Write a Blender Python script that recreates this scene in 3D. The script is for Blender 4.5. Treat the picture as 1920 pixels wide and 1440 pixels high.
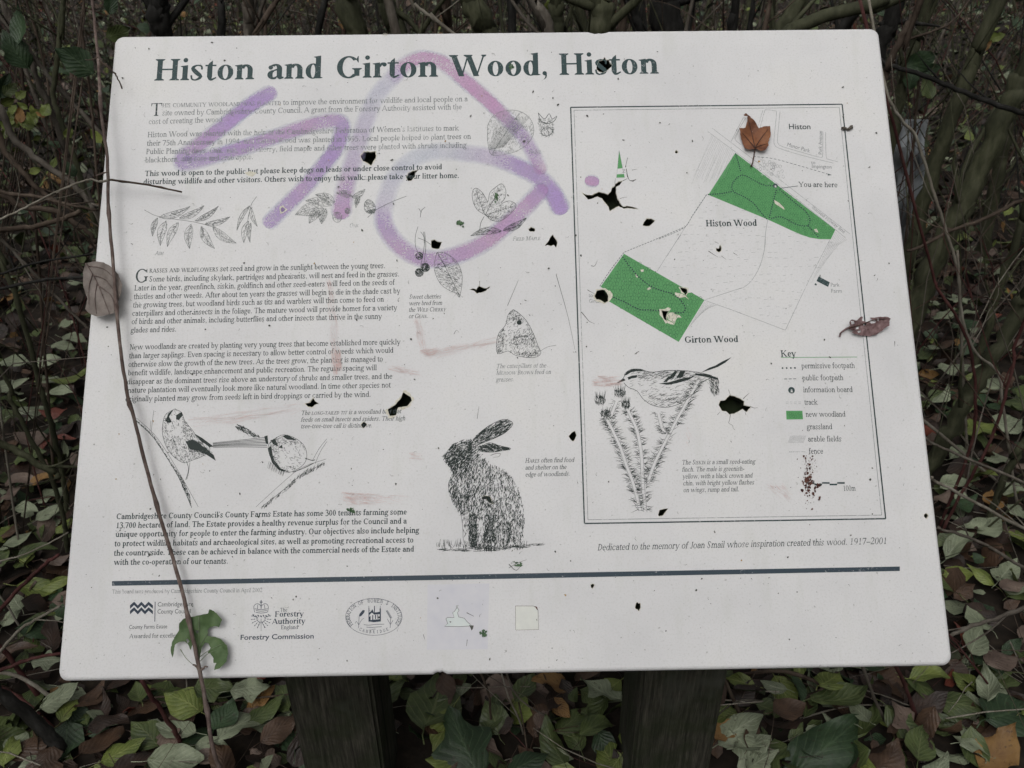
import bpy, math, random
import numpy as np
from mathutils import Vector, Matrix, noise
from mathutils.geometry import delaunay_2d_cdt

rnd = random.Random(7)
for o in list(bpy.data.objects):
    bpy.data.objects.remove(o, do_unlink=True)
SC = bpy.context.scene
COL = SC.collection

# ------------------------------------------------------------------ camera
CAM = Vector((0.0, 0.0, 1.30))
FWD = Vector((0.00919173, 0.85289577, -0.5220003)).normalized()
RIGHT = Vector((0.99985335, -0.01538242, -0.00752722))
RIGHT = (RIGHT - FWD * RIGHT.dot(FWD)).normalized()
UP = RIGHT.cross(FWD).normalized()
FPX = 1550.0                                   # focal length, measured on a 1920 wide picture
cd = bpy.data.cameras.new('camera')
cd.sensor_width = 36.0
cd.lens = FPX / 1920 * 36.0
cd.clip_start = 0.02
cd.clip_end = 400
cd.dof.use_dof = True
cd.dof.focus_distance = 1.0
cd.dof.aperture_fstop = 14
cam = bpy.data.objects.new('camera', cd)
COL.objects.link(cam)
m = Matrix((RIGHT, UP, -FWD)).transposed().to_4x4()
m.translation = CAM
cam.matrix_world = m
SC.camera = cam

# ------------------------------------------------------------------ sky, sun, exposure
SUN_EL, SUN_ROT = math.radians(52), math.radians(205)
wd = bpy.data.worlds.new('World')
SC.world = wd
wd.use_nodes = True
nt = wd.node_tree
nt.nodes.clear()
sky = nt.nodes.new('ShaderNodeTexSky')
sky.sky_type = 'NISHITA'
sky.sun_disc = False
sky.sun_elevation = SUN_EL
sky.sun_rotation = SUN_ROT
sky.dust_density = 6.0
sky.air_density = 1.0
hs = nt.nodes.new('ShaderNodeHueSaturation')   # an overcast sky: nearly grey
hs.inputs['Saturation'].default_value = 0.12
bg = nt.nodes.new('ShaderNodeBackground')
bg.inputs['Strength'].default_value = 0.092
wo = nt.nodes.new('ShaderNodeOutputWorld')
nt.links.new(sky.outputs[0], hs.inputs['Color'])
nt.links.new(hs.outputs[0], bg.inputs['Color'])
nt.links.new(bg.outputs[0], wo.inputs['Surface'])
sl = bpy.data.lights.new('sun', 'SUN')
sl.energy = 0.5
sl.angle = math.radians(110)
sl.color = (1.0, 0.97, 0.93)
sun = bpy.data.objects.new('sun', sl)
COL.objects.link(sun)
sdir = Vector((math.sin(SUN_ROT) * math.cos(SUN_EL), math.cos(SUN_ROT) * math.cos(SUN_EL), math.sin(SUN_EL)))
sun.rotation_euler = sdir.to_track_quat('Z', 'Y').to_euler()
sun.location = (0, -2, 6)
SC.view_settings.view_transform = 'Standard'
SC.view_settings.look = 'None'
SC.view_settings.gamma = 1
SC.view_settings.exposure = 0.38
SC.cycles.max_bounces = 5
SC.cycles.diffuse_bounces = 3
SC.cycles.glossy_bounces = 2
SC.cycles.transparent_max_bounces = 10

# ------------------------------------------------------------------ place finding
HINV = ((0.0006450616375237698, -9.157470928906596e-06, -0.6022226480653767),
        (9.226501713508244e-06, 0.0006678115552257904, -0.41810938669804243),
        (-4.08101086247522e-06, 0.00013346039576321846, 0.9210984643833074))
PHI = math.radians(47)
BC = Vector((-0.00123502, 0.88989714, 1.30 - 0.46350387))      # centre of the panel's face
BU = Vector((0, math.cos(PHI), math.sin(PHI)))                   # up along the panel
BN = Vector((0, -math.sin(PHI), math.cos(PHI)))                  # out of the panel

def B(px, py):
    "a place on the flat panel, metres from its centre (right, up)"
    a = [r[0] * px + r[1] * py + r[2] for r in HINV]
    return (a[0] / a[2], -a[1] / a[2])

def ray(px, py):
    return (FWD + RIGHT * ((px - 960) / FPX) - UP * ((py - 720) / FPX))

def on_ground(px, py, z=0.0):
    d = ray(px, py)
    return CAM + d * ((z - CAM.z) / d.z)

def on_plane(px, py, Y, lean=0.0):
    "a place on the upright plane y = Y + lean * z"
    d = ray(px, py)
    t = (Y + lean * CAM.z) / (d.y - lean * d.z)
    return CAM + d * t

def off_panel(px, py, n):
    "a place n metres above the panel's face"
    d = ray(px, py)
    t = (BC + BN * n - CAM).dot(BN) / d.dot(BN)
    return CAM + d * t

# ------------------------------------------------------------------ object helpers
def mesh_from(name, verts, faces, mat=None, smooth=False):
    me = bpy.data.meshes.new(name)
    me.from_pydata([tuple(v) for v in verts], [], faces)
    if mat:
        me.materials.append(mat)
    if smooth:
        me.polygons.foreach_set('use_smooth', [True] * len(me.polygons))
    me.update()
    return me

def link(name, me, parent=None):
    o = bpy.data.objects.new(name, me)
    COL.objects.link(o)
    if parent is not None:
        o.parent = parent
    return o

def tag(o, label, cat, group=None, kind=None):
    o['label'] = label
    o['category'] = cat
    if group:
        o['group'] = group
    if kind:
        o['kind'] = kind
    return o

def empty(name, loc=(0, 0, 0)):
    o = bpy.data.objects.new(name, None)
    o.empty_display_size = 0.05
    o.location = loc
    COL.objects.link(o)
    return o

def catmull(pts, n=4):
    "smooth a polyline of tuples of any length"
    P = [np.array(p, float) for p in pts]
    if len(P) < 3:
        return [P[0] + (P[-1] - P[0]) * i / n for i in range(n + 1)]
    Q = [2 * P[0] - P[1]] + P + [2 * P[-1] - P[-2]]
    out = []
    for i in range(1, len(Q) - 2):
        a, b, c, d = Q[i - 1:i + 3]
        for k in range(n):
            t = k / n
            out.append(0.5 * (2 * b + (c - a) * t + (2 * a - 5 * b + 4 * c - d) * t * t + (3 * b - a - 3 * c + d) * t ** 3))
    out.append(P[-1])
    return out

def tube_geo(pts, radii, sides=7, knob=0.0, rg=rnd, cap=True):
    pts = [Vector(p) for p in pts]
    V, F = [], []
    t0 = (pts[1] - pts[0]).normalized()
    ref = Vector((0, 0, 1)) if abs(t0.z) < 0.9 else Vector((1, 0, 0))
    nrm = t0.cross(ref).normalized()
    for i, p in enumerate(pts):
        t = (pts[min(i + 1, len(pts) - 1)] - pts[max(i - 1, 0)])
        t = t.normalized() if t.length > 1e-9 else t0
        nrm = (nrm - t * nrm.dot(t)).normalized()
        bi = t.cross(nrm)
        for k in range(sides):
            a = 2 * math.pi * k / sides
            r = radii[i] * (1 + knob * (rg.random() - 0.5))
            V.append(p + (nrm * math.cos(a) + bi * math.sin(a)) * r)
    for i in range(len(pts) - 1):
        for k in range(sides):
            a, b = i * sides + k, i * sides + (k + 1) % sides
            F.append((a, b, b + sides, a + sides))
    if cap:
        F.append(tuple(range(sides - 1, -1, -1)))
        e = (len(pts) - 1) * sides
        F.append(tuple(range(e, e + sides)))
    return V, F

def in_poly(x, y, poly):
    c = False
    j = len(poly) - 1
    for i in range(len(poly)):
        xi, yi = poly[i][0], poly[i][1]
        xj, yj = poly[j][0], poly[j][1]
        if (yi > y) != (yj > y) and x < (xj - xi) * (y - yi) / (yj - yi) + xi:
            c = not c
        j = i
    return c

def fill2d(outer, holes=(), extra=()):
    "triangles covering outer minus holes; returns (verts2d, tris)"
    vs, es = [], []
    for loop in [outer] + list(holes):
        s = len(vs)
        vs += [Vector((p[0], p[1])) for p in loop]
        es += [(s + i, s + (i + 1) % len(loop)) for i in range(len(loop))]
    vs += [Vector((p[0], p[1])) for p in extra]
    r = delaunay_2d_cdt(vs, es, [], 0, 1e-7)
    out = []
    for f in r[2]:
        cx = sum(r[0][i].x for i in f) / 3
        cy = sum(r[0][i].y for i in f) / 3
        if in_poly(cx, cy, outer) and not any(in_poly(cx, cy, h) for h in holes):
            a, b, c = (r[0][i] for i in f)
            if (b - a).cross(c - a) < 0:
                f = f[::-1]
            out.append(tuple(f))
    return [(v.x, v.y) for v in r[0]], out

# ------------------------------------------------------------------ materials
def mat_new(name, rough=0.8, spec=0.3):
    m = bpy.data.materials.new(name)
    m.use_nodes = True
    b = m.node_tree.nodes['Principled BSDF']
    b.inputs['Roughness'].default_value = rough
    b.inputs['Specular IOR Level'].default_value = spec
    return m, m.node_tree, b

def N(nt, typ, **kw):
    n = nt.nodes.new(typ)
    for k, v in kw.items():
        if k in n.inputs.keys():
            n.inputs[k].default_value = v
        else:
            setattr(n, k, v)
    return n

def noise_n(nt, vec, scale, detail=3, rough=0.55):
    n = N(nt, 'ShaderNodeTexNoise')
    n.inputs['Scale'].default_value = scale
    n.inputs['Detail'].default_value = detail
    n.inputs['Roughness'].default_value = rough
    if vec is not None:
        nt.links.new(vec, n.inputs['Vector'])
    return n.outputs['Fac']

def ramp(nt, fac, stops):
    r = nt.nodes.new('ShaderNodeValToRGB')
    e = r.color_ramp.elements
    while len(e) < len(stops):
        e.new(0.5)
    for el, (p, c) in zip(e, stops):
        el.position = p
        el.color = (*c, 1) if len(c) == 3 else c
    nt.links.new(fac, r.inputs['Fac'])
    return r.outputs['Color']

def bump(nt, b, h, strength=0.3, dist=0.002):
    n = nt.nodes.new('ShaderNodeBump')
    n.inputs['Strength'].default_value = strength
    n.inputs['Distance'].default_value = dist
    nt.links.new(h, n.inputs['Height'])
    nt.links.new(n.outputs[0], b.inputs['Normal'])

def math_n(nt, op, a, b=None, c=None):
    n = nt.nodes.new('ShaderNodeMath')
    n.operation = op
    for i, v in enumerate((a, b, c)):
        if v is None:
            continue
        if isinstance(v, (int, float)):
            n.inputs[i].default_value = v
        else:
            nt.links.new(v, n.inputs[i])
    return n.outputs[0]

def mix_c(nt, fac, a, b):
    n = nt.nodes.new('ShaderNodeMix')
    n.data_type = 'RGBA'
    for sock, v in ((n.inputs['Factor'], fac), (n.inputs['A'], a), (n.inputs['B'], b)):
        if isinstance(v, (int, float)):
            sock.default_value = v
        elif isinstance(v, tuple):
            sock.default_value = (*v, 1)
        else:
            nt.links.new(v, sock)
    return n.outputs['Result']

def simple(name, stops, scale=40, rough=0.8, bumps=0.0, bscale=200, spec=0.3, coord='Object'):
    m, nt, b = mat_new(name, rough, spec)
    tc = N(nt, 'ShaderNodeTexCoord')
    f = noise_n(nt, tc.outputs[coord], scale, 4)
    nt.links.new(ramp(nt, f, stops), b.inputs['Base Color'])
    if bumps:
        bump(nt, b, noise_n(nt, tc.outputs[coord], bscale, 3), bumps)
    return m

PAPER = (0.668, 0.664, 0.664)
def panel_mat():
    m, nt, b = mat_new('weathered_white_laminate', 0.55, 0.35)
    tc = N(nt, 'ShaderNodeTexCoord').outputs['Object']
    big = noise_n(nt, tc, 5, 4, 0.6)
    col = ramp(nt, big, [(0.3, (0.605, 0.602, 0.607)), (0.55, PAPER), (0.8, (0.69, 0.68, 0.655))])
    fine = noise_n(nt, tc, 420, 2, 0.7)
    col = mix_c(nt, ramp(nt, fine, [(0.28, (0.5, 0.5, 0.5)), (0.50, (0, 0, 0))]), col, (0.52, 0.52, 0.50))
    blot = noise_n(nt, tc, 60, 4, 0.7)
    col = mix_c(nt, ramp(nt, blot, [(0.62, (0, 0, 0)), (0.78, (0.35, 0.35, 0.35))]), col, (0.50, 0.49, 0.44))
    smear = N(nt, 'ShaderNodeMapping')
    smear.inputs['Scale'].default_value = (1, 0.22, 1)
    nt.links.new(tc, smear.inputs[0])
    st_ = noise_n(nt, smear.outputs[0], 38, 4, 0.65)
    col = mix_c(nt, ramp(nt, st_, [(0.55, (0, 0, 0)), (0.75, (0.30, 0.30, 0.30))]), col, (0.52, 0.53, 0.48))
    fleck = noise_n(nt, tc, 230, 1, 0.4)
    col = mix_c(nt, ramp(nt, fleck, [(0.74, (0, 0, 0)), (0.80, (0.55, 0.55, 0.55))]), col, (0.25, 0.25, 0.23))
    nt.links.new(col, b.inputs['Base Color'])
    bump(nt, b, noise_n(nt, tc, 260, 3), 0.12, 0.001)
    return m

def ink(name, c, fade=0.0, wear=0.62, scale=300):
    "printing ink worn through to the white laminate in flecks"
    m, nt, b = mat_new(name, 0.55, 0.3)
    tc = N(nt, 'ShaderNodeTexCoord').outputs['Object']
    c = tuple(c[i] * (1 - fade) + PAPER[i] * fade for i in range(3))
    lo = tuple(c[i] * 0.6 + PAPER[i] * 0.4 for i in range(3))
    n1 = noise_n(nt, tc, scale, 3, 0.7)
    n2 = noise_n(nt, tc, 14, 3, 0.6)
    s = math_n(nt, 'ADD', n1, math_n(nt, 'MULTIPLY', math_n(nt, 'SUBTRACT', n2, 0.5), 0.55))
    nt.links.new(ramp(nt, s, [(wear - 0.14, c), (wear, lo), (wear + 0.1, PAPER)]), b.inputs['Base Color'])
    return m

def paint_mat():
    m, nt, b = mat_new('faded_purple_spray_paint', 0.6, 0.3)
    tc = N(nt, 'ShaderNodeTexCoord').outputs['Object']
    at = N(nt, 'ShaderNodeAttribute', attribute_name='cover').outputs['Fac']
    tn = N(nt, 'ShaderNodeAttribute', attribute_name='tint').outputs['Fac']
    core = mix_c(nt, ramp(nt, math_n(nt, 'MULTIPLY_ADD', noise_n(nt, tc, 17, 3, 0.6), 1.1, math_n(nt, 'SUBTRACT', tn, 0.55)), [(0.2, (0, 0, 0)), (0.8, (1, 1, 1))]), (0.43, 0.30, 0.585), (0.565, 0.315, 0.53))
    core = mix_c(nt, math_n(nt, 'MAXIMUM', math_n(nt, 'MULTIPLY', tn, -1.0), 0.0), core, (0.47, 0.53, 0.68))
    n2 = noise_n(nt, tc, 13, 3, 0.6)
    edge = ramp(nt, math_n(nt, 'MULTIPLY_ADD', noise_n(nt, tc, 22, 3, 0.6), 0.7, math_n(nt, 'SUBTRACT', at, 0.35)), [(0.25, (1, 1, 1)), (0.75, (0, 0, 0))])
    col = mix_c(nt, math_n(nt, 'MULTIPLY', edge, 0.8), core, (0.46, 0.54, 0.70))
    nt.links.new(col, b.inputs['Base Color'])
    n1 = noise_n(nt, tc, 380, 2, 0.7)
    st = N(nt, 'ShaderNodeAttribute', attribute_name='strength').outputs['Fac']
    a = math_n(nt, 'MULTIPLY', at, math_n(nt, 'MULTIPLY', st, math_n(nt, 'MULTIPLY_ADD', n1, 0.9, math_n(nt, 'MULTIPLY_ADD', n2, 1.7, -0.62))))
    nt.links.new(math_n(nt, 'MAXIMUM', math_n(nt, 'MINIMUM', a, 0.9), 0.0), b.inputs['Alpha'])
    return m

def leaf_mat(name, ca, cb, rough=0.55, vein=(0.0, 0.0, 0.0), vmix=0.35, spot=(0.03, 0.02, 0.012), spots=0.6):
    m, nt, b = mat_new(name, rough, 0.35)
    geo = N(nt, 'ShaderNodeNewGeometry').outputs['Position']
    uv = N(nt, 'ShaderNodeUVMap').outputs[0]
    sp = nt.nodes.new('ShaderNodeSeparateXYZ')
    nt.links.new(uv, sp.inputs[0])
    av = math_n(nt, 'ABSOLUTE', math_n(nt, 'SUBTRACT', sp.outputs[1], 0.5))
    # side veins sweeping towards the tip
    ph = math_n(nt, 'SUBTRACT', sp.outputs[0], math_n(nt, 'MULTIPLY', math_n(nt, 'POWER', av, 0.8), 0.75))
    w = math_n(nt, 'ABSOLUTE', math_n(nt, 'SUBTRACT', math_n(nt, 'FRACT', math_n(nt, 'MULTIPLY', ph, 7.0)), 0.5))
    lat = math_n(nt, 'LESS_THAN', w, 0.055)
    mid = math_n(nt, 'LESS_THAN', av, 0.022)
    vn = math_n(nt, 'MAXIMUM', lat, mid)
    col = ramp(nt, noise_n(nt, geo, 26, 3, 0.6), [(0.32, cb), (0.66, ca)])
    big = noise_n(nt, geo, 9, 2)
    col = mix_c(nt, ramp(nt, big, [(0.35, (0.55, 0.55, 0.55)), (0.6, (0, 0, 0))]), col, tuple(x * 0.45 for x in cb))
    col = mix_c(nt, math_n(nt, 'MULTIPLY', vn, vmix), col, vein)
    col = mix_c(nt, ramp(nt, noise_n(nt, geo, 120, 3, 0.7), [(0.60, (0, 0, 0)), (0.68, (spots,) * 3)]), col, spot)
    nt.links.new(col, b.inputs['Base Color'])
    bump(nt, b, math_n(nt, 'ADD', math_n(nt, 'MULTIPLY', math_n(nt, 'SUBTRACT', 0.5, w), 0.5), noise_n(nt, geo, 70, 4, 0.65)), 0.6, 0.003)
    return m

def bark_mat(name, a, b_, c, scale=1.0):
    m, nt, b = mat_new(name, 0.8, 0.2)
    geo = N(nt, 'ShaderNodeNewGeometry').outputs['Position']
    mp = N(nt, 'ShaderNodeMapping')
    mp.inputs['Scale'].default_value = (1, 1, 0.35)
    nt.links.new(geo, mp.inputs[0])
    f = noise_n(nt, mp.outputs[0], 55 * scale, 4, 0.65)
    col = ramp(nt, f, [(0.3, a), (0.5, b_), (0.72, c)])
    g = noise_n(nt, geo, 7, 3)
    col = mix_c(nt, ramp(nt, g, [(0.4, (0.5, 0.5, 0.5)), (0.6, (0, 0, 0))]), col, tuple(x * 0.5 for x in a))
    nt.links.new(col, b.inputs['Base Color'])
    bump(nt, b, noise_n(nt, mp.outputs[0], 160 * scale, 3), 0.5, 0.003)
    return m

M = {}
M['panel'] = panel_mat()
M['backing'] = simple('dark_mossy_backing', [(0.3, (0.006, 0.008, 0.004)), (0.6, (0.012, 0.018, 0.006)), (0.8, (0.02, 0.034, 0.008))], 60, 0.95)
M['fibre'] = simple('broken_fibre_edge', [(0.3, (0.48, 0.46, 0.36)), (0.7, (0.72, 0.69, 0.60))], 300, 0.8)
M['title'] = ink('heading_ink', (0.012, 0.040, 0.042), 0.02, 0.74)
M['bold'] = ink('bold_text_ink', (0.016, 0.036, 0.037), 0.02, 0.73)
M['text'] = ink('text_ink', (0.018, 0.034, 0.034), 0.02, 0.72)
M['faint'] = ink('faded_text_ink', (0.04, 0.062, 0.064), 0.16, 0.62)
M['grey'] = ink('grey_map_ink', (0.09, 0.11, 0.115), 0.16, 0.62)
M['pen'] = ink('pen_drawing_ink', (0.012, 0.022, 0.019), 0.0, 0.76)
M['penfaint'] = ink('faded_pen_ink', (0.03, 0.045, 0.04), 0.10, 0.66)
M['navy'] = ink('navy_logo_ink', (0.014, 0.030, 0.055), 0.02, 0.74)
M['green'] = ink('woodland_green_ink', (0.092, 0.305, 0.108), 0.0, 0.80, 220)
M['white'] = simple('white_print', [(0.3, (0.6, 0.6, 0.58)), (0.7, PAPER)], 100, 0.6)
M['lilac'] = simple('lilac_stain', [(0.3, (0.575, 0.575, 0.62)), (0.7, (0.63, 0.625, 0.65))], 60, 0.6)
M['red'] = simple('red_crayon', [(0.35, (0.64, 0.53, 0.51)), (0.7, (0.62, 0.38, 0.35))], 120, 0.7)
M['rust'] = simple('brown_speckle', [(0.35, (0.035, 0.012, 0.010)), (0.7, (0.13, 0.055, 0.04))], 200, 0.8)
M['dirt'] = simple('dark_grime', [(0.35, (0.03, 0.032, 0.028)), (0.7, (0.13, 0.13, 0.115))], 200, 0.9)
M['algae'] = simple('green_algae', [(0.35, (0.03, 0.07, 0.03)), (0.7, (0.12, 0.19, 0.11))], 300, 0.9)
M['ochre'] = simple('ochre_lichen', [(0.35, (0.28, 0.14, 0.06)), (0.7, (0.45, 0.34, 0.12))], 300, 0.9)
M['paint'] = paint_mat()
M['ice'] = simple('bare_pale_laminate', [(0.3, (0.58, 0.64, 0.63)), (0.7, (0.66, 0.70, 0.68))], 80, 0.5)
M['soil'] = simple('damp_dark_soil', [(0.3, (0.008, 0.006, 0.004)), (0.55, (0.018, 0.013, 0.009)), (0.75, (0.035, 0.026, 0.017))], 30, 0.95, 0.8, 60)
LEAF = {
    'pale': leaf_mat('pale_leaf_underside', (0.27, 0.305, 0.20), (0.13, 0.152, 0.095), 0.5, (0.34, 0.365, 0.26), 0.45),
    'olive': leaf_mat('olive_leaf', (0.085, 0.112, 0.036), (0.042, 0.060, 0.022), 0.42, (0.16, 0.18, 0.08), 0.4),
    'lime': leaf_mat('yellow_green_leaf', (0.165, 0.20, 0.045), (0.085, 0.115, 0.028), 0.45, (0.27, 0.29, 0.10), 0.4),
    'green': leaf_mat('dark_green_leaf', (0.034, 0.062, 0.026), (0.018, 0.036, 0.016), 0.5, (0.06, 0.095, 0.045), 0.5),
    'brown': leaf_mat('brown_leaf', (0.095, 0.056, 0.034), (0.042, 0.025, 0.016), 0.48, (0.05, 0.028, 0.018), 0.4),
    'pink': leaf_mat('pinkish_brown_leaf', (0.20, 0.15, 0.118), (0.10, 0.07, 0.056), 0.55, (0.12, 0.08, 0.065), 0.4),
    'dark': leaf_mat('rotten_dark_leaf', (0.045, 0.026, 0.018), (0.016, 0.011, 0.008), 0.5, (0.012, 0.008, 0.006), 0.4),
    'ochre': leaf_mat('ochre_leaf', (0.27, 0.155, 0.05), (0.15, 0.078, 0.028), 0.55, (0.2, 0.11, 0.04), 0.4),
    'rust': leaf_mat('rusty_red_leaf', (0.22, 0.06, 0.035), (0.11, 0.03, 0.02), 0.55, (0.08, 0.02, 0.015), 0.4),
}
BARK = {
    'olive': bark_mat('olive_green_bark', (0.030, 0.032, 0.018), (0.058, 0.061, 0.034), (0.092, 0.092, 0.058)),
    'grey': bark_mat('grey_brown_bark', (0.060, 0.050, 0.040), (0.118, 0.102, 0.084), (0.19, 0.172, 0.145)),
    'brown': bark_mat('brown_bark', (0.036, 0.025, 0.018), (0.076, 0.056, 0.042), (0.125, 0.098, 0.075)),
    'black': bark_mat('dark_wet_bark', (0.008, 0.008, 0.007), (0.018, 0.017, 0.015), (0.042, 0.041, 0.038)),
    'red': bark_mat('dark_red_bark', (0.036, 0.012, 0.011), (0.068, 0.024, 0.022), (0.11, 0.055, 0.048)),
    'pale': bark_mat('pale_dead_twig_bark', (0.12, 0.105, 0.08), (0.21, 0.19, 0.155), (0.31, 0.295, 0.25)),
    'twig': bark_mat('reddish_twig_bark', (0.07, 0.048, 0.042), (0.15, 0.11, 0.095), (0.25, 0.205, 0.18), 1.8),
}

# ------------------------------------------------------------------ a serif alphabet of stems, bowls and brackets (1000 units per em)
XH, CAPH, ASC, DESC = 455, 662, 692, -212

def glyph(ch, T, t, q=3):
    P = []
    h = T / 2
    def quad(*p):
        P.append(list(p))
    def stem(x, y0, y1):
        quad((x - h, y0), (x + h, y0), (x + h, y1), (x - h, y1))
    def bar(x0, x1, y, w=None):
        w = w or t
        quad((x0, y - w / 2), (x1, y - w / 2), (x1, y + w / 2), (x0, y + w / 2))
    def foot(x, y, d=1, w=None, hw=None):
        w = w if w is not None else h + 52
        b = hw if hw is not None else h
        s = t * 0.9
        quad((x - w, y), (x + w, y), (x + w, y + d * s * .8), (x + b, y + d * s * 1.9), (x - b, y + d * s * 1.9), (x - w, y + d * s * .8))
    def flag(x, y):
        quad((x - h - 62, y - 36), (x - h - 62, y - 20), (x + h, y + 10), (x + h, y - 66), (x - h, y - 60))
    def ring(cx, cy, rx, ry, a0, a1, Tk=None, tn=None, n=None):
        Tk = T if Tk is None else Tk
        tn = t if tn is None else tn
        n = n or max(4, int(abs(a1 - a0) / (60 / q)))
        for i in range(n):
            A = math.radians(a0 + (a1 - a0) * i / n)
            C = math.radians(a0 + (a1 - a0) * (i + 1) / n)
            quad((cx + rx * math.cos(A), cy + ry * math.sin(A)), (cx + rx * math.cos(C), cy + ry * math.sin(C)),
                 (cx + (rx - Tk) * math.cos(C), cy + (ry - tn) * math.sin(C)), (cx + (rx - Tk) * math.cos(A), cy + (ry - tn) * math.sin(A)))
    def dot(x, y, r):
        P.append([(x + r * math.cos(a * math.pi / 4), y + r * math.sin(a * math.pi / 4)) for a in range(8)])
    def line(x0, y0, x1, y1, w):
        "a slanting stroke cut level at both ends"
        quad((x0 - w / 2, y0), (x0 + w / 2, y0), (x1 + w / 2, y1), (x1 - w / 2, y1))
    def spine(pts, n=3):
        c = catmull(pts, n)
        for i in range(len(c) - 1):
            a, b = c[i], c[i + 1]
            def nor(k):
                d = c[min(k + 1, len(c) - 1)] - c[max(k - 1, 0)]
                L = math.hypot(d[0], d[1]) or 1
                return (-d[1] / L, d[0] / L)
            na, nb = nor(i), nor(i + 1)
            quad((a[0] + na[0] * a[2] / 2, a[1] + na[1] * a[2] / 2), (b[0] + nb[0] * b[2] / 2, b[1] + nb[1] * b[2] / 2),
                 (b[0] - nb[0] * b[2] / 2, b[1] - nb[1] * b[2] / 2), (a[0] - na[0] * a[2] / 2, a[1] - na[1] * a[2] / 2))
    def arch(x0, x1, y=XH):
        cx = (x0 + x1 + h) / 2 - 8
        rx = x1 + h - cx
        ring(cx, y - 165, rx, 175, 0, 158, T, t * 1.9)
        stem(x1, 0, y - 160)
    def vee(xa, xm, xb, y, both=True):
        line(xm - 4, 0, xa, y, T * 1.05)
        line(xm + 2, 0, xb, y, t * 1.25)
        foot(xa, y, -1, h + 42)
        foot(xb, y, -1, 55, t * .6)
    D = T * 0.5
    L = 72 + h
    S = t * 0.5
    if ch == ' ':
        return 245, P
    if ch in '.,;:':
        r = 44 + T * .16
        if ch in '.,:;':
            dot(125, r - 8, r)
        if ch in ':;':
            dot(125, XH - r, r)
        if ch in ',;':
            spine([(125 + r * .55, r - 5, r * .8), (125 + r * .5, -60, r * .6), (90, -135, 10)])
        return 245, P
    if ch in "'’":
        dot(110, 630, 42 + T * .1)
        spine([(140, 625, 45), (132, 555, 35), (98, 500, 8)])
        return 220, P
    if ch == '-':
        bar(40, 285, 215, t * 1.9)
        return 325, P
    if ch == '–':
        bar(10, 490, 215, t * 1.5)
        return 500, P
    if ch == 'i' or ch == 'j':
        dot(L, 620, 42 + T * .2)
        flag(L, XH)
        if ch == 'i':
            stem(L, 0, XH - 20)
            foot(L, 0)
        else:
            stem(L, -90, XH - 20)
            spine([(L, -80, T), (L - 25, -180, T * .6), (L - 100, -205, t * 1.4)])
            dot(L - 105, -180, 36 + T * .1)
        return L + h + 65, P
    if ch == 'l':
        stem(L, 0, ASC - 20); flag(L, ASC); foot(L, 0)
        return L + h + 65, P
    if ch in 'nhmur':
        x1 = L
        x2 = L + 200 + T * .75
        if ch == 'u':
            stem(x1, 150, XH - 20); flag(x1, XH)
            stem(x2, 0, XH - 20); flag(x2, XH)
            cx = (x1 - h + x2) / 2 + 8
            ring(cx, 165, cx - x1 + h, 175, 180, 338, T, t * 1.9)
            quad((x2 + h - 5, 0), (x2 + h + 55, 12), (x2 + h + 55, 28), (x2 + h - 5, 48))
            return x2 + h + 62, P
        stem(x1, 0, (ASC if ch == 'h' else XH) - 20)
        flag(x1, ASC if ch == 'h' else XH)
        foot(x1, 0)
        if ch == 'r':
            spine([(x1 + h - 6, 330, t * 1.5), (x1 + h + 40, 415, t * 2.0), (x1 + h + 105, 432, t * 1.9)])
            dot(x1 + h + 125, 398, 46 + T * .14)
            return x1 + h + 180 + T * .1, P
        arch(x1, x2); foot(x2, 0)
        if ch == 'm':
            x3 = x2 + 200 + T * .75
            arch(x2, x3); foot(x3, 0)
            return x3 + h + 60, P
        return x2 + h + 60, P
    if ch == 'o':
        rx = 190 + D * .55
        ring(rx + 32, 226, rx, 240, 0, 360)
        return 2 * rx + 64, P
    if ch in 'ce':
        rx = 178 + D * .5
        cx = rx + 30
        if ch == 'c':
            ring(cx, 226, rx, 240, 58, 180); ring(cx, 226, rx, 240, 180, 318, T, t * 1.7)
            dot(cx + rx * .62, 378, 42 + T * .15)
        else:
            ring(cx, 226, rx, 240, 8, 180, T * .96); ring(cx, 226, rx, 240, 180, 318, T, t * 1.8)
            bar(cx - rx + T * .7, cx + rx - 8, 262, t * 1.05)
        return 2 * rx + 42, P
    if ch in 'dbqp':
        rx = 168 + D * .6
        if ch in 'dq':
            cx = rx + 30
            xs = cx + rx - h + 12
        else:
            xs = L
            cx = xs - h - 12 + rx
        ring(cx, 226, rx, 238, 0, 360)
        if ch == 'd':
            stem(xs, 0, ASC - 20); flag(xs, ASC)
            quad((xs + h - 5, 0), (xs + h + 55, 12), (xs + h + 55, 28), (xs + h - 5, 48))
        elif ch == 'b':
            stem(xs, 20, ASC - 20); flag(xs, ASC)
        elif ch == 'p':
            stem(xs, DESC, XH - 20); flag(xs, XH); foot(xs, DESC)
        else:
            stem(xs, DESC, XH - 10); foot(xs, DESC)
        return (xs + h + 60 if ch in 'dq' else cx + rx + 32), P
    if ch == 'a':
        xs = 300 + D
        ring(xs + h - 165 - D * .3, 315, 165 + D * .3, 150, 0, 140, T, t * 1.5)
        dot(98 + D * .3, 355, 44 + T * .16)
        stem(xs, 70, 320)
        spine([(xs, 90, T), (xs + 20, 38, T * .7), (xs + h + 52, 46, t)])
        rx = 135 + D * .5
        ring(30 + rx, 130, rx, 142, 75, 305, T, t * 1.6)
        spine([(45 + rx, 262, t * 1.2), (xs - h + 5, 290, t * 1.4)])
        spine([(40 + rx, 4, t * 1.6), (xs - h + 5, 72, t * 1.3)])
        return xs + h + 55, P
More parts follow.
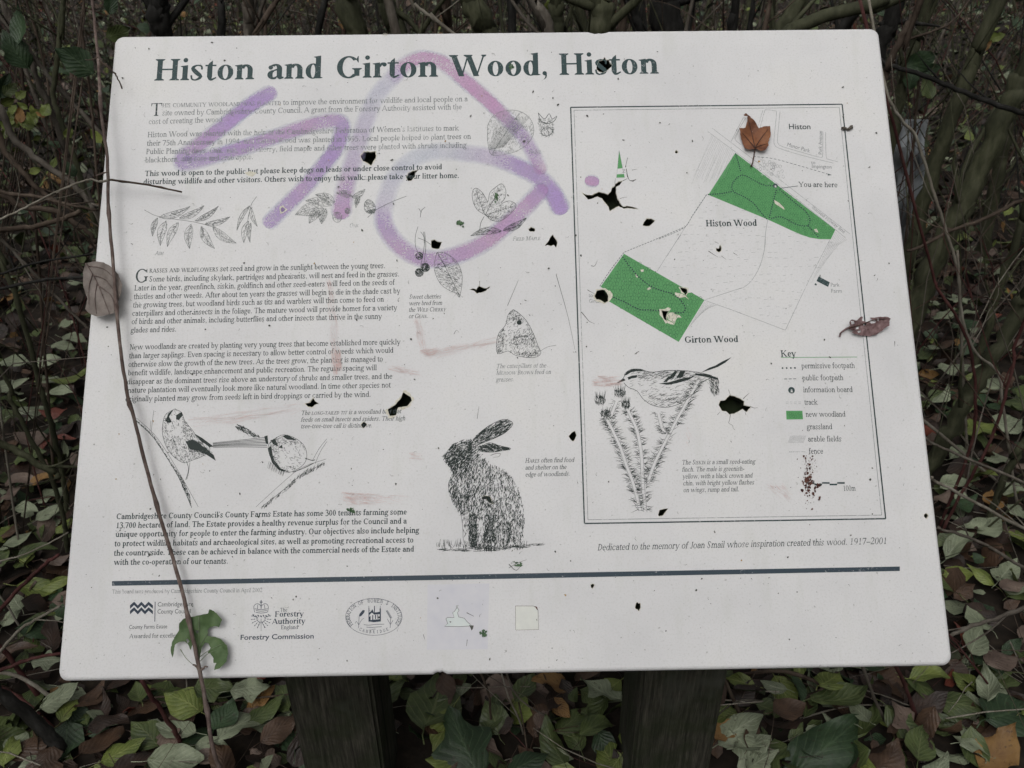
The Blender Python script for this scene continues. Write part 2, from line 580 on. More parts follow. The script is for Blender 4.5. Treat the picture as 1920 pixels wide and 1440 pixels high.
    if ch == 's':
        w = 335 + T * .35
        spine([(w - 42, 322, t * 1.5), (w - 55, 425, t * 1.4), (w * .5, 450, t * 1.25), (80, 365, T * .7), (w * .48, 238, T * .85), (w - 52 - D * .2, 102, T * .72), (w * .48, 6, t * 1.25), (72, 34, t * 1.4), (44, 150, t * 1.5)], 3)
        return w + 42, P
    if ch == 't':
        stem(L + 5, 90, 440)
        quad((L + 5 - h, 430), (L + 5 + h, 430), (L + 5 + h, 600), (L - 20, 520))
        bar(15, L + h + 115, XH - 12, t * 1.3)
        spine([(L + 5, 110, T), (L + 30, 30, T * .7), (L + 85, 12, t * 1.7), (L + h + 125, 70, t)])
        return L + h + 125, P
    if ch == 'f':
        x = L + 10
        stem(x, 0, 540); foot(x, 0)
        bar(15, x + h + 100, XH - 12, t * 1.3)
        spine([(x, 520, T), (x + 25, 630, T * .8), (x + 95, 676, t * 1.6), (x + 150, 655, t * 1.5)])
        dot(x + 150, 632, 38 + T * .12)
        return x + h + 115, P
    if ch == 'g':
        rx = 150 + D * .5
        cx = rx + 45
        ring(cx, 300, rx, 165, 0, 360)
        spine([(cx - 80, 160, t), (55 + D * .3, 95, t * 1.8), (95, 45, T * .7), (cx + 60, 20, T * .75), (cx + rx + 5, -40, T * .6), (cx + rx - 10, -130, t * 1.6), (cx, -200, t * 1.3), (60, -160, t * 1.6), (45, -70, t * 1.5), (100, 20, t)], 3)
        spine([(cx + rx * .7, 410, t * 1.3), (cx + rx + 30, 445, t * 1.5), (cx + rx + 70, 420, t * 2)])
        return cx + rx + 75, P
    if ch == 'k':
        stem(L, 0, ASC - 20); flag(L, ASC); foot(L, 0)
        line(L + h - 4, 190, L + 250 + D, XH, t * 1.5)
        line(L + 285 + D, 0, L + h + 55, 255, T * 1.1)
        foot(L + 235 + D, XH, -1, 80, t); foot(L + 290 + D, 0, 1, h + 45)
        return L + 355 + T, P
    if ch in 'vy':
        xa, xm, xb = 70 + D * .6, 245 + D * .8, 420 + D
        vee(xa, xm, xb, XH)
        if ch == 'y':
            spine([(xm + 8, 30, t * 1.4), (xm - 45, -130, t * 1.6), (xm - 120, -195, t * 1.8)])
            dot(xm - 140, -168, 36 + T * .12)
        return xb + 55, P
    if ch == 'w':
        xa = 65 + D * .6
        a, b, c, d = xa, xa + 165 + D * .4, xa + 310 + D * .8, xa + 475 + D
        line(b, 0, a, XH, T * 1.05); line(b + 5, 0, c, XH, t * 1.2)
        line(d - 0, 0, c, XH, T * 1.05); line(d + 2, 0, d + 170, XH, t * 1.2)
        foot(a, XH, -1, h + 42); foot(c, XH, -1, h + 42); foot(d + 170, XH, -1, 55, t * .6)
        return d + 225, P
    if ch == 'x':
        line(370 + D, 0, 90 + D, XH, T * 1.1); line(80, 0, 370 + D, XH, t * 1.3)
        foot(90 + D, XH, -1, h + 42); foot(370 + D, 0, 1, h + 42); foot(80, 0, 1, 60, t * .6); foot(370 + D, XH, -1, 60, t * .6)
        return 455 + T, P
    if ch == 'z':
        bar(45, 385, XH - t * .6, t * 1.3); bar(40, 395, t * .6, t * 1.3)
        line(105, 15, 330, XH - 15, T)
        return 430, P
    # capitals
    C = L + 12
    if ch == 'I':
        stem(C, 0, CAPH); foot(C, 0); foot(C, CAPH, -1)
        return C + h + 75, P
    if ch in 'HUNM':
        x2 = C + 330 + T * .75
        if ch == 'H':
            for x in (C, x2):
                stem(x, 0, CAPH); foot(x, 0, 1, h + 65); foot(x, CAPH, -1, h + 65)
            bar(C + h - 5, x2 - h + 5, 340, t * 1.3)
            return x2 + h + 80, P
        if ch == 'U':
            stem(C, 200, CAPH); foot(C, CAPH, -1, h + 65)
            quad((x2 - S, 200), (x2 + S, 200), (x2 + S, CAPH), (x2 - S, CAPH)); foot(x2, CAPH, -1, 75, S)
            cx = (C - h + x2 + S) / 2
            ring(cx, 205, cx - C + h, 218, 180, 270, T, t * 1.7); ring(cx, 205, cx - C + h, 218, 270, 360, t * 1.1, t * 1.7)
            return x2 + 85, P
        if ch == 'N':
            quad((C - S, 0), (C + S, 0), (C + S, CAPH), (C - S, CAPH)); quad((x2 - S, 0), (x2 + S, 0), (x2 + S, CAPH), (x2 - S, CAPH))
            line(x2 - h * .6, 0, C, CAPH, T * 1.15)
            foot(C, 0, 1, 75, S); foot(x2, CAPH, -1, 75, S); foot(C - 20, CAPH, -1, 75, S)
            return x2 + 85, P
        x2 += 150
        xm = (C + x2) / 2 - 15
        quad((C - S, 0), (C + S, 0), (C + S, CAPH), (C - S, CAPH)); stem(x2, 0, CAPH)
        line(xm, 0, C + 12, CAPH, T * 1.1); line(xm + 12, 0, x2 - h + 12, CAPH, t * 1.3)
        foot(C, 0, 1, 75, S); foot(C - 15, CAPH, -1, 75, S); foot(x2, 0, 1, h + 60); foot(x2, CAPH, -1, h + 60)
        return x2 + h + 80, P
    if ch == 'T':
        x = 305 + D * .4
        stem(x, 0, CAPH); foot(x, 0, 1, h + 75)
        bar(30, 2 * x - 30, CAPH - t * .6, t * 1.25)
        quad((30, CAPH), (30, CAPH - 165), (50, CAPH - 165), (100, CAPH)); quad((2 * x - 30, CAPH), (2 * x - 30, CAPH - 165), (2 * x - 50, CAPH - 165), (2 * x - 100, CAPH))
        return 2 * x, P
    if ch in 'LEF':
        stem(C, 0, CAPH); foot(C, 0, 1, h + 60); foot(C, CAPH, -1, h + 60)
        r = C + 340 + D
        if ch in 'EF':
            bar(C, r - 10, CAPH - t * .6, t * 1.25); bar(C, r - 110, 345, t * 1.25)
            quad((r - 10, CAPH), (r - 10, CAPH - 150), (r - 28, CAPH - 150), (r - 80, CAPH))
            quad((r - 110, 440), (r - 110, 250), (r - 128, 250), (r - 150, 345), (r - 128, 440))
        if ch in 'EL':
            bar(C, r, t * .6, t * 1.25)
            quad((r, 0), (r + 18, 165), (r, 165), (r - 70, 0))
        return r + 35, P
    if ch in 'OQCG':
        rx = 305 + D * .4
        cx = rx + 35
        if ch in 'OQ':
            ring(cx, 331, rx, 346, 0, 360, T * 1.08)
            if ch == 'Q':
                spine([(cx, 0, t * 2), (cx + 120, -110, T * .7), (cx + 250, -140, t)])
            return 2 * rx + 70, P
        ring(cx, 331, rx, 346, 42, 180, T * 1.08, t * 1.3); ring(cx, 331, rx, 346, 180, 316, T * 1.08, t * 1.4)
        r = cx + rx * .80
        quad((r - 6, CAPH + 10), (r + 12, CAPH + 10), (r + 16, CAPH - 190), (r - 2, CAPH - 190), (r - 60, CAPH - 95))
        if ch == 'G':
            stem(cx + rx * .70, 60, 290); foot(cx + rx * .70, 300, -1, h + 62)
            return cx + rx * .70 + h + 75, P
        return 2 * rx + 10, P
    if ch in 'DPRB':
        stem(C, 0, CAPH); foot(C, 0, 1, h + 60); foot(C, CAPH, -1, h + 60)
        if ch == 'D':
            rx = 330 + D * .4
            ring(C + 50, 331, rx, 331, -90, 90, T * 1.05, t * 1.3)
            bar(C, C + 60, t * .6, t * 1.3); bar(C, C + 60, CAPH - t * .6, t * 1.3)
            return C + 50 + rx + 35, P
        rx = 205 + D * .5
        ring(C + 95, 495, rx, 167, -90, 90, T, t * 1.3)
        bar(C, C + 105, CAPH - t * .6, t * 1.3); bar(C, C + 105, 346, t * 1.3)
        if ch == 'B':
            ring(C + 105, 180, rx + 25, 180, -90, 90, T, t * 1.3); bar(C, C + 115, t * .6, t * 1.3)
            return C + 105 + rx + 65, P
        if ch == 'R':
            line(C + 330 + D, 0, C + 130, 340, T * 1.1); foot(C + 345 + D, 0, 1, h + 45)
            return C + 400 + T, P
        return C + 95 + rx + 30, P
    if ch in 'AV':
        xm = 345 + D * .4
        if ch == 'A':
            line(55, 0, xm - 20, CAPH, t * 1.3); line(2 * xm - 85, 0, xm - 15, CAPH, T * 1.1)
            bar(150, 2 * xm - 190, 215, t * 1.2)
            foot(62, 0, 1, 72, t); foot(2 * xm - 85, 0, 1, h + 62)
        else:
            line(xm, 0, 90, CAPH, T * 1.1); line(xm + 6, 0, 2 * xm - 70, CAPH, t * 1.3)
            foot(90, CAPH, -1, h + 60); foot(2 * xm - 70, CAPH, -1, 72, t)
        return 2 * xm, P
    if ch == 'W':
        a = 100
        b, c, d, e = a + 215 + D * .3, a + 395 + D * .5, a + 610 + D * .8, a + 820 + D
        line(b, 0, a, CAPH, T * 1.1); line(b + 6, 0, c, CAPH, t * 1.3)
        line(d, 0, c, CAPH, T * 1.1); line(d + 6, 0, e, CAPH, t * 1.3)
        foot(a, CAPH, -1, h + 60); foot(c, CAPH, -1, h + 55); foot(e, CAPH, -1, 72, t)
        return e + 75, P
    if ch == 'Y':
        x = 320 + D * .4
        stem(x, 0, 300); foot(x, 0, 1, h + 65)
        line(x - 5, 285, 85, CAPH, T * 1.1); line(x + h * .4, 285, 2 * x - 75, CAPH, t * 1.4)
        foot(85, CAPH, -1, h + 60); foot(2 * x - 75, CAPH, -1, 72, t)
        return 2 * x, P
    if ch == 'K':
        stem(C, 0, CAPH); foot(C, 0, 1, h + 60); foot(C, CAPH, -1, h + 60)
        line(C + h - 5, 270, C + 380 + D, CAPH, t * 1.5); line(C + 420 + D, 0, C + h + 90, 380, T * 1.15)
        foot(C + 375 + D, CAPH, -1, 90, t); foot(C + 430 + D, 0, 1, h + 55)
        return C + 490 + T, P
    if ch == 'J':
        x = 235 + D * .4
        stem(x, 110, CAPH); foot(x, CAPH, -1, h + 65)
        spine([(x, 130, T), (x - 30, 20, T * .7), (x - 110, -10, t * 1.5)]); dot(80, 40, 50)
        return x + h + 80, P
    if ch in 'SZ':
        if ch == 'S':
            w = 430 + T * .4
            spine([(w - 55, 480, t), (w - 90, 600, t * 1.3), (w * .5, 652, t * 1.5), (105, 580, T * .8), (w * .48, 355, T * 1.1), (w - 85 - D * .2, 160, T * .85), (w * .48, 8, t * 1.5), (115, 60, t * 1.3), (60, 210, t)], 3)
            return w + 40, P
        bar(60, 540, CAPH - t * .6, t * 1.3); bar(40, 560, t * .6, t * 1.3); line(130, 15, 470, CAPH - 15, T)
        return 600, P
    # figures
    if ch == '0':
        ring(250, 331, 215, 346, 0, 360, T)
    elif ch == '1':
        stem(260, 0, 640); foot(260, 0, 1, h + 85); quad((100, 560), (100, 575), (260 + h, 676), (260 + h, 620), (260 - h, 590))
    elif ch == '2':
        spine([(60, 500, t), (110, 625, T * .6), (235, 670, t * 2), (370, 590, T), (365, 440, T * .9), (225, 230, T * .5), (60, 50, t * 1.5)])
        bar(45, 440, 38, 76); quad((440, 0), (475, 150), (455, 150), (400, 70))
    elif ch == '3':
        spine([(60, 530, t), (140, 650, T * .6), (280, 655, T * .6), (365, 540, T), (290, 405, T * .6), (190, 370, t * 1.4)])
        spine([(200, 365, t * 1.4), (370, 310, T * .8), (425, 190, T), (340, 40, T * .7), (180, -5, t * 1.8), (55, 40, t * 2)])
    elif ch == '4':
        stem(340, 0, 676); bar(25, 475, 190, 62); line(45, 200, 320, 670, t * 1.4)
    elif ch == '5':
        bar(150, 440, 625, 75); line(85, 370, 150, 660, t * 1.3)
        spine([(85, 380, t * 1.2), (250, 400, T * .6), (390, 310, T), (400, 160, T), (280, 20, T * .6), (130, -8, t * 1.7), (45, 40, t * 2)])
    elif ch == '7':
        bar(40, 460, 625, 75); line(200, -8, 430, 620, T * .9); quad((40, 660), (20, 520), (40, 520), (90, 600))
    elif ch in '69':
        f = (lambda x, y: (x, y)) if ch == '6' else (lambda x, y: (500 - x, 662 - y))
        k = len(P)
        ring(255, 215, 200, 225, 0, 360, T)
        spine([(70, 260, T * .9), (100, 440, T * .9), (220, 600, T * .6), (430, 680, t)])
        for i in range(k, len(P)):
            P[i] = [f(*p) for p in P[i]]
    elif ch == '8':
        ring(250, 500, 165, 172, 0, 360, T * .9); ring(250, 175, 200, 187, 0, 360, T)
    else:
        return 300, P
    return 500, P

# ------------------------------------------------------------------ flat print: shapes gathered in panel metres, one mesh for each printed piece
PANEL = None
class Print:
    def __init__(s, z=0.00012):
        s.V, s.F, s.z, s.k = [], [], z, 0
    def poly(s, pts):
        "a filled shape in panel metres"
        if len(pts) < 3:
            return
        a = 0
        for i in range(len(pts)):
            j = (i + 1) % len(pts)
            a += pts[i][0] * pts[j][1] - pts[j][0] * pts[i][1]
        if a < 0:
            pts = pts[::-1]
        n = len(s.V)
        z = s.z + (s.k % 25) * 2.0e-6
        s.k += 1
        s.V += [(p[0], p[1], z) for p in pts]
        s.F.append(tuple(range(n, n + len(pts))))
    def pxpoly(s, pts):
        s.poly([B(*p) for p in pts])
    def stroke(s, pts, w0, w1=None, smooth=3, taper=False):
        "a pen line through photograph places; widths in millimetres"
        w1 = w0 if w1 is None else w1
        c = catmull([B(*p) for p in pts], smooth) if smooth else [np.array(B(*p)) for p in pts]
        s.line2(c, w0, w1, taper)
    def line2(s, c, w0, w1=None, taper=False):
        w1 = w0 if w1 is None else w1
        n = len(c)
        Lf, Rt = [], []
        for i in range(n):
            d = c[min(i + 1, n - 1)] - c[max(i - 1, 0)]
            l = math.hypot(d[0], d[1]) or 1
            f = i / (n - 1)
            w = (w0 + (w1 - w0) * f) * 0.0005
            if taper:
                w *= 0.35 + 0.65 * math.sin(math.pi * min(max(f, 0.02), 0.98))
            Lf.append((c[i][0] - d[1] / l * w, c[i][1] + d[0] / l * w))
            Rt.append((c[i][0] + d[1] / l * w, c[i][1] - d[0] / l * w))
        for i in range(n - 1):
            s.poly([Lf[i], Rt[i], Rt[i + 1], Lf[i + 1]])
    def dash(s, pts, w, on, off):
        "a broken line; lengths in millimetres"
        c = catmull([B(*p) for p in pts], 8)
        acc, seg, pen = 0.0, [c[0]], True
        for a, b in zip(c, c[1:]):
            L = float(np.linalg.norm(b - a)) * 1000
            pos = 0.0
            while pos < L - 1e-9:
                need = (on if pen else off) - acc
                st = min(need, L - pos)
                pos += st
                acc += st
                p = a + (b - a) * (pos / L)
                if pen:
                    seg.append(p)
                if acc >= (on if pen else off) - 1e-9:
                    if pen and len(seg) > 1:
                        s.line2(seg, w)
                    pen = not pen
                    acc = 0
                    seg = [p]
    def dots(s, pts, r, gap):
        c = catmull([B(*p) for p in pts], 8)
        acc = gap
        for a, b in zip(c, c[1:]):
            L = float(np.linalg.norm(b - a)) * 1000
            pos = 0.0
            while acc + (L - pos) >= gap:
                pos += gap - acc
                acc = 0
                p = a + (b - a) * (pos / L)
                s.disc(p, r)
            acc += L - pos
    def disc(s, p, r, n=8):
        s.poly([(p[0] + r * .001 * math.cos(2 * math.pi * k / n), p[1] + r * .001 * math.sin(2 * math.pi * k / n)) for k in range(n)])
    def text(s, txt, x0, y0, x1, y1, em, T=96, t=42, shear=0.0, q=2, small=None):
        "a line of lettering from baseline start to baseline end; em in photograph pixels"
        a, b = np.array(B(x0, y0)), np.array(B(x1, y1))
        d = b - a
        L = float(np.linalg.norm(d))
        d = d / L
        nv = np.array((-d[1], d[0]))
        k = abs(B(x0, y0 - 1)[1] - B(x0, y0)[1]) if abs(x1 - x0) > abs(y1 - y0) else abs(B(x0 + 1, y0)[0] - B(x0, y0)[0])
        sy = em * k / 1000
        items, adv = [], 0
        up = 0
        i = 0
        for w in txt:
            if w == '^':            # small capitals on
                up = 1; continue
            if w == '~':            # small capitals off
                up = 0; continue
            c, sc = (w.upper(), 0.74) if up and w.isalpha() and w.islower() else (w, 1.0)
            A, P = glyph(c, T / (sc ** .5), t, q)
            items.append((adv, sc, P))
            adv += A * sc * (1.0 if w != ' ' else 1.0)
        sx = L / adv
        for off, sc, P in items:
            for poly in P:
                pts = []
                for x, y in poly:
                    X = (off + (x + shear * y) * sc) * sx
                    Y = y * sc * sy
                    p = a + d * X + nv * Y
                    pts.append((p[0], p[1]))
                s.poly(pts)
    def sans(s, txt, x0, y0, x1, y1, em, bold=0.0):
        "plain sans lettering, from the built-in typeface's outlines"
        fc = bpy.data.curves.new('tmp', 'FONT')
        fc.body = txt
        fc.resolution_u = 3
        fc.offset = bold
        ob = bpy.data.objects.new('tmp', fc)
        COL.objects.link(ob)
        bpy.context.view_layer.update()
        me = bpy.data.meshes.new_from_object(ob.evaluated_get(bpy.context.evaluated_depsgraph_get()))
        X0 = min(v.co.x for v in me.vertices)
        X1 = max(v.co.x for v in me.vertices)
        a, b = np.array(B(x0, y0)), np.array(B(x1, y1))
        L = float(np.linalg.norm(b - a))
        d = (b - a) / L
        nv = np.array((-d[1], d[0]))
        k = abs(B(x0, y0 - 1)[1] - B(x0, y0)[1]) if abs(x1 - x0) > abs(y1 - y0) else abs(B(x0 + 1, y0)[0] - B(x0, y0)[0])
        pts = []
        for v in me.vertices:
            p = a + d * ((v.co.x - X0) / (X1 - X0) * L) + nv * (v.co.y * em * k)
            pts.append((p[0], p[1], s.z))
        n = len(s.V)
        s.V += pts
        for p in me.polygons:
            s.F.append(tuple(n + i for i in p.vertices))
        bpy.data.objects.remove(ob)
        bpy.data.curves.remove(fc)
        bpy.data.meshes.remove(me)
    def hatch(s, poly, n, ang, ln, w, jit=0.3, dens=None, rg=rnd):
        "n short pen strokes inside a shape (photograph places); ln in pixels, w in mm"
        xs = [p[0] for p in poly]
        ys = [p[1] for p in poly]
        k = 0
        tries = 0
        while k < n and tries < n * 30:
            tries += 1
            x = rg.uniform(min(xs), max(xs))
            y = rg.uniform(min(ys), max(ys))
            if not in_poly(x, y, poly) or (dens and rg.random() > dens(x, y)):
                continue
            a = (ang(x, y) if callable(ang) else ang) + rg.gauss(0, jit)
            l = ln * rg.uniform(.5, 1.3) / 2
            dx, dy = math.cos(a) * l, math.sin(a) * l
            a2 = B(x - dx, y - dy)
            b2 = B(x + dx, y + dy)
            s.line2([np.array(a2), np.array(b2)], w * rg.uniform(.6, 1.3), w * .3)
            k += 1
    def build(s, name, mat, parent=None):
        me = mesh_from(name, s.V, s.F, mat)
        return link(name, me, parent or PANEL)

def crop(ox, oy, sc):
    return lambda pts: [(ox + x / sc, oy + y / sc) for x, y in pts]

# ------------------------------------------------------------------ ground
def ground_z(x, y):
    r = math.hypot(x, y - 0.9)
    k = min(1.0, max(0.0, (r - 2.5) / 4))
    return k * 0.16 * (noise.noise(Vector((x * 0.35, y * 0.35, 3.1)))) + 0.012 * noise.noise(Vector((x * 3, y * 3, 0)))

gv, gf = [], []
gx = [-60, -35, -20, -12] + [i * 0.5 for i in range(-16, 17)] + [12, 20, 35, 60]
gy = [-20, -8, -3] + [i * 0.4 - 1.2 for i in range(0, 42)] + [20, 28, 40, 60, 90]
for y in gy:
    for x in gx:
        gv.append((x, y, ground_z(x, y)))
nx = len(gx)
for j in range(len(gy) - 1):
    for i in range(nx - 1):
        a = j * nx + i
        gf.append((a, a + 1, a + 1 + nx, a + nx))
g = link('ground', mesh_from('ground', gv, gf, M['soil'], True))
tag(g, 'dark damp soil of the woodland floor', 'ground', kind='structure')

# ------------------------------------------------------------------ information board
BOARD = empty('information_board', (0, 0.80, 0))
tag(BOARD, 'weathered white information board with map and drawings on two timber posts', 'sign')
MP = Matrix((Vector((1, 0, 0)), BU, BN)).transposed().to_4x4()
MP.translation = BC - Vector((0, 0.80, 0))

c7 = crop(780, 760, 4.3625)
c5 = crop(220, 620, 3.4286)
c9 = crop(1060, 180, 4.8)
c11 = crop(1090, 440, 6.0)
c13 = crop(1090, 650, 4.5)
c2 = crop(700, 60, 3.4286)
c4 = crop(700, 330, 4.114)
c12 = crop(1380, 440, 6.0)
c10 = crop(1300, 180, 4.8)
c3 = crop(240, 330, 3.4286)
c6 = crop(200, 750, 3.84)
c1 = crop(200, 60, 3.4286)
c14 = crop(1420, 640, 4.5)
cl = crop(200, 1090, 4.5714)
cw = crop(600, 1080, 4.3636)

def blob(px, py, rx, ry, seed, n=13, rough=0.45):
    r = random.Random(seed)
    return [(px + rx * math.cos(2 * math.pi * k / n) * (1 + rough * (r.random() - .5) * 1.6),
             py + ry * math.sin(2 * math.pi * k / n) * (1 + rough * (r.random() - .5) * 1.6)) for k in range(n)]

HOLES = [
    c9([(150, 868), (190, 888), (240, 893), (300, 863), (350, 873), (385, 888), (410, 860), (420, 825), (440, 815), (452, 790), (482, 770), (517, 764), (484, 807), (456, 822), (457, 880), (472, 930), (492, 962), (520, 996), (550, 987), (600, 996), (664, 1019), (600, 1012), (560, 1006), (525, 1014), (480, 992), (460, 1000), (400, 1037), (390, 1000), (350, 950), (330, 922), (290, 905), (250, 922), (205, 932), (180, 902)]),
    c13([(1158, 492), (1175, 455), (1215, 450), (1255, 408), (1300, 420), (1340, 438), (1375, 460), (1372, 495), (1432, 505), (1393, 552), (1360, 525), (1335, 540), (1290, 565), (1250, 572), (1220, 545), (1185, 540)]),
    c5([(1738, 505), (1785, 478), (1825, 430), (1838, 396), (1885, 425), (1893, 452), (1862, 486), (1806, 494), (1792, 542), (1750, 548)]),
    c2([(1437, 215), (1450, 185), (1475, 180), (1488, 162), (1497, 182), (1512, 178), (1522, 200), (1538, 212), (1520, 232), (1500, 250), (1478, 264), (1452, 256), (1436, 240)]),
    c1([(1632, 795), (1655, 770), (1690, 772), (1728, 768), (1730, 810), (1712, 835), (1700, 858), (1678, 842), (1648, 830)]),
    c2([(212, 935), (225, 905), (255, 893), (288, 890), (270, 905), (268, 930), (245, 955), (225, 958)]),
    c4([(446, 500), (470, 490), (495, 505), (528, 508), (520, 530), (508, 560), (480, 562), (448, 550)]),
    c4([(1322, 540), (1345, 510), (1362, 478), (1385, 452), (1402, 480), (1420, 512), (1408, 552), (1392, 530), (1370, 540), (1345, 532)]),
    c4([(742, 876), (770, 866), (795, 876), (815, 848), (842, 860), (870, 866), (902, 852), (870, 884), (840, 896), (800, 906), (780, 886)]),
    c9([(697, 1165), (712, 1130), (735, 1103), (772, 1104), (806, 1122), (780, 1150), (755, 1170), (720, 1170)]),
    c11([(148, 690), (175, 630), (220, 620), (262, 622), (285, 650), (305, 690), (302, 745), (265, 768), (215, 735), (170, 728)]),
    c11([(1105, 590), (1140, 598), (1190, 612), (1194, 650), (1172, 680), (1135, 640)]),
    c11([(900, 848), (940, 858), (992, 856), (962, 895), (955, 925), (965, 962), (1020, 985), (985, 985), (935, 955), (915, 910)]),
    c11([(1515, 150), (1550, 155), (1560, 112), (1577, 150), (1574, 185), (1545, 196), (1520, 180)]),
    c5([(1208, 470), (1240, 462), (1258, 430), (1272, 455), (1296, 468), (1268, 478), (1250, 492), (1226, 488)]),
    c5([(1565, 605), (1582, 585), (1605, 600), (1590, 622), (1578, 628)]),
    c7([(1250, 250), (1272, 225), (1300, 210), (1312, 245), (1300, 275), (1285, 295), (1265, 280)]),
    c7([(537, 752), (560, 740), (605, 745), (620, 785), (635, 808), (600, 795), (575, 768), (545, 772)]),
    c13([(648, 1420), (660, 1380), (690, 1372), (735, 1364), (712, 1390), (685, 1425), (655, 1432)]),
    blob(1197, 1137, 5, 7.5, 3), blob(1110.5, 1099, 3.4, 3.8, 4), blob(997, 430, 5.6, 4, 5), blob(530, 393, 4.4, 4.2, 6, 9),
    blob(1268, 285, 3.6, 2.8, 7, 8), blob(722, 65, 4.6, 2.4, 9, 9), blob(1736, 967, 4.2, 4.6, 10, 9),
]
for i, hp in enumerate(HOLES):          # broken edges: small breaks between the measured corners
    r = random.Random(100 + i)
    out = []
    for k in range(len(hp)):
        a, b = hp[k], hp[(k + 1) % len(hp)]
        out.append(a)
        L = math.hypot(b[0] - a[0], b[1] - a[1])
        n = int(L / 3.2)
        for j in range(1, n):
            f = j / n
            out.append((a[0] + (b[0] - a[0]) * f + r.uniform(-.55, .55), a[1] + (b[1] - a[1]) * f + r.uniform(-.55, .55)))
    HOLES[i] = out
HOLEB = [[B(*p) for p in hp] for hp in HOLES]

def outline(inset, n=7, r=0.011):
    "rounded panel outline with the two chips knocked out of its edges"
    hw, hh = 0.5 - inset, 0.4 - inset
    rr = r
    pts = []
    for cx, cy, a0 in ((hw - rr, hh - rr, 0), (-hw + rr, hh - rr, 90), (-hw + rr, -hh + rr, 180), (hw - rr, -hh + rr, 270)):
        for k in range(n):
            a = math.radians(a0 + 90 * k / (n - 1))
            pts.append((cx + rr * math.cos(a), cy + rr * math.sin(a)))
    # chips: on the top edge and on the bottom edge
    def chip(x0, x1, top):
        y = hh if top else -hh
        s = -1 if top else 1
        d = [0, .0016, .0024, .0019, .0028, .0014, 0]
        xs = np.linspace(x0, x1, 7)
        return [(float(x), y + s * dd) for x, dd in zip(xs, d)]
    top = chip(B(1142, 57)[0], B(1102, 57)[0], True)
    bot = chip(B(812, 1265)[0], B(838, 1264)[0], False)
    return pts[:n] + top + pts[n:3 * n] + bot + pts[3 * n:]

TH = 0.014
def build_panel():
    V, F = [], []
    inner = outline(0.0045)
    v2, tris = fill2d(inner, HOLEB)
    n0 = len(inner)
    V += [(x, y, 0.0) for x, y in v2]
    F += tris
    loops = []
    prof = [(0.0045, 0.0), (0.0026, -0.0006), (0.0011, -0.0020), (0.0002, -0.0042), (0.0002, -TH + .003), (0.003, -TH)]
    prev = list(range(n0))
    for ins, z in prof[1:]:
        s = len(V)
        V += [(x, y, z) for x, y in outline(ins)]
        cur = list(range(s, s + n0))
        for k in range(n0):
            j = (k + 1) % n0
            F.append((prev[j], prev[k], cur[k], cur[j]))
        prev = cur
    s = len(V)
    b2, bt = fill2d(outline(0.003), HOLEB)
    V += [(x, y, -TH) for x, y in b2]
    F += [tuple(s + i for i in f[::-1]) for f in bt]
    nf = len(F)
    LIPS = []
    for hp in HOLEB:
        m = len(hp)
        a0 = len(V)
        V += [(x, y, 0.0) for x, y in hp]
        V += [(x, y, -0.0022) for x, y in hp]
        V += [(x, y, -TH) for x, y in hp]
        for i in range(m):
            j = (i + 1) % m
            F.append((a0 + i, a0 + j, a0 + m + j, a0 + m + i))
            LIPS.append(len(F) - 1)
            F.append((a0 + m + i, a0 + m + j, a0 + 2 * m + j, a0 + 2 * m + i))
    me = mesh_from('panel', V, F, M['panel'])
    me.materials.append(M['backing'])
    for p in me.polygons:
        if p.index >= nf:
            p.material_index = 1
    me.materials.append(M['fibre'])
    for i in LIPS:
        me.polygons[i].material_index = 2  # pale fibre lip, its colour also painting a lit inner edge
    return me

PANEL = link('panel', build_panel(), BOARD)
PANEL.matrix_local = MP
PANEL['label'] = 'white laminate panel, faded, pitted and holed'

def box_mesh(name, x0, x1, y0, y1, z0, z1, mat, bev=0.0):
    import bmesh
    bm = bmesh.new()
    bmesh.ops.create_cube(bm, size=1)
    for v in bm.verts:
        v.co = Vector((x0 + (v.co.x + .5) * (x1 - x0), y0 + (v.co.y + .5) * (y1 - y0), z0 + (v.co.z + .5) * (z1 - z0)))
    if bev:
        bmesh.ops.bevel(bm, geom=bm.edges[:], offset=bev, segments=2, affect='EDGES', profile=0.6)
    me = bpy.data.meshes.new(name)
    bm.to_mesh(me)
    bm.free()
    me.materials.append(mat)
    return me

link('backing_sheet', box_mesh('backing_sheet', -0.47, 0.47, -0.37, 0.37, -0.034, -0.022, M['backing']), PANEL)
link('backing_batten', box_mesh('backing_batten', -0.40, 0.40, 0.20, 0.28, -0.075, -0.033, M['backing'], 0.004), PANEL)
link('backing_batten', box_mesh('backing_batten', -0.40, 0.40, -0.30, -0.22, -0.075, -0.033, M['backing'], 0.004), PANEL)
for sx in (-1, 1):
    for sy in (-1, 1):
        link('spacer', box_mesh('spacer', sx * .44 - .02, sx * .44 + .02, sy * .34 - .02, sy * .34 + .02, -0.023, -TH + .0005, M['backing']), PANEL)

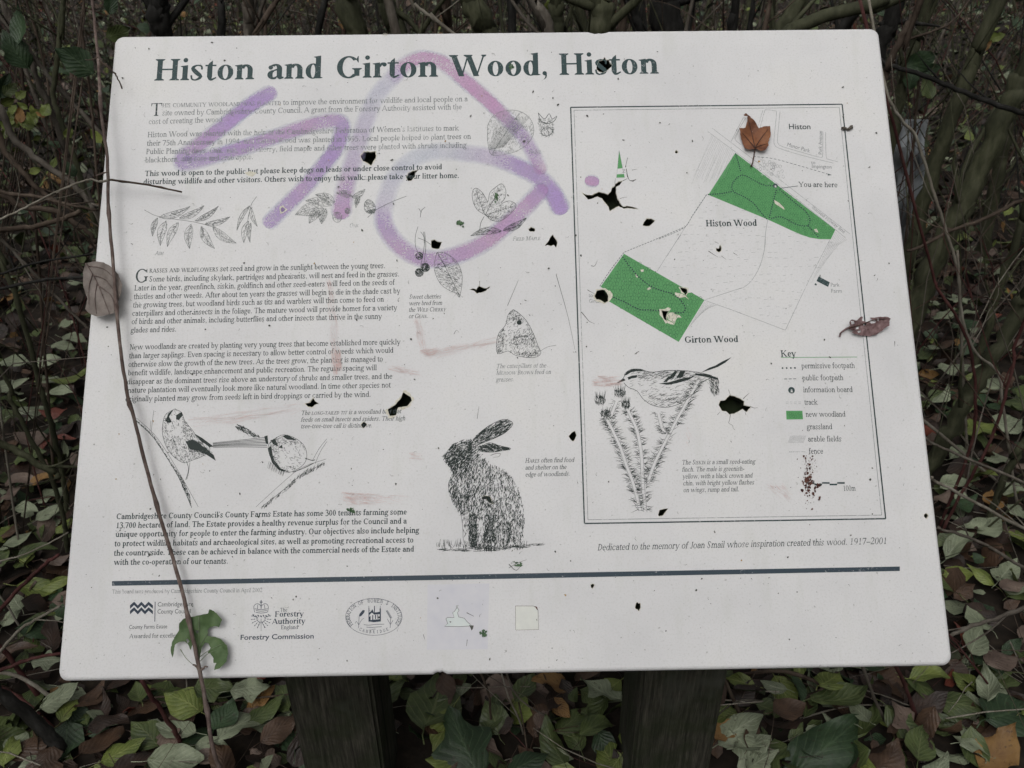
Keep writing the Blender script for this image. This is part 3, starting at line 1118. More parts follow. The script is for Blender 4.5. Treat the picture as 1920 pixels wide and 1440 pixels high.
def wood_mat():
    m, nt, b = mat_new('weathered_grey_timber', 0.9, 0.15)
    tc = N(nt, 'ShaderNodeTexCoord').outputs['Object']
    mp = N(nt, 'ShaderNodeMapping')
    mp.inputs['Scale'].default_value = (1, 1, 0.06)
    nt.links.new(tc, mp.inputs[0])
    grain = noise_n(nt, mp.outputs[0], 210, 4, 0.7)
    col = ramp(nt, grain, [(0.3, (0.014, 0.014, 0.011)), (0.5, (0.042, 0.040, 0.031)), (0.75, (0.095, 0.088, 0.070))])
    alg = noise_n(nt, tc, 18, 4, 0.6)
    col = mix_c(nt, ramp(nt, alg, [(0.42, (0, 0, 0)), (0.62, (0.6, 0.6, 0.6))]), col, (0.020, 0.028, 0.012))
    ck = N(nt, 'ShaderNodeMapping')
    ck.inputs['Scale'].default_value = (1, 1, 0.015)
    nt.links.new(tc, ck.inputs[0])
    crk = noise_n(nt, ck.outputs[0], 90, 2, 0.5)
    col = mix_c(nt, ramp(nt, crk, [(0.30, (0.9, 0.9, 0.9)), (0.36, (0, 0, 0))]), col, (0.006, 0.006, 0.005))
    pl = noise_n(nt, tc, 9, 3, 0.6)
    col = mix_c(nt, ramp(nt, pl, [(0.56, (0, 0, 0)), (0.7, (0.55, 0.55, 0.55))]), col, (0.085, 0.082, 0.074))
    nt.links.new(col, b.inputs['Base Color'])
    bump(nt, b, grain, 0.7, 0.004)
    return m
M['timber'] = wood_mat()

def post(pxc):
    "square timber post whose front face is centred on a place seen below the panel"
    Yf = 0.79
    x = on_plane(pxc, 1356, Yf).x
    w, d = 0.062, 0.125
    import bmesh
    bm = bmesh.new()
    top_f = (Yf - BC.y) / math.cos(PHI) * math.sin(PHI) + BC.z - 0.045
    top_b = (Yf + d - BC.y) / math.cos(PHI) * math.sin(PHI) + BC.z - 0.045
    vs = []
    for (xx, yy, zt) in ((-w, Yf, top_f), (w, Yf, top_f), (w, Yf + d, top_b), (-w, Yf + d, top_b)):
        vs.append((bm.verts.new((x + xx, yy - 0.80, -0.25)), bm.verts.new((x + xx, yy - 0.80, zt))))
    for k in range(4):
        j = (k + 1) % 4
        bm.faces.new((vs[k][0], vs[j][0], vs[j][1], vs[k][1]))
    bm.faces.new([v[1] for v in vs])
    bm.faces.new([v[0] for v in vs][::-1])
    bmesh.ops.bevel(bm, geom=bm.edges[:], offset=0.005, segments=2, affect='EDGES')
    bm.normal_update()
    me = bpy.data.meshes.new('post')
    bm.to_mesh(me)
    bm.free()
    me.materials.append(M['timber'])
    return link('post', me, BOARD)
post(629)
post(1270)

# ---- chipped rims and hairline cracks round the holes
def rim(hp, w, seed, name='chipped_rim', mat='fibre', arc=None):
    r = random.Random(seed)
    pr = Print(0.00022)
    cx = sum(p[0] for p in hp) / len(hp)
    cy = sum(p[1] for p in hp) / len(hp)
    ws = [max(0.25, w * (0.3 + r.random() * 1.1)) for _ in hp]
    out = []
    for p, ww in zip(hp, ws):
        d = math.hypot(p[0] - cx, p[1] - cy) or 1
        if arc:
            a = math.degrees(math.atan2(-(p[1] - cy), p[0] - cx)) % 360
            if not (arc[0] <= a <= arc[1] or arc[0] <= a + 360 <= arc[1]):
                ww = 0.3
        out.append((p[0] + (p[0] - cx) / d * ww, p[1] + (p[1] - cy) / d * ww))
    for k in range(len(hp)):
        j = (k + 1) % len(hp)
        pr.pxpoly([hp[k], hp[j], out[j], out[k]])
    return pr.build(name, M[mat])
for i in (0, 1, 2, 4, 10, 11, 12, 14):
    rim(HOLES[i], (1.2, 1.0, 4.5, 1.6, 3.5, 3.2, 5.5, 1.6)[(0, 1, 2, 4, 10, 11, 12, 14).index(i)], 20 + i)
rim(HOLES[22], 3.4, 77)
for i in (3, 5, 6, 7, 8, 9, 13, 15, 16, 17, 18, 19, 20, 21, 23, 24, 25):
    rim(HOLES[i], .7, 120 + i)
for pts in (
    c11([(962, 905), (990, 878), (1035, 875), (1050, 895), (1100, 905), (1130, 935), (1085, 930), (1062, 960), (1050, 1005), (1015, 975), (972, 955)]),
    c11([(285, 650), (320, 628), (350, 665), (352, 700), (318, 748), (303, 740), (308, 690)]),
    c11([(1050, 650), (1130, 665), (1175, 690), (1215, 735), (1170, 700), (1105, 712), (1060, 690)]),
    c10([(725, 935), (770, 960), (815, 1005), (820, 1025), (775, 995), (735, 970)]),
    c10([(1085, 1200), (1110, 1195), (1125, 1230), (1100, 1225)]),
    c11([(735, 610), (770, 590), (790, 610), (750, 625)]),
    c11([(665, 395), (700, 390), (705, 415), (675, 420)]),
    c11([(610, 440), (635, 470), (628, 490), (612, 465)]),
    c1([(885, 905), (920, 895), (965, 905), (940, 930), (910, 925)]),
):
    pr = Print(0.0002)
    pr.pxpoly(pts)
    pr.build('chipped_patch', M['fibre'])
pr = Print(0.0002)
for pts in (
    c9([(447, 820), (447, 770), (452, 740)]), c9([(560, 555), (545, 620), (538, 640)]), c9([(548, 655), (556, 700), (568, 745), (600, 768), (638, 752)]),
    c9([(490, 925), (520, 915), (555, 910)]), c9([(517, 764), (545, 750), (560, 742)]), c9([(600, 668), (645, 658)]),
    c13([(1242, 362), (1250, 390), (1262, 412)]), c13([(1365, 440), (1390, 415), (1418, 390)]), c13([(1258, 572), (1250, 620), (1243, 645), (1275, 665), (1282, 690), (1298, 704)]),
    c13([(1430, 507), (1460, 518), (1488, 514)]), c13([(1148, 575), (1170, 550)]), c13([(1388, 575), (1380, 545)]),
    c12([(-30, 205), (20, 235)]), c11([(1430, 185), (1490, 225), (1540, 255)]), c11([(1575, 240), (1630, 280)]), c11([(1500, 80), (1545, 100)]),
    c11([(68, 620), (100, 640), (148, 664)]), c11([(0, 870), (50, 930), (90, 975), (150, 1003)]), c11([(110, 350), (150, 352), (180, 290)]),
    c4([(820, 810), (820, 850)]), c4([(195, 970), (190, 955), (203, 938)]), c7([(760, 1330), (830, 1290), (905, 1262)]), c7([(760, 1300), (820, 1350), (870, 1290)]),
    c7([(610, 410), (650, 395), (690, 395), (675, 420), (630, 425)]), c4([(622, 1220), (640, 1190), (660, 1205)]), cw([(1205, 520), (1200, 560), (1196, 575)]),
    cw([(845, 478), (858, 520)]), c12([(1785, 1200), (1785, 1260)]), c13([(460, 65), (480, 40), (490, 45)]), c11([(600, 1345), (625, 1325), (650, 1318)]),
    c1([(1400, 545), (1420, 540)]), c7([(1320, 625), (1325, 645)]), c14([(1395, 575), (1415, 635)]), c7([(500, 110), (515, 10)]),
    c4([(1035, 1000), (1120, 800)]), c4([(1410, 760), (1500, 1080), (1555, 1340)]), cw([(1200, 300), (1260, 330)]),
):
    pr = Print(0.0002)
    pr.stroke(pts, rnd.uniform(.5, 1.0), .25, 3)
    pr.build('hairline_crack', M['dirt'])
pr = Print(0.0002)
pr.pxpoly(c9([(538, 640), (548, 612), (545, 645)]))
pr.pxpoly(c9([(550, 695), (562, 715), (572, 748), (556, 728)]))
pr.pxpoly(c9([(575, 762), (605, 760), (640, 748), (610, 772)]))
pr.build('crack_flake', M['dirt'])
# ------------------------------------------------------------------ lettering
pr = Print()
for w, x0, x1 in (('Histon', 288, 477), ('and', 499, 605), ('Girton', 629, 822), ('Wood,', 844, 1029), ('Histon', 1048, 1236)):
    f = lambda x: 151.3 + (138 - 151.3) * (x - 288) / (1236 - 288)
    pr.text(w, x0, f(x0), x1, f(x1), 61, 150, 36, 0, 6)
pr.build('heading_lettering', M['title'])

def block(name, lines, em, mat, T=84, t=36, shear=0.0, q=2):
    T, t = T * 1.02, t * 1.16
    pr = Print()
    for L in lines:
        pr.text(L[0], *L[1:5], em, T, t, shear, q)
    o = pr.build(name, M[mat])
    return o

pr = Print()
pr.text('T', 281.5, 217.5, 304, 217, 36, 92, 34, 0, 4)
pr.build('drop_capital', M['text'])
pr = Print()
pr.text('G', 252.5, 530, 277.5, 529.5, 38, 96, 34, 0, 5)
pr.build('drop_capital', M['text'])
block('paragraph_lettering', [
    ('^his community woodland was planted~ to improve the environment for wildlife and local people on a', 304.5, 201.5, 877, 190),
    ('site owned by Cambridgeshire County Council. A grant from the Forestry Authority assisted with the', 304, 216.6, 866, 205),
    ('cost of creating the wood.', 278.5, 233, 420, 228.6)], 15.2, 'faint')
block('paragraph_lettering', [
    ('Histon Wood was planted with the help of the Cambridgeshire Federation of Women’s Institutes to mark', 276.5, 257.5, 861, 244.6),
    ('their 75th Anniversary in 1994, and Girton Wood was planted in 1995. Local people helped to plant trees on', 275, 273.5, 883, 260.3),
    ('Public Planting days. Oak, ash, wild cherry, field maple and other trees were planted with shrubs including', 273.7, 289.2, 875, 276.7),
    ('blackthorn, dog rose and crab apple.', 272, 305, 475, 298.6)], 15.2, 'faint', 92, 38)
block('paragraph_lettering', [
    ('This wood is open to the public but please keep dogs on leads or under close control to avoid', 271, 330.4, 829, 317.4),
    ('disturbing wildlife and other visitors. Others wish to enjoy this walk: please take your litter home.', 268.5, 345.8, 861, 333.6)], 15.2, 'bold', 132, 46)
block('paragraph_lettering', [
    ('^rasses and wildflowers~ set seed and grow in the sunlight between the young trees.', 280, 511.4, 722.7, 502.7),
    ('Some birds, including skylark, partridges and pheasants, will nest and feed in the grasses.', 279.4, 528.3, 749, 518.4),
    ('Later in the year, greenfinch, siskin, goldfinch and other seed-eaters will feed on the seeds of', 251.7, 545, 740, 534),
    ('thistles and other weeds. After about ten years the grasses will begin to die in the shade cast by', 250.5, 561, 750.4, 550),
    ('the growing trees, but woodland birds such as tits and warblers will then come to feed on', 249, 576.8, 719.8, 565.7),
    ('caterpillars and other insects in the foliage. The mature wood will provide homes for a variety', 247.6, 592.5, 744.6, 581.4),
    ('of birds and other animals, including butterflies and other insects that thrive in the sunny', 246.4, 607.9, 716, 597.7),
    ('glades and rides.', 245, 624, 331, 621.7)], 15.4, 'text', 96, 40)
block('paragraph_lettering', [
    ('New woodlands are created by planting very young trees that become established more quickly', 242.7, 655.6, 750.8, 645.7),
    ('than larger saplings. Even spacing is necessary to allow better control of weeds which would', 241.6, 672, 737.7, 661.4),
    ('otherwise slow the growth of the new trees. As the trees grow, the planting is managed to', 240.4, 688, 718, 677.7),
    ('benefit wildlife, landscape enhancement and public recreation. The regular spacing will', 239.5, 704, 706.5, 694),
    ('disappear as the dominant trees rise above an understory of shrubs and smaller trees, and the', 238, 720.6, 735.7, 710),
    ('mature plantation will eventually look more like natural woodland. In time other species not', 235.5, 736.7, 732.7, 726.5),
    ('originally planted may grow from seeds left in bird droppings or carried by the wind.', 234.6, 753, 695.4, 744)], 15.4, 'text', 96, 40)
block('paragraph_lettering', [
    ('Cambridgeshire County Council’s County Farms Estate has some 300 tenants farming some', 217.8, 973.6, 762.8, 964.6),
    ('13,700 hectares of land. The Estate provides a healthy revenue surplus for the Council and a', 217, 990.4, 762.8, 981.7),
    ('unique opportunity for people to enter the farming industry. Our objectives also include helping', 216, 1006.9, 786, 999),
    ('to protect wildlife habitats and archaeological sites, as well as promoting recreational access to', 214.2, 1024.3, 775.4, 1017.2),
    ('the countryside. These can be achieved in balance with the commercial needs of the Estate and', 213, 1042, 776.4, 1034.3),
    ('with the co-operation of our tenants.', 213, 1059.2, 427.7, 1057)], 16.2, 'bold', 136, 48)
IT = 0.24
block('caption_lettering', [('The ^long-tailed tit~ is a woodland bird that', 564, 778.4, 752, 774.8),
    ('feeds on small insects and spiders. Their high', 563.6, 790.8, 759.6, 788.2), ('tsee-tsee-tsee call is distinctive.', 563.6, 803.2, 698, 801.2)], 12.6, 'text', 84, 36, IT)
block('caption_lettering', [('Sweet cherries', 766.8, 560.6, 827, 559.6), ('were bred from', 766.4, 572.8, 829, 571.6), ('the W^ild~ C^herry~', 766, 584.7, 836, 583.6), ('or G^ean~.', 766, 596.8, 802, 596.2)], 12.4, 'text', 84, 36, IT)
block('caption_lettering', [('The caterpillars of the', 930, 690.6, 1024, 689), ('M^eadow~ B^rown~ feed on', 930, 703, 1033, 701), ('grasses.', 930, 715.8, 964, 715)], 12.4, 'faint', 84, 36, IT)
block('caption_lettering', [('H^ares~ often find food', 984.5, 867.8, 1076.4, 866.2), ('and shelter on the', 984.5, 880.8, 1062, 879.4), ('edge of woodlands.', 984.7, 893.8, 1068.8, 892.2)], 12.8, 'text', 88, 38, IT)
block('caption_lettering', [('The S^iskin~ is a small seed-eating', 1278, 871.2, 1416, 869.2), ('finch. The male is greenish-', 1278.4, 884.4, 1395.6, 882.6),
    ('yellow, with a black crown and', 1279.5, 897.4, 1410.7, 895.4), ('chin, with bright yellow flashes', 1280.4, 910.2, 1414, 908.2), ('on wings, rump and tail.', 1281, 923, 1385.6, 921.2)], 13.0, 'text', 84, 36, IT)
for w, x0, y0, x1, y1, f in (('A^sh~', 290.5, 478.5, 306, 478, 'faint'), ('O^ak~', 655, 426.5, 672, 426, 'faint'), ('H^azel~', 991, 288.4, 1015, 288, 'faint'), ('F^ield~ M^aple~', 961, 451.4, 1013, 450, 'faint')):
    block('caption_lettering', [(w, x0, y0, x1, y1)], 11.6, f, 84, 38, IT)
block('dedication_lettering', [('Dedicated to the memory of Joan Smail whose inspiration created this wood. 1917–2001', 1120, 1032.2, 1663, 1019.8)], 18.4, 'text', 80, 34, IT, 3)
block('imprint_lettering', [('This board was produced by Cambridgeshire County Council in April 2002', 209.8, 1113, 492, 1110)], 11.4, 'faint', 84, 38)
pr = Print()
pr.pxpoly([(210, 1089.6), (949, 1075.8), (1687, 1062.2), (1687, 1070.6), (949, 1085.2), (210, 1098.4)])
pr.build('divider_bar', ink('divider_ink', (0.014, 0.034, 0.052), 0.03, 0.76))

# ------------------------------------------------------------------ map
pr = Print()
FR = [B(1067, 197.8), B(1576, 199), B(1664, 971), B(1099, 983)]
fx0 = (FR[0][0] + FR[3][0]) / 2; fx1 = (FR[1][0] + FR[2][0]) / 2
fy0 = (FR[2][1] + FR[3][1]) / 2; fy1 = (FR[0][1] + FR[1][1]) / 2
def rect_lines(pr, x0, x1, y0, y1, w):
    for a, b in (((x0, y0), (x1, y0)), ((x1, y0), (x1, y1)), ((x1, y1), (x0, y1)), ((x0, y1), (x0, y0))):
        pr.line2([np.array(a), np.array(b)], w)
rect_lines(pr, fx0, fx1, fy0, fy1, 1.6)
pr.build('map_frame', M['bold'])
pr = Print()
rect_lines(pr, fx0 + .0042, fx1 - .0042, fy0 + .0042, fy1 - .0042, 0.6)
pr.build('map_inner_frame', M['grey'])

HW = c10([(378, 512), (1278, 1203), (1237, 1290), (1130, 1288), (1050, 1275), (960, 1245), (860, 1200), (670, 1112), (135, 890)])
GW = c11([(480, 215), (1385, 735), (1095, 1207), (165, 662)])
def cut_fill(pr, poly):
    "a printed area, broken where the panel is holed"
    bp = [B(*p) for p in poly]
    inside = [h for h in HOLEB if any(in_poly(x, y, bp) for x, y in h)]
    # clip hole loops to a union: simply drop triangles whose centre is in a hole
    ex = []
    v2, tr = fill2d(bp, [h for h in inside if all(in_poly(x, y, bp) for x, y in h)])
    for f in tr:
        pr.poly([v2[i] for i in f])
pr = Print(0.00008)
cut_fill(pr, HW)
pr.build('woodland_area', M['green'])
pr = Print(0.00008)
# the corner of this wood is broken away with the panel, so it stops at the hole's edge
GWc = c11([(480, 215), (1110, 577), (1195, 610), (1198, 655), (1240, 652), (1385, 735), (1095, 1207), (305, 748), (312, 690), (288, 640), (262, 612), (215, 588)])
cut_fill(pr, GWc)
pr.build('woodland_area', M['green'])
pr = Print(0.00008)
pr.pxpoly(c14([(242, 586), (380, 586), (386, 658), (246, 660)]))
pr.build('key_swatch', M['green'])
# tree signs in the woods
pr = Print(0.00016)
def tree_sign(pr, x, y, r, w=.45):
    pts = [(x + r * .35 * math.sin(a) * (1 + .5 * math.cos(a)) * 1.1, y - r * .55 * math.cos(a)) for a in [2 * math.pi * k / 7 for k in range(8)]]
    pr.stroke(pts, w, w, 1)
rg = random.Random(5)
def scatter(poly, step, jit):
    xs = [p[0] for p in poly]; ys = [p[1] for p in poly]
    y = min(ys)
    out = []
    while y < max(ys):
        x = min(xs) + rg.uniform(0, step)
        while x < max(xs):
            X, Y = x + rg.uniform(-jit, jit), y + rg.uniform(-jit, jit)
            if in_poly(X, Y, poly) and in_poly(X + 2, Y + 3, poly) and in_poly(X - 2, Y - 3, poly) and not any(in_poly(X, Y, h) for h in HOLES):
                out.append((X, Y))
            x += step
        y += step
    return out
for x, y in scatter(HW, 5.6, 1.6):
    tree_sign(pr, x, y, 5.2, .3)
for x, y in scatter(GW, 7.0, 1.8):
    tree_sign(pr, x, y, 7.4, .38)
for x, y in scatter(c14([(244, 590), (378, 590), (384, 655), (248, 656)]), 5, 1.4):
    tree_sign(pr, x, y, 5, .3)
ts_ = pr.build('tree_symbols', ink('symbol_green_ink', (0.035, 0.125, 0.05), 0.0, 0.8))
ts_['kind'] = 'stuff'
# footpaths
pr = Print(0.0002)
for pts in ([(380, 522), (408, 610), (428, 690)], [(715, 810), (640, 803), (560, 768), (480, 724), (430, 715), (375, 755), (345, 815), (368, 866), (450, 905), (540, 965), (600, 1040), (664, 1112)],
            [(135, 886), (240, 880), (350, 860)], [(745, 850), (718, 960), (680, 1105)], [(780, 845), (900, 950), (1000, 1030), (1047, 1100), (1032, 1165), (960, 1165), (900, 1145), (820, 1100), (760, 1088), (690, 1108)],
            [(1035, 1172), (1080, 1220), (1128, 1278)]):
    pr.dots(c10(pts), 0.95, 2.9)
pr.build('permissive_footpath', M['title'])
pr = Print(0.0002)
for pts in ([(468, 255), (560, 380), (660, 490), (780, 580), (900, 630), (1020, 665), (1110, 730), (1165, 810), (1165, 850), (1140, 878), (1045, 880)],
            [(868, 855), (760, 846), (670, 846), (590, 815), (490, 760), (360, 705)]):
    pr.dots(c11(pts), 1.05, 3.2)
pr.build('permissive_footpath', M['title'])
pr = Print(0.0002)
pr.dots(c14([(212, 226), (345, 224)]), 1.15, 5.0)
pr.build('permissive_footpath', M['title'])
pr = Print(0.0002)
pr.dash(c10([(118, 888), (0, 1062), (-90, 1190), (-330, 1295)]), .55, 2.6, 1.3)
pr.dash(c9([(1060, 1185), (790, 1300), (520, 1410)]), .6, 2.6, 1.3)
pr.dash(c11([(478, 202), (330, 395), (190, 608)]), .7, 2.6, 1.3)
pr.build('public_footpath', M['title'])
pr = Print(0.0002)
pr.dash(c10([(540, 545), (720, 565), (960, 630), (1215, 705)]), .6, 3.2, 2.0)
pr.pxpoly(c10([(1212, 700), (1246, 712), (1210, 716)]))
pr.build('public_footpath', M['title'])
pr = Print(0.0002)
pr.dash(c14([(226, 318), (356, 316)]), .75, 3.6, 1.8)
pr.build('public_footpath', M['title'])
pr = Print(0.0002)
pr.disc(B(*c10([(738, 808)])[0]), 3.1, 14)
pr.build('information_symbol', M['title'])
pr = Print(0.0002)
pr.disc(B(*c14([(288, 413)])[0]), 4.0, 16)
pr.build('information_symbol', M['title'])
pr = Print(0.0002)
pr.stroke(c10([(775, 832), (940, 810)]), .7)
pr.build('pointer_line', M['title'])
pr = Print(0.0002)
pr.pxpoly(c12([(930, 470), (1055, 537), (1035, 588), (905, 522)]))
pr.pxpoly(c12([(890, 545), (911, 557), (902, 575), (882, 563)]))
pr.build('farm_building', M['title'])
pr = Print(0.0002)
for k in range(5):
    y0 = 1188 if k % 2 == 0 else 1201
    pr.pxpoly(c14([(417 + k * 64, y0), (417 + (k + 1) * 64, y0), (417 + (k + 1) * 64, y0 + 14), (417 + k * 64, y0 + 14)]))
pr.build('scale_bar', M['title'])
pr = Print(0.00026)
pr.text('i', *c10([(728, 823)])[0], *c10([(752, 823)])[0], 6.2, 170, 60, 0, 3)
pr.build('symbol_lettering', M['white'])
pr = Print(0.00026)
pr.text('i', *c14([(276, 430)])[0], *c14([(303, 430)])[0], 8.2, 170, 60, 0, 3)
pr.build('symbol_lettering', M['white'])
# roads, railway, fields
pr = Print()
for pts in ([(170, 290), (800, 770), (1410, 1243)], [(130, 320), (700, 745), (1368, 1275)],
            [(340, 410), (395, 300), (450, 195)], [(365, 385), (415, 290), (470, 200)], [(385, 400), (378, 385), (420, 285)], [(385, 405), (430, 440)],
            [(585, 265), (625, 130)], [(600, 290), (640, 140), (660, 125), (735, 135), (748, 150), (735, 300), (725, 400), (732, 440), (770, 470), (960, 530), (1260, 605)],
            [(780, 140), (765, 290), (757, 400), (765, 430), (800, 455), (950, 500), (1130, 550), (1162, 540), (1165, 450), (1165, 320)],
            [(1190, 325), (1195, 540), (1220, 570), (1300, 592)]):
    pr.stroke(c10(pts), .42, .42, 3)
pr.build('road_lines', M['grey'])
pr = Print()
for pts in ([(670, 1112), (650, 1230), (640, 1380), (625, 1440)],):
    pr.stroke(c10(pts), .42)
pr.stroke(c12([(330, 0), (322, 150), (270, 350), (180, 510), (90, 590), (0, 620)]), .42)
pr.stroke(c11([(1800, 600), (1600, 665), (1395, 732)]), .42)
pr.stroke(c11([(1385, 738), (1800, 885)]), .42)
pr.stroke(c12([(0, 865), (555, 1075)]), .42)
pr.stroke(c12([(555, 1075), (760, 640), (900, 360), (1060, 50)]), .42)
pr.stroke(c9([(1275, 885), (1080, 1180), (915, 1440)]), .36)
pr.stroke(c11([(1120, 0), (980, 210), (850, 415)]), .36)
pr.build('field_boundary', M['grey'])
pr = Print()
for k in range(17):                      # ploughland ruled beside the woods
    x = 168 + k * 12.5
    y = 355 + k * 9
    L = 560 - k * 14
    pr.stroke(c10([(x, y + rg.uniform(-6, 6)), (x - L * .33 + k * 1.2, y + L * .8 * rg.uniform(.82, 1.0))]), .17, .17, 1)
for k in range(9):
    pr.stroke(c10([(1280 + k * 13, 1225 + k * 8), (1205 + k * 15, 1380 - k * 6)]), .17, .17, 1)
for k in range(6):
    pr.stroke(c12([(1062 + k * 20, 70 + k * 6), (850 + k * 34, 540 - k * 52)]), .2, .2, 1)
for k in range(9):
    pr.stroke(c11([(1390 + k * 17, 755 + k * 5), (1215 + k * 22, 1040 - k * 26)]), .2, .2, 1)
for k in range(15):
    pr.stroke(c14([(258 + k * 9, 858), (284 + k * 9, 795)]), .26, .26, 1)
pr.build('ploughland_hatching', M['grey'])['kind'] = 'stuff'
pr = Print()
pr.dash(c14([(240, 512), (372, 512)]), .34, 3, 2)
pr.dash(c14([(240, 526), (372, 526)]), .34, 3, 2)
pr.build('track_symbol', M['grey'])
pr = Print()
pr.stroke(c14([(265, 934), (405, 930)]), .3)
for k in range(9):
    pr.stroke(c14([(270 + k * 16, 929), (274 + k * 16, 937)]), .3, .3, 1)
pr.build('fence_symbol', M['grey'])
pr = Print()
FLD = [(1328, 365), (1430, 410), (1540, 452), (1565, 452), (1474, 614), (1330, 556), (1235, 505), (1290, 420)]
for x, y in scatter(FLD, 15, 3.5):
    if rg.random() < .8:
        pr.stroke([(x, y), (x + rg.uniform(4, 9), y - .3)], .34, .2, 1)
for k in range(26):
    a = rg.uniform(0, 6.28); x = 1443 + rg.uniform(-20, 26); y = 313 + (x - 1443) * .35 + rg.uniform(-10, 14)
    tree_sign(pr, x, y, 6, .35)
pr.build('grassland_marks', M['grey'])['kind'] = 'stuff'
pr = Print()
pr.pxpoly(c9([(484, 490), (516, 650), (470, 655)])); pr.pxpoly(c9([(465, 705), (528, 702), (533, 733), (460, 736)]))
pr.build('north_arrow', M['green'])
pr = Print()
pr.pxpoly(c14([(198, 134), (842, 130), (842, 135), (198, 139)]))
pr.build('key_rule', M['green'])
pr = Print()
pr.stroke(c9([(484, 490), (533, 733), (460, 736), (484, 490)]), .3, .3, 0)
pr.sans('N', *c9([(512, 662)])[0], *c9([(514, 690)])[0], 8)
pr.build('north_arrow_outline', M['grey'])

block('map_lettering', [('Histon Wood', 1323.5, 424.6, 1419.6, 423.6)], 18.2, 'bold', 146, 48, 0, 3)
block('map_lettering', [('Girton Wood', 1283.7, 642.8, 1384.6, 641.4)], 18.2, 'bold', 146, 48, 0, 3)
block('map_lettering', [('You are here', 1497.5, 350.4, 1570.6, 351.2)], 14.6, 'text', 96, 42, 0, 3)
pr = Print()
pr.sans('Histon', 1479.6, 242.2, 1519.8, 242.2, 14.5, .012)
pr.build('map_lettering', M['text'])
pr = Print()
pr.sans('Manor Park', 1475.4, 274, 1517.7, 286.5, 10.5); pr.sans('Park Avenue', 1541, 289.5, 1541.2, 246, 9.5)
pr.sans('to', 1521, 307.8, 1528.6, 307.8, 9.5); pr.sans('Impington', 1522.5, 315, 1559, 316.4, 10)
pr.sans('disused railway line', 1521.5, 390, 1582, 438, 9.8); pr.sans('Park', 1558, 537.6, 1574, 537.6, 10.5); pr.sans('Farm', 1559, 549, 1578.5, 549, 10.5)
pr.sans('to', 1103.8, 557.2, 1111.3, 557.2, 10.5); pr.sans('Girton', 1104.7, 567.8, 1128, 567.8, 10.5)
pr.build('map_lettering', M['grey'])
block('key_lettering', [('Key', 1464.2, 669, 1492.5, 668.6)], 18.4, 'bold', 140, 46, 0, 3)
block('key_lettering', [('permissive footpath', 1502.7, 690.8, 1603, 690.2), ('public footpath', 1504.4, 713.4, 1581.5, 712.8), ('information board', 1506, 735.6, 1599, 735.2),
    ('track', 1508.4, 759, 1533.4, 758.8), ('new woodland', 1510.7, 781.6, 1585.5, 781.2), ('grassland', 1512.7, 805, 1560.7, 804.8), ('arable fields', 1515, 828, 1578.3, 827.6), ('fence', 1516.7, 850.8, 1543.8, 850.6),
    ('0', 1509, 920.4, 1515.5, 920.4), ('100m', 1581, 920.6, 1604.4, 920.2)], 15.4, 'text', 84, 38, 0, 2)

# ------------------------------------------------------------------ drawings
def outline_pen(pr, pts, w=.5, close=False, smooth=3):
    p = list(pts) + ([pts[0]] if close else [])
    pr.stroke(p, w, w, smooth)

# hare
pr = Print()
HB = c7([(222, 420), (240, 385), (300, 320), (370, 290), (440, 285), (490, 290), (530, 350), (545, 430), (590, 470), (660, 510), (740, 550), (800, 610), (832, 680), (862, 760), (882, 850), (887, 930), (882, 1020), (872, 1110), (840, 1150), (700, 1175), (600, 1190), (430, 1165), (390, 1110), (382, 1000), (370, 900), (330, 850), (290, 770), (265, 700), (265, 630), (300, 560), (280, 510), (240, 470)])
E1 = c7([(470, 280), (520, 225), (600, 165), (690, 122), (745, 117), (792, 145), (770, 185), (720, 230), (640, 270), (560, 302), (510, 322)])
E2 = c7([(530, 340), (600, 305), (680, 330), (765, 348), (765, 362), (700, 372), (640, 382), (560, 382), (520, 370)])
inv = lambda x, y: ((x - 780) * 4.3625, (y - 760) * 4.3625)
def hd(x, y):
    X, Y = inv(x, y)
    d = .42
    if X < 440 and Y < 900: d = .72
    if 430 < X < 500 and Y > 900: d = 1.0
    if 560 < X < 640 and Y > 900: d = .8
    if 735 < X < 775 and 960 < Y < 1110: d = .9
    if X < 432 and Y > 900: d = .16
    if 500 < X < 548 and 930 < Y < 1140: d = .12
    if X > 640 and Y < 900: d = .34
    if Y < 520 and X < 460: d = .85
    if 340 < X < 420 and 600 < Y < 710: d = .3
    if 350 < X < 425 and 310 < Y < 370: d = .3
    return d
def ha(x, y):
    X, Y = inv(x, y)
    return math.radians(105 - max(0, (X - 400)) * .03 + (35 if Y < 460 else 0))
pr.hatch(HB, 3900, ha, 6.5, .74, .35, hd)
pr.hatch(c7([(432, 900), (470, 880), (505, 940), (500, 1040), (520, 1165), (435, 1150)]), 130, math.radians(95), 6, .6, .4)
pr.hatch(c7([(560, 980), (600, 930), (650, 900), (640, 1040), (600, 1175), (560, 1180)]), 110, math.radians(98), 6, .6, .4)
pr.hatch(c7([(230, 400), (300, 330), (440, 290), (470, 330), (430, 480), (290, 540)]), 380, math.radians(140), 5, .6, .5)
pr.hatch(E1, 420, math.radians(-28), 8, .72, .2)
pr.hatch(E2, 210, math.radians(8), 8, .72, .2)
outline_pen(pr, E1, .6); outline_pen(pr, E2, .55)
pr.pxpoly(c7([(690, 362), (715, 338), (765, 348), (767, 364), (720, 366)]))
pr.pxpoly(c7([(500, 262), (520, 225), (585, 178), (560, 215), (520, 250)]))
outline_pen(pr, HB[17:25], .4)
for k in range(130):                       # grass at its feet
    X = rg.uniform(170, 900); Y = 1160 + rg.uniform(-12, 26) - (25 if X < 400 else 0) * rg.random()
    L = rg.uniform(15, 60) * (1 if X < 420 or X > 850 else .4)
    pr.stroke(c7([(X, Y), (X + rg.uniform(-18, 18), Y - L)]), .55, .2, 1)
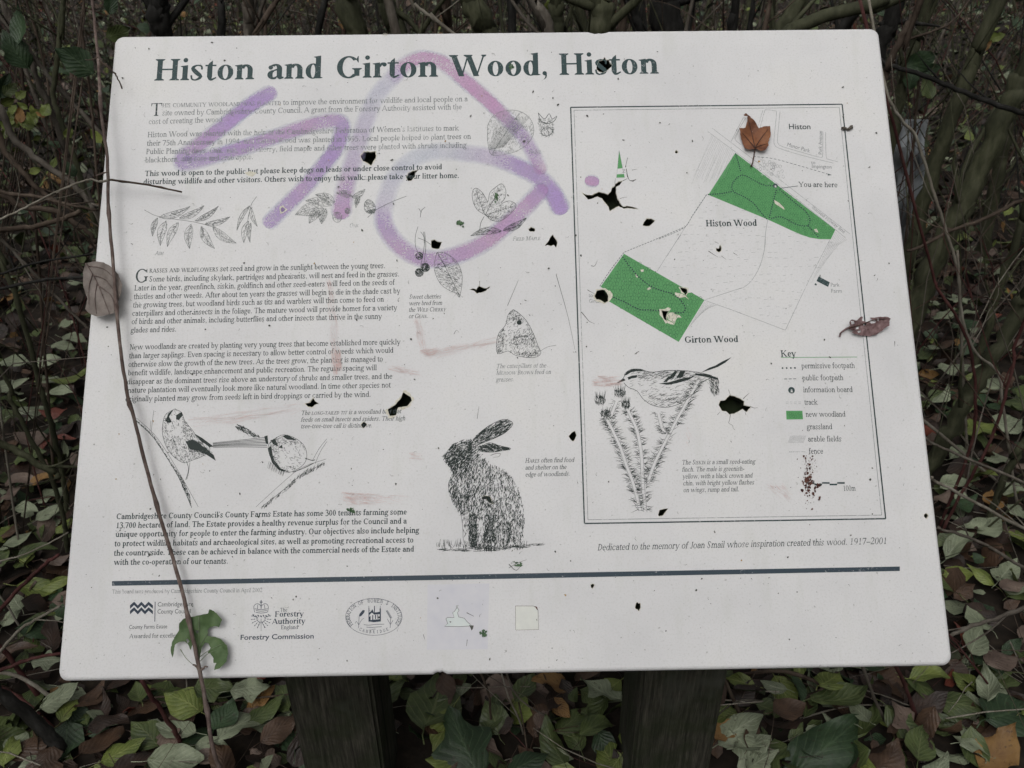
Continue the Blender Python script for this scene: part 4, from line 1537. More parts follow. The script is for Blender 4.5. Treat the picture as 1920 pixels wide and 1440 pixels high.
for k in range(60):
    X = rg.uniform(170, 1000); Y = 1185 - max(0, X - 600) * .12 + rg.uniform(-12, 8)
    pr.stroke(c7([(X, Y), (X + 30, Y + rg.uniform(-6, 6)), (X + 62, Y - 4)]), .5, .25, 2)
pr.build('hare_drawing', M['pen'])

# siskin on teasels
pr = Print()
bird = c13([(297, 310), (355, 265), (370, 225), (420, 192), (500, 190), (550, 208), (610, 215), (700, 203), (800, 200), (900, 205), (1000, 220), (1100, 242), (1150, 268), (1080, 270), (1000, 320), (940, 400), (850, 470), (760, 505), (680, 512), (590, 490), (520, 440), (470, 375), (400, 345), (358, 305)])
outline_pen(pr, bird[:12], .6); outline_pen(pr, bird[12:], .55)
pr.pxpoly(c13([(297, 310), (360, 268), (372, 285), (330, 300)]))
pr.pxpoly(c13([(362, 245), (385, 212), (430, 190), (500, 192), (540, 208), (470, 206), (420, 216), (385, 238)]))
pr.pxpoly(c13([(390, 258), (430, 244), (472, 240), (466, 262), (425, 268), (398, 280)]))
pr.pxpoly(c13([(650, 312), (740, 300), (840, 270), (955, 250), (900, 282), (800, 310), (730, 322)]))
for a in ([(720, 285), (760, 235), (790, 205), (815, 205), (780, 260)], [(800, 265), (835, 205), (878, 205), (850, 260)], [(690, 300), (735, 250), (760, 250), (720, 300)]):
    pr.pxpoly(c13(a))
pr.pxpoly(c13([(1010, 218), (1080, 178), (1130, 160), (1180, 130), (1268, 88), (1215, 135), (1150, 172), (1085, 195)]))
pr.pxpoly(c13([(960, 225), (1060, 232), (1155, 265), (1150, 280), (1050, 255), (960, 240)]))
sis = lambda x, y: ((x - 1090) * 4.5, (y - 650) * 4.5)
def sd(x, y):
    X, Y = sis(x, y)
    return .9 if Y < 280 and X > 480 else (.55 if Y > 400 and X > 560 else .14)
pr.hatch(bird, 520, math.radians(-14), 7, .45, .25, sd)
pr.hatch(c13([(1065, 290), (1120, 258), (1160, 290), (1165, 380), (1120, 420), (1090, 370)]), 130, math.radians(70), 8, .45, .3)
def teasel_stem(pts, n, L0):
    c = catmull(pts, 10)
    pr.stroke(c13([(p[0] - 14, p[1]) for p in pts]), .34); pr.stroke(c13([(p[0] + 14, p[1]) for p in pts]), .34)
    for k in range(n):
        i = rg.randrange(len(c) - 1)
        d = c[i + 1] - c[i]
        a = (rg.uniform(-.9, .5) if rg.random() < .5 else math.pi + rg.uniform(-.5, .9))
        sd_ = rg.choice((-1, 1)); x, y = c[i][0] + sd_ * rg.uniform(14, 26), c[i][1] + rg.uniform(-10, 10)
        a = (rg.uniform(-.9, .5) if sd_ > 0 else math.pi + rg.uniform(-.5, .9))
        L = L0 * rg.uniform(.45, 1.1)
        pr.stroke(c13([(x, y), (x + math.cos(a) * L, y + math.sin(a) * L)]), .58, .16, 1)
teasel_stem([(215, 610), (270, 720), (330, 850), (380, 1000), (440, 1160), (500, 1390)], 250, 62)
teasel_stem([(395, 540), (460, 680), (490, 800), (510, 950), (520, 1180), (540, 1395)], 210, 55)
teasel_stem([(985, 290), (900, 450), (820, 590), (720, 780), (620, 980), (560, 1150)], 240, 62)
teasel_stem([(650, 560), (680, 680), (720, 740)], 50, 45)
teasel_stem([(300, 460), (260, 560), (240, 620)], 40, 36)
for (x, y, w, h_) in ((158, 455, 46, 62), (322, 395, 50, 55), (376, 490, 38, 52), (205, 570, 48, 48)):
    el = [(x + w * math.cos(a / 5 * math.pi), y + h_ * .62 * math.sin(a / 5 * math.pi)) for a in range(10)]
    pr.hatch(c13(el), 95, math.radians(80), 6, .55, .5)
    for k in range(16):
        X = x + rg.uniform(-w, w) * .8
        pr.stroke(c13([(X, y - h_ * .3), (X + (X - x) * .35, y - h_ * rg.uniform(.9, 1.5))]), .45, .15, 1)
pr.pxpoly(c13([(580, 1085), (640, 1062), (650, 1060), (610, 1078)]))
pr.build('siskin_drawing', M['pen'])
# long-tailed tits
pr = Print()
T1 = c6([(490, 65), (540, 90), (562, 150), (620, 220), (660, 280), (745, 345), (700, 400), (620, 432), (560, 452), (500, 422), (450, 370), (420, 310), (402, 240), (405, 170), (425, 105)])
outline_pen(pr, T1, .5, True)
t6 = lambda x, y: ((x - 200) * 3.84, (y - 750) * 3.84)
pr.hatch(T1, 520, math.radians(65), 4.5, .5, .7, lambda x, y: (.25 if 440 < t6(x, y)[0] < 545 and t6(x, y)[1] < 260 else .9))
for a in ([(425, 150), (445, 95), (480, 70), (450, 120), (470, 160), (440, 165)], [(500, 110), (540, 85), (548, 110), (520, 145), (500, 140)], [(568, 300), (620, 285), (660, 305), (700, 340), (770, 395), (787, 438), (720, 395), (660, 365), (600, 355)], [(630, 240), (690, 275), (770, 335), (740, 340), (670, 285)]):
    pr.pxpoly(c6(a))
pr.hatch(c6([(580, 290), (660, 290), (760, 380), (700, 400), (600, 380)]), 130, math.radians(40), 7, .6, .2)
for k in range(7):
    pr.stroke(c6([(765, 308 + k * 6), (950, 290 + k * 8), (1155, 268 + k * 12)]), .75 if k in (1, 3, 4) else .4, .6)
pr.stroke(c6([(575, 440), (590, 500), (570, 575)]), .6); pr.stroke(c6([(600, 450), (590, 520), (578, 570)]), .4)
pr.hatch(c6([(930, 200), (955, 175), (1110, 265), (1050, 268)]), 110, math.radians(32), 7, .7, .3)
T2 = c6([(1180, 300), (1215, 275), (1280, 250), (1370, 282), (1428, 340), (1440, 420), (1400, 480), (1310, 522), (1230, 490), (1185, 425), (1162, 345)])
outline_pen(pr, T2, .5, True)
pr.hatch(T2, 240, math.radians(40), 5.5, .5, .8, lambda x, y: (.9 if t6(x, y)[0] < 1240 or t6(x, y)[1] < 320 or t6(x, y)[1] > 480 else .18))
for a in ([(1160, 350), (1185, 330), (1200, 420), (1250, 490), (1320, 520), (1240, 505), (1190, 450)], [(1180, 290), (1215, 280), (1235, 335), (1200, 320)], [(1265, 260), (1300, 250), (1370, 290), (1300, 285)], [(1240, 340), (1265, 320), (1262, 350)], [(1135, 262), (1158, 255), (1165, 320), (1145, 310)]):
    pr.pxpoly(c6(a))
for k in range(26):
    x = rg.uniform(1165, 1290)
    pr.stroke(c6([(x, 440 + (x - 1165) * .6), (x - 14, 490 + (x - 1165) * .5)]), .4, .15, 1)
for (p0, w) in (([(200, 140), (330, 262), (430, 410), (520, 560), (612, 775)], .5), ([(215, 130), (345, 250), (455, 410), (560, 590), (660, 770)], .35)):
    pr.stroke(c6(p0), w)
pr.hatch(c6([(205, 145), (330, 262), (430, 410), (520, 560), (612, 775), (600, 690), (560, 590), (450, 425), (345, 262), (225, 150)]), 260, math.radians(60), 5, .5, .3)
pr.stroke(c6([(320, 235), (330, 150), (340, 75)]), .35); pr.stroke(c6([(312, 225), (318, 150)]), .3)
for p0, w in (([(1075, 770), (1250, 610), (1400, 490), (1580, 425)], .35), ([(1110, 775), (1270, 650), (1400, 540), (1570, 455)], .45), ([(1480, 440), (1530, 350), (1585, 280)], .4), ([(1500, 460), (1540, 370), (1585, 300)], .4)):
    pr.stroke(c6(p0), w)
pr.hatch(c6([(1105, 775), (1270, 640), (1400, 520), (1570, 445), (1570, 465), (1410, 550), (1280, 660), (1140, 775)]), 170, math.radians(-65), 6, .5, .25)
pr.stroke(c6([(1430, 420), (1480, 435), (1500, 430)]), .8); pr.stroke(c6([(1340, 520), (1420, 490), (1490, 455)]), .8)
pr.build('long_tailed_tits_drawing', M['pen'])
# butterfly
pr = Print()
BF = c4([(1080, 1030), (1130, 1065), (1190, 1130), (1240, 1230), (1270, 1310), (1292, 1370), (1230, 1402), (1100, 1385), (1040, 1350), (960, 1372), (950, 1290), (970, 1210), (1020, 1150), (1040, 1070)])
b4 = lambda x, y: ((x - 700) * 4.114, (y - 330) * 4.114)
def bd(x, y):
    X, Y = b4(x, y)
    e = abs(X - (1190 - (1370 - Y) * .05))
    if Y > 1360 and X > 1120: return 1
    if 1080 < X < 1210 and 1230 < Y < 1300: return .9
    if X < 1010 or X > 1210 + (Y - 1250) * .25 or Y < 1120: return .75
    return .22
outline_pen(pr, BF, .5, True)
pr.hatch(BF, 620, math.radians(-55), 4.6, .5, .6, bd)
pr.disc(B(*c4([(1125, 1130)])[0]), 3.0, 14)
pr.stroke(c4([(1290, 1350), (1340, 1320), (1410, 1305)]), .35)
for p0 in ([(1085, 1240), (1130, 1245), (1180, 1230), (1205, 1270)], [(1060, 1290), (1110, 1300), (1090, 1260)]):
    pr.stroke(c4(p0), .5)
pr.build('butterfly_drawing', M['pen'])
# leaves and fruits
def leaf_pen(pr, cr, base, tip, w, hat, wid=.4, veins=5, ang=.6, bend=.08):
    b, t_ = np.array(base, float), np.array(tip, float)
    d = t_ - b
    n = np.array((-d[1], d[0]))
    n = n / np.linalg.norm(n)
    prof = [(0, 0), (.15, .62), (.35, 1), (.6, .86), (.82, .42), (1, 0)]
    Lp = [tuple(b + d * s + n * (w * h_ + np.linalg.norm(d) * bend * math.sin(s * math.pi))) for s, h_ in prof]
    Rp = [tuple(b + d * s + n * (-w * h_ + np.linalg.norm(d) * bend * math.sin(s * math.pi))) for s, h_ in prof]
    pr.stroke(cr(Lp), wid); pr.stroke(cr(Rp), wid)
    mid = [tuple(b + d * s + n * (np.linalg.norm(d) * bend * math.sin(s * math.pi))) for s in (0, .5, 1)]
    pr.stroke(cr(mid), wid)
    for k in range(1, veins + 1):
        s = k / (veins + 1.5)
        c0 = b + d * s + n * (np.linalg.norm(d) * bend * math.sin(s * math.pi))
        for sg in (-1, 1):
            e = c0 + d * .14 + sg * n * w * .8 * math.sin(math.pi * min(1, s + .16))
            pr.stroke(cr([tuple(c0), tuple(e)]), wid * .7, .15, 1)
    poly = cr(Lp + Rp[::-1])
    a = math.atan2(d[1], d[0])
    pr.hatch(poly, hat, a + ang, 4.2, .42, .3)
pr = Print()
for b_, t_, w, hh in (((200, 265), (400, 195), 22, 70), ((330, 272), (490, 190), 20, 60), ((430, 290), (582, 193), 18, 90), ((495, 310), (657, 262), 18, 70), ((190, 270), (158, 388), 17, 40), ((245, 290), (208, 448), 26, 40), ((325, 300), (253, 455), 24, 36), ((405, 310), (396, 467), 27, 70), ((470, 325), (557, 467), 26, 80), ((545, 330), (697, 432), 26, 90)):
    leaf_pen(pr, c3, b_, t_, w, hh)
pr.stroke(c3([(105, 218), (200, 262), (420, 295), (565, 332)]), .5)
for b_, t_, w in (((785, 190), (700, 350), 12), ((775, 290), (745, 430), 20), ((790, 300), (785, 428), 12), ((790, 200), (832, 325), 13)):
    leaf_pen(pr, c3, b_, t_, w, 26, .45, 0)
pr.stroke(c3([(768, 300), (790, 190), (828, 132)]), .5); pr.stroke(c3([(770, 295), (775, 250), (800, 200)]), .4)
pr.build('ash_drawing', M['penfaint'])
pr = Print()
for b_, t_, w, hh in (((1330, 170), (1205, 120), 26, 80), ((1310, 190), (1140, 160), 26, 80), ((1260, 210), (1075, 250), 42, 130), ((1230, 220), (1165, 305), 28, 60), ((1270, 210), (1245, 308), 26, 80), ((1440, 130), (1340, 110), 22, 50), ((1440, 140), (1525, 85), 18, 50), ((1490, 130), (1465, 205), 14, 40)):
    leaf_pen(pr, c3, b_, t_, w, hh)
for x, y, r in ((1345, 265, 30), (1412, 225, 17)):
    pr.stroke(c3([(x + r * math.cos(a / 6 * math.pi), y + r * 1.1 * math.sin(a / 6 * math.pi)) for a in range(13)]), .45)
    pr.hatch(c3([(x + r * math.cos(a / 6 * math.pi), y + r * math.sin(a / 6 * math.pi)) for a in range(12)]), 50, 1, 4, .4)
ac = c3([(1520, 175), (1545, 150), (1580, 175), (1592, 215), (1570, 240), (1535, 235), (1520, 210)])
outline_pen(pr, ac, .5, True); pr.hatch(ac, 110, .5, 4, .5, .5); pr.pxpoly(c3([(1530, 225), (1590, 210), (1585, 240), (1550, 243)]))
pr.stroke(c3([(1540, 268), (1600, 215), (1700, 165), (1790, 130)]), .6)
pr.build('oak_drawing', M['penfaint'])
pr = Print()
HZ = c2([(735, 600), (770, 540), (850, 505), (940, 510), (1010, 560), (1032, 640), (1000, 710), (930, 762), (850, 785), (760, 790), (735, 700)])
outline_pen(pr, HZ, .5, True, 4)
for k in range(22):
    f = k / 21
    pr.stroke(c2([(745 + f * 90, 760 - f * 20), (770 + f * 200, 650 - f * 60), (790 + f * 215, 560 - f * 20)]), .28, .2, 3)
pr.hatch(HZ, 420, math.radians(-62), 5, .34, .15)
pr.hatch(HZ, 240, math.radians(28), 4, .3, .2)
for pts in ([(760, 790), (850, 650), (940, 520)],):
    pr.stroke(c2(pts), .5)
nut = c2([(1060, 520), (1075, 570), (1110, 590), (1160, 575), (1180, 540), (1150, 560), (1130, 525), (1100, 560)])
outline_pen(pr, nut, .8, True)
pr.hatch(c2([(1060, 560), (1160, 560), (1160, 660), (1090, 670), (1062, 620)]), 130, .8, 4.5, .55, .9)
for k in range(12):
    a = k * .52
    pr.stroke(c2([(1115 + 36 * math.cos(a), 640 + 30 * math.sin(a)), (1115 + 52 * math.cos(a + .3), 640 + 42 * math.sin(a + .3))]), .7, .2, 1)
pr.stroke(c2([(1078, 640), (1100, 618), (1140, 620), (1152, 645), (1120, 668), (1085, 660), (1078, 640)]), .9)
pr.build('hazel_drawing', M['penfaint'])
pr = Print()
ML = c4([(865, 300), (800, 260), (765, 180), (768, 112), (800, 95), (850, 140), (885, 200), (898, 130), (950, 82), (992, 60), (1022, 110), (1015, 170), (985, 212), (1050, 192), (1102, 225), (1060, 290), (980, 347), (910, 340)])
outline_pen(pr, ML, .5, True, 3)
for t_ in ((790, 115), (985, 80), (1090, 230), (975, 335)):
    pr.stroke(c4([(862, 302), t_]), .6, .3, 1)
    for k in range(1, 6):
        x, y = 862 + (t_[0] - 862) * k / 6, 302 + (t_[1] - 302) * k / 6
        for sg in (-1, 1):
            a = math.atan2(t_[1] - 302, t_[0] - 862) + sg * .7
            pr.stroke(c4([(x, y), (x + 34 * math.cos(a), y + 34 * math.sin(a))]), .35, .15, 1)
pr.hatch(ML, 330, math.radians(-50), 4.5, .42, .5)
pr.stroke(c4([(855, 312), (830, 360), (820, 420)]), .6)
for b_, t_, w in (((990, 425), (750, 462), 28), ((1000, 420), (1182, 322), 26)):
    leaf_pen(pr, c4, b_, t_, w, 120, .45, 4, .4)
pr.build('field_maple_drawing', M['pen'])
pr = Print()
for pts in ([(345, 390), (325, 460), (325, 540), (350, 605)], [(385, 430), (395, 520), (365, 700)], [(395, 430), (405, 540), (390, 680)], [(345, 478), (400, 500), (445, 530)], [(365, 430), (390, 470), (392, 520)], [(362, 320), (370, 270), (400, 240)], [(370, 280), (350, 250)]):
    pr.stroke(c4(pts), .5)
for x, y, r, d in ((355, 745, 31, 160), (402, 706, 32, 190), (355, 617, 28, 90)):
    cc = c4([(x + r * math.cos(a / 7 * math.pi), y + r * math.sin(a / 7 * math.pi)) for a in range(14)])
    outline_pen(pr, cc, .5, True); pr.hatch(cc, d, .7, 4, .55, .6, lambda X, Y, x=x, y=y: (.15 if ((X - 700) * 4.114 - x + 8) ** 2 + ((Y - 330) * 4.114 - y + 8) ** 2 < 90 else 1))
CL = c4([(490, 590), (540, 590), (600, 620), (650, 670), (682, 750), (684, 830), (665, 935), (640, 905), (590, 885), (520, 835), (478, 750), (470, 680)])
outline_pen(pr, CL, .45, True)
pr.stroke(c4([(495, 590), (585, 760), (665, 930)]), .5)
for k in range(1, 10):
    x, y = 495 + 17 * k, 590 + 34 * k
    pr.stroke(c4([(x, y), (x + 50 - k, y + 5 + k * 4)]), .3, .15, 1); pr.stroke(c4([(x, y), (x - 40 + k, y + 40)]), .3, .15, 1)
pr.hatch(CL, 420, math.radians(20), 4.5, .4, .4, lambda X, Y: .5 if (Y - 330) * 4.114 < 680 else .95)
pr.build('wild_cherry_drawing', M['pen'])

# ------------------------------------------------------------------ emblems along the foot
pr = Print()
for y0 in (174, 221):
    top = [(200, y0 + 32)]
    for px_ in (236, 298, 360):
        top += [(px_, y0)] + ([(px_ + 31, y0 + 32)] if px_ < 360 else [(397, y0 + 32)])
    low = [(x, y + 30) for x, y in top]
    for k in range(len(top) - 1):
        pr.pxpoly(cl([top[k], top[k + 1], low[k + 1], low[k]]))
pr.stroke(cl([(416, 175), (413, 345)]), .85, .85, 1)
pr.build('wave_emblem', M['navy'])
pr = Print()
pr.sans('Cambridgeshire', 295.6, 1137.2, 362, 1136.4, 12.2); pr.sans('County Council', 295.2, 1150.6, 357.6, 1149.8, 12.2); pr.sans('County Farms Estate', 242, 1179.4, 313.3, 1178, 11)
pr.build('emblem_lettering', M['text'])
block('emblem_lettering', [('Awarded for excellence', 242.6, 1196.8, 343, 1195)], 12, 'text', 84, 38)
pr = Print()
for pts in ([(1268, 265), (1262, 215), (1285, 192), (1310, 198), (1324, 215), (1340, 198), (1365, 192), (1386, 215), (1380, 265)], [(1268, 235), (1324, 243), (1382, 235)], [(1280, 250), (1324, 256), (1375, 250)], [(1278, 265), (1324, 272), (1376, 265)], [(1296, 200), (1292, 240)], [(1352, 200), (1358, 240)]):
    pr.stroke(cl(pts), .55)
pr.stroke(cl([(1324, 160), (1324, 235)]), .9, .9, 1); pr.stroke(cl([(1312, 178), (1337, 178)]), .9, .9, 1)
for k in range(-5, 6):                     # sprays of leaves under the crown
    if k == 0: continue
    a = math.radians(90 + k * 21)
    for rr_ in (38, 62, 84):
        x, y = 1324 + rr_ * math.cos(a) * .9, 338 - rr_ * math.sin(a) * -.75 - 8
        yy = 318 + rr_ * math.cos(math.radians(k * 21)) * .95
        xx = 1324 + rr_ * math.sin(math.radians(k * 21)) * .95
        if yy > 425: continue
        dx, dy = math.sin(math.radians(k * 21 + 8)) * 11, math.cos(math.radians(k * 21 + 8)) * 11
        pr.pxpoly(cl([(xx - dx, yy - dy), (xx + dy * .35, yy - dx * .35), (xx + dx, yy + dy), (xx - dy * .35, yy + dx * .35)]))
for x, y in ((1300, 295), (1345, 295), (1280, 300), (1368, 298), (1258, 290), (1390, 288), (1324, 300)):
    pr.pxpoly(cl([(x - 9, y - 9), (x + 3, y - 6), (x + 9, y + 8), (x - 4, y + 6)]))
pr.stroke(cl([(1324, 320), (1324, 425)]), .5, .3, 1); pr.stroke(cl([(1290, 400), (1324, 345), (1362, 400)]), .5, .5, 1)
pr.build('crown_emblem', M['navy'])
pr = Print()
pr.text('The', 525, 1147, 538.8, 1146.6, 10.6, 90, 40); pr.text('Forestry', 515, 1156.6, 569.4, 1155.4, 15.4, 140, 44, 0, 3)
pr.text('Authority', 510, 1170.2, 572.4, 1168.8, 15.4, 140, 44, 0, 3); pr.text('England', 526.6, 1179.8, 559, 1179.2, 11, 92, 42)
pr.sans('Forestry Commission', 451, 1199.6, 588.3, 1197, 13.4, .016)
pr.build('emblem_lettering', M['navy'])
pr = Print()
ox, oy, rx, ry = 701, 1156.6, 53, 34.6
pr.stroke([(ox + rx * math.cos(a / 30 * math.pi), oy + ry * math.sin(a / 30 * math.pi)) for a in range(61)], .4, .4, 1)
def around(txt, a0, a1, rx, ry, em, out=True):
    pos = np.linspace(a0, a1, len(txt))
    for chh, a in zip(txt, pos):
        if chh == ' ': continue
        A = math.radians(a)
        x, y = ox + rx * math.cos(A), oy - ry * math.sin(A)
        tx, ty = (rx * math.sin(A), ry * math.cos(A)) if out else (-rx * math.sin(A), -ry * math.cos(A))
        l = math.hypot(tx, ty)
        tx, ty = tx / l * em * .27, ty / l * em * .27
        k = .45 if chh == 'I' else (.5 if chh == "'" else 1)
        a_, b_ = np.array(B(x - tx * k, y - ty * k)), np.array(B(x + tx * k, y + ty * k))
        A_, P_ = glyph(chh, 80, 62, 2)
        d = b_ - a_; Ln = np.linalg.norm(d); d = d / Ln; nv = np.array((-d[1], d[0]))
        for pl in P_:
            pr.poly([tuple(a_ + d * (X / A_ * Ln) + nv * (Y * em * .00066 / 1000)) for X, Y in pl])
around("FEDERATION OF WOMEN'S INSTITUTES", 207, -25, 45.0, 27.0, 9.6)
around('CAMBRIDGE', 237, 303, 47.8, 31.0, 7.6, False)
cs = lambda p: cw(p)
for p in ([(397, 262), (404, 262), (404, 378), (397, 372)], [(404, 300), (420, 285), (428, 270), (440, 296), (440, 312), (425, 300), (404, 318)], [(404, 335), (414, 325), (414, 360), (498, 352), (498, 372), (440, 378), (404, 372)], [(488, 265), (498, 265), (498, 372), (488, 372)], [(440, 300), (490, 292), (490, 312), (440, 316)], [(442, 245), (449, 245), (449, 300), (442, 300)], [(428, 320), (436, 320), (436, 362), (428, 362)], [(450, 318), (458, 318), (458, 352), (450, 352)], [(470, 316), (476, 316), (476, 350), (470, 350)]):
    pr.pxpoly(cs(p))
for x in (400, 446, 493):
    pr.stroke(cs([(x, 244), (x, 268)]), .5, .5, 1)
pr.pxpoly(cs([(318, 330), (325, 308), (350, 278), (368, 282), (360, 302), (335, 330)]))
pr.stroke(cs([(320, 330), (316, 425)]), .5); pr.stroke(cs([(318, 400), (298, 372), (288, 388)]), .4); pr.stroke(cs([(318, 400), (340, 360), (360, 345)]), .4)
pr.stroke(cs([(578, 340), (574, 425)]), .5); pr.stroke(cs([(575, 395), (550, 350)]), .4); pr.stroke(cs([(575, 400), (598, 362)]), .4)
for k in range(9):
    x, y = 545 + k * 4, 285 + k * 7
    pr.pxpoly(cs([(x - 8, y), (x, y - 5), (x + 2, y + 5)])); pr.pxpoly(cs([(x + 12, y - 6), (x + 5, y - 2), (x + 7, y + 8)]))
for p in ([(358, 398), (400, 402), (460, 396), (525, 394)], [(380, 418), (430, 420), (505, 414)], [(420, 436), (455, 434)]):
    pr.stroke(cs(p), .5)
pr.build('oval_emblem', M['navy'])
pr = Print(0.00006)
pr.pxpoly(cw([(880, 70), (1385, 62), (1372, 598), (874, 605)]))
pr.build('lilac_square', M['lilac'])
pr = Print(0.0002)
flake = cw([(1030, 350), (1045, 338), (1098, 340), (1085, 300), (1100, 290), (1118, 262), (1115, 245), (1132, 240), (1122, 255), (1138, 280), (1125, 300), (1135, 335), (1180, 345), (1205, 375), (1225, 392), (1245, 408), (1210, 410), (1140, 414), (1020, 412), (1045, 388)])
pr.pxpoly(flake)
pr.build('peeled_flake', M['ice'])
pr = Print(0.00024)
pr.stroke(flake + [flake[0]], .45, .45, 1)
pr.pxpoly(cw([(1220, 402), (1258, 405), (1252, 430), (1240, 446), (1232, 425)]))
pr.build('flake_edge', M['dirt'])
pr = Print(0.0003)
pr.pxpoly(cw([(1599, 245), (1745, 245), (1775, 256), (1784, 285), (1788, 438), (1600, 442)]))
pr.build('square_sticker', simple('sticker_paper', [(0.3, (0.63, 0.64, 0.60)), (0.7, (0.70, 0.71, 0.66))], 90, .6))
pr = Print(0.00034)
pr.stroke(cw([(1599, 245), (1745, 245), (1775, 256), (1784, 285), (1788, 438), (1600, 442), (1599, 245)]), .35, .35, 0)
pr.pxpoly(cw([(1745, 245), (1772, 250), (1786, 285), (1775, 275), (1762, 256)]))
pr.build('sticker_edge', M['rust'])

# ------------------------------------------------------------------ graffiti
def spray(name, strokes):
    V, F, cov, tint, stg = [], [], [], [], []
    for si, (pts, w0, w1, ti0, ti1, s0, s1) in enumerate(strokes):
        c = catmull([B(*p) for p in pts], 9)
        # round ends
        n = len(c)
        offs = (-1.25, -.95, -.6, 0, .6, .95, 1.25)
        cv = (0, .5, .95, 1, .95, .5, 0)
        base = len(V)
        z = 0.00002 + si * 0.00002
        for i in range(-3, n + 3):
            j = min(max(i, 0), n - 1)
            d = c[min(j + 1, n - 1)] - c[max(j - 1, 0)]
            d = d / (np.linalg.norm(d) or 1)
            f = j / (n - 1)
            w = (w0 + (w1 - w0) * f) * .00069 / 2
            p = c[j].copy()
            k = 1.0
            if i < 0 or i >= n:
                e = (-i if i < 0 else i - n + 1) / 3
                p = p + d * (-1 if i < 0 else 1) * w * math.sin(e * math.pi / 2)
                k = math.cos(e * math.pi / 2) * .98 + .02
                ce = 1 - max(0, e - .6) / .4
            else:
                ce = 1
            nn = np.array((-d[1], d[0]))
            for o, cc in zip(offs, cv):
                jit = 1 + .05 * math.sin(i * 1.7 + o * 9 + si)
                q_ = p + nn * o * w * k * jit
                V.append((q_[0], q_[1], z + i * 1.2e-7))
                cov.append(cc * ce)
                tint.append(ti0 + (ti1 - ti0) * f if ti1 is not None else float(np.interp(f, np.linspace(0, 1, len(ti0)), ti0)))
                stg.append(s0 + (s1 - s0) * f if s1 is not None else float(np.interp(f, np.linspace(0, 1, len(s0)), s0)))
        m_ = len(offs)
        rows = n + 6
        for i in range(rows - 1):
            for k in range(m_ - 1):
                a = base + i * m_ + k
                F.append((a, a + m_, a + m_ + 1, a + 1))
    me = mesh_from(name, V, F, M['paint'])
    for nm, vals in (('cover', cov), ('tint', tint), ('strength', stg)):
        at = me.attributes.new(nm, 'FLOAT', 'POINT')
        at.data.foreach_set('value', vals)
    return link(name, me, PANEL)
spray('graffiti', [
    ([(505, 175), (462, 202), (404, 248), (363, 279), (345, 293), (341, 303), (352, 306), (404, 292), (477, 270), (550, 245), (605, 229), (634, 227), (642, 243), (628, 282), (588, 331), (575, 348), (535, 387), (507, 415)], 31, 29, (.1, .2, .3, 0, -.1, .3, .5, .4, 0, .1, .3, .1), None, (1.1, .9, .8, .85, .7, .75, .8, .8, 1.0, .9, .9, 1.0), None)])
spray('graffiti', [
    ([(640, 396), (646, 360), (657, 320), (674, 262), (698, 195), (718, 165), (735, 147), (756, 124), (778, 112), (800, 109), (832, 119), (863, 144), (901, 176), (930, 203), (960, 234), (985, 262), (1005, 298), (1013, 316)], 34, 26, (.6, .5, .1, -.7, -.6, .8, 1, 1, 1, .9, .2, .4, .8), None, (.75, .6, .5, .36, .4, .85, .95, .95, .95, .9, .65, .6, .6), None)])
spray('graffiti', [
    ([(1050, 388), (1036, 362), (1016, 338), (985, 319), (930, 297), (872, 287), (815, 285), (772, 300), (738, 335), (721, 385), (721, 420), (740, 452), (772, 477), (810, 486), (858, 478), (907, 456), (943, 427), (980, 394), (1014, 358)], 33, 31, (.05, .0, .3, .1, -.8, -1, -.6, .2, .3, .4, .6, .7, .6, .5), None, (1.15, 1.1, .85, .55, .36, .32, .42, .6, .7, .85, .85, .8, .85, 1.0), None)])
spray('graffiti', [([(1107, 339), (1113, 340)], 22, 22, .7, .7, .9, .9)])

# crayon scribbles
def crayon(poly, n, ang, ln, w):
    pr = Print(0.0007)
    pr.hatch(poly, n, math.radians(ang), ln, w * .8, .12)
    pr.build('red_crayon_scribble', M['red'])
crayon([(614, 535), (626, 534), (640, 690), (624, 705)], 80, 80, 26, .26)
crayon([(622, 660), (638, 655), (641, 690), (626, 706)], 110, 70, 10, .5)
crayon([(796, 660), (930, 632), (925, 648), (812, 672)], 40, -11, 40, .26)
crayon([(796, 655), (820, 652), (822, 668), (800, 668)], 30, -10, 18, .5)
crayon([(776, 600), (790, 598), (800, 650), (786, 652)], 40, 76, 22, .24)
crayon([(370, 783), (560, 757), (560, 772), (390, 800)], 60, -8, 46, .22)
crayon([(1118, 705), (1166, 706), (1164, 722), (1114, 726)], 90, 4, 14, .34)
crayon([(645, 922), (760, 930), (758, 944), (652, 948)], 60, 4, 26, .26)
crayon([(646, 925), (668, 922), (668, 945), (650, 945)], 40, 10, 14, .42)
crayon([(735, 686), (780, 694), (786, 704), (742, 702)], 26, 12, 26, .24)
crayon([(770, 848), (792, 852), (790, 862), (772, 860)], 22, 6, 12, .28)
crayon([(1290, 800), (1300, 830), (1285, 835)], 10, 70, 10, .25)
crayon([(1438, 912), (1480, 905), (1482, 935), (1462, 935)], 34, 40, 14, .28)

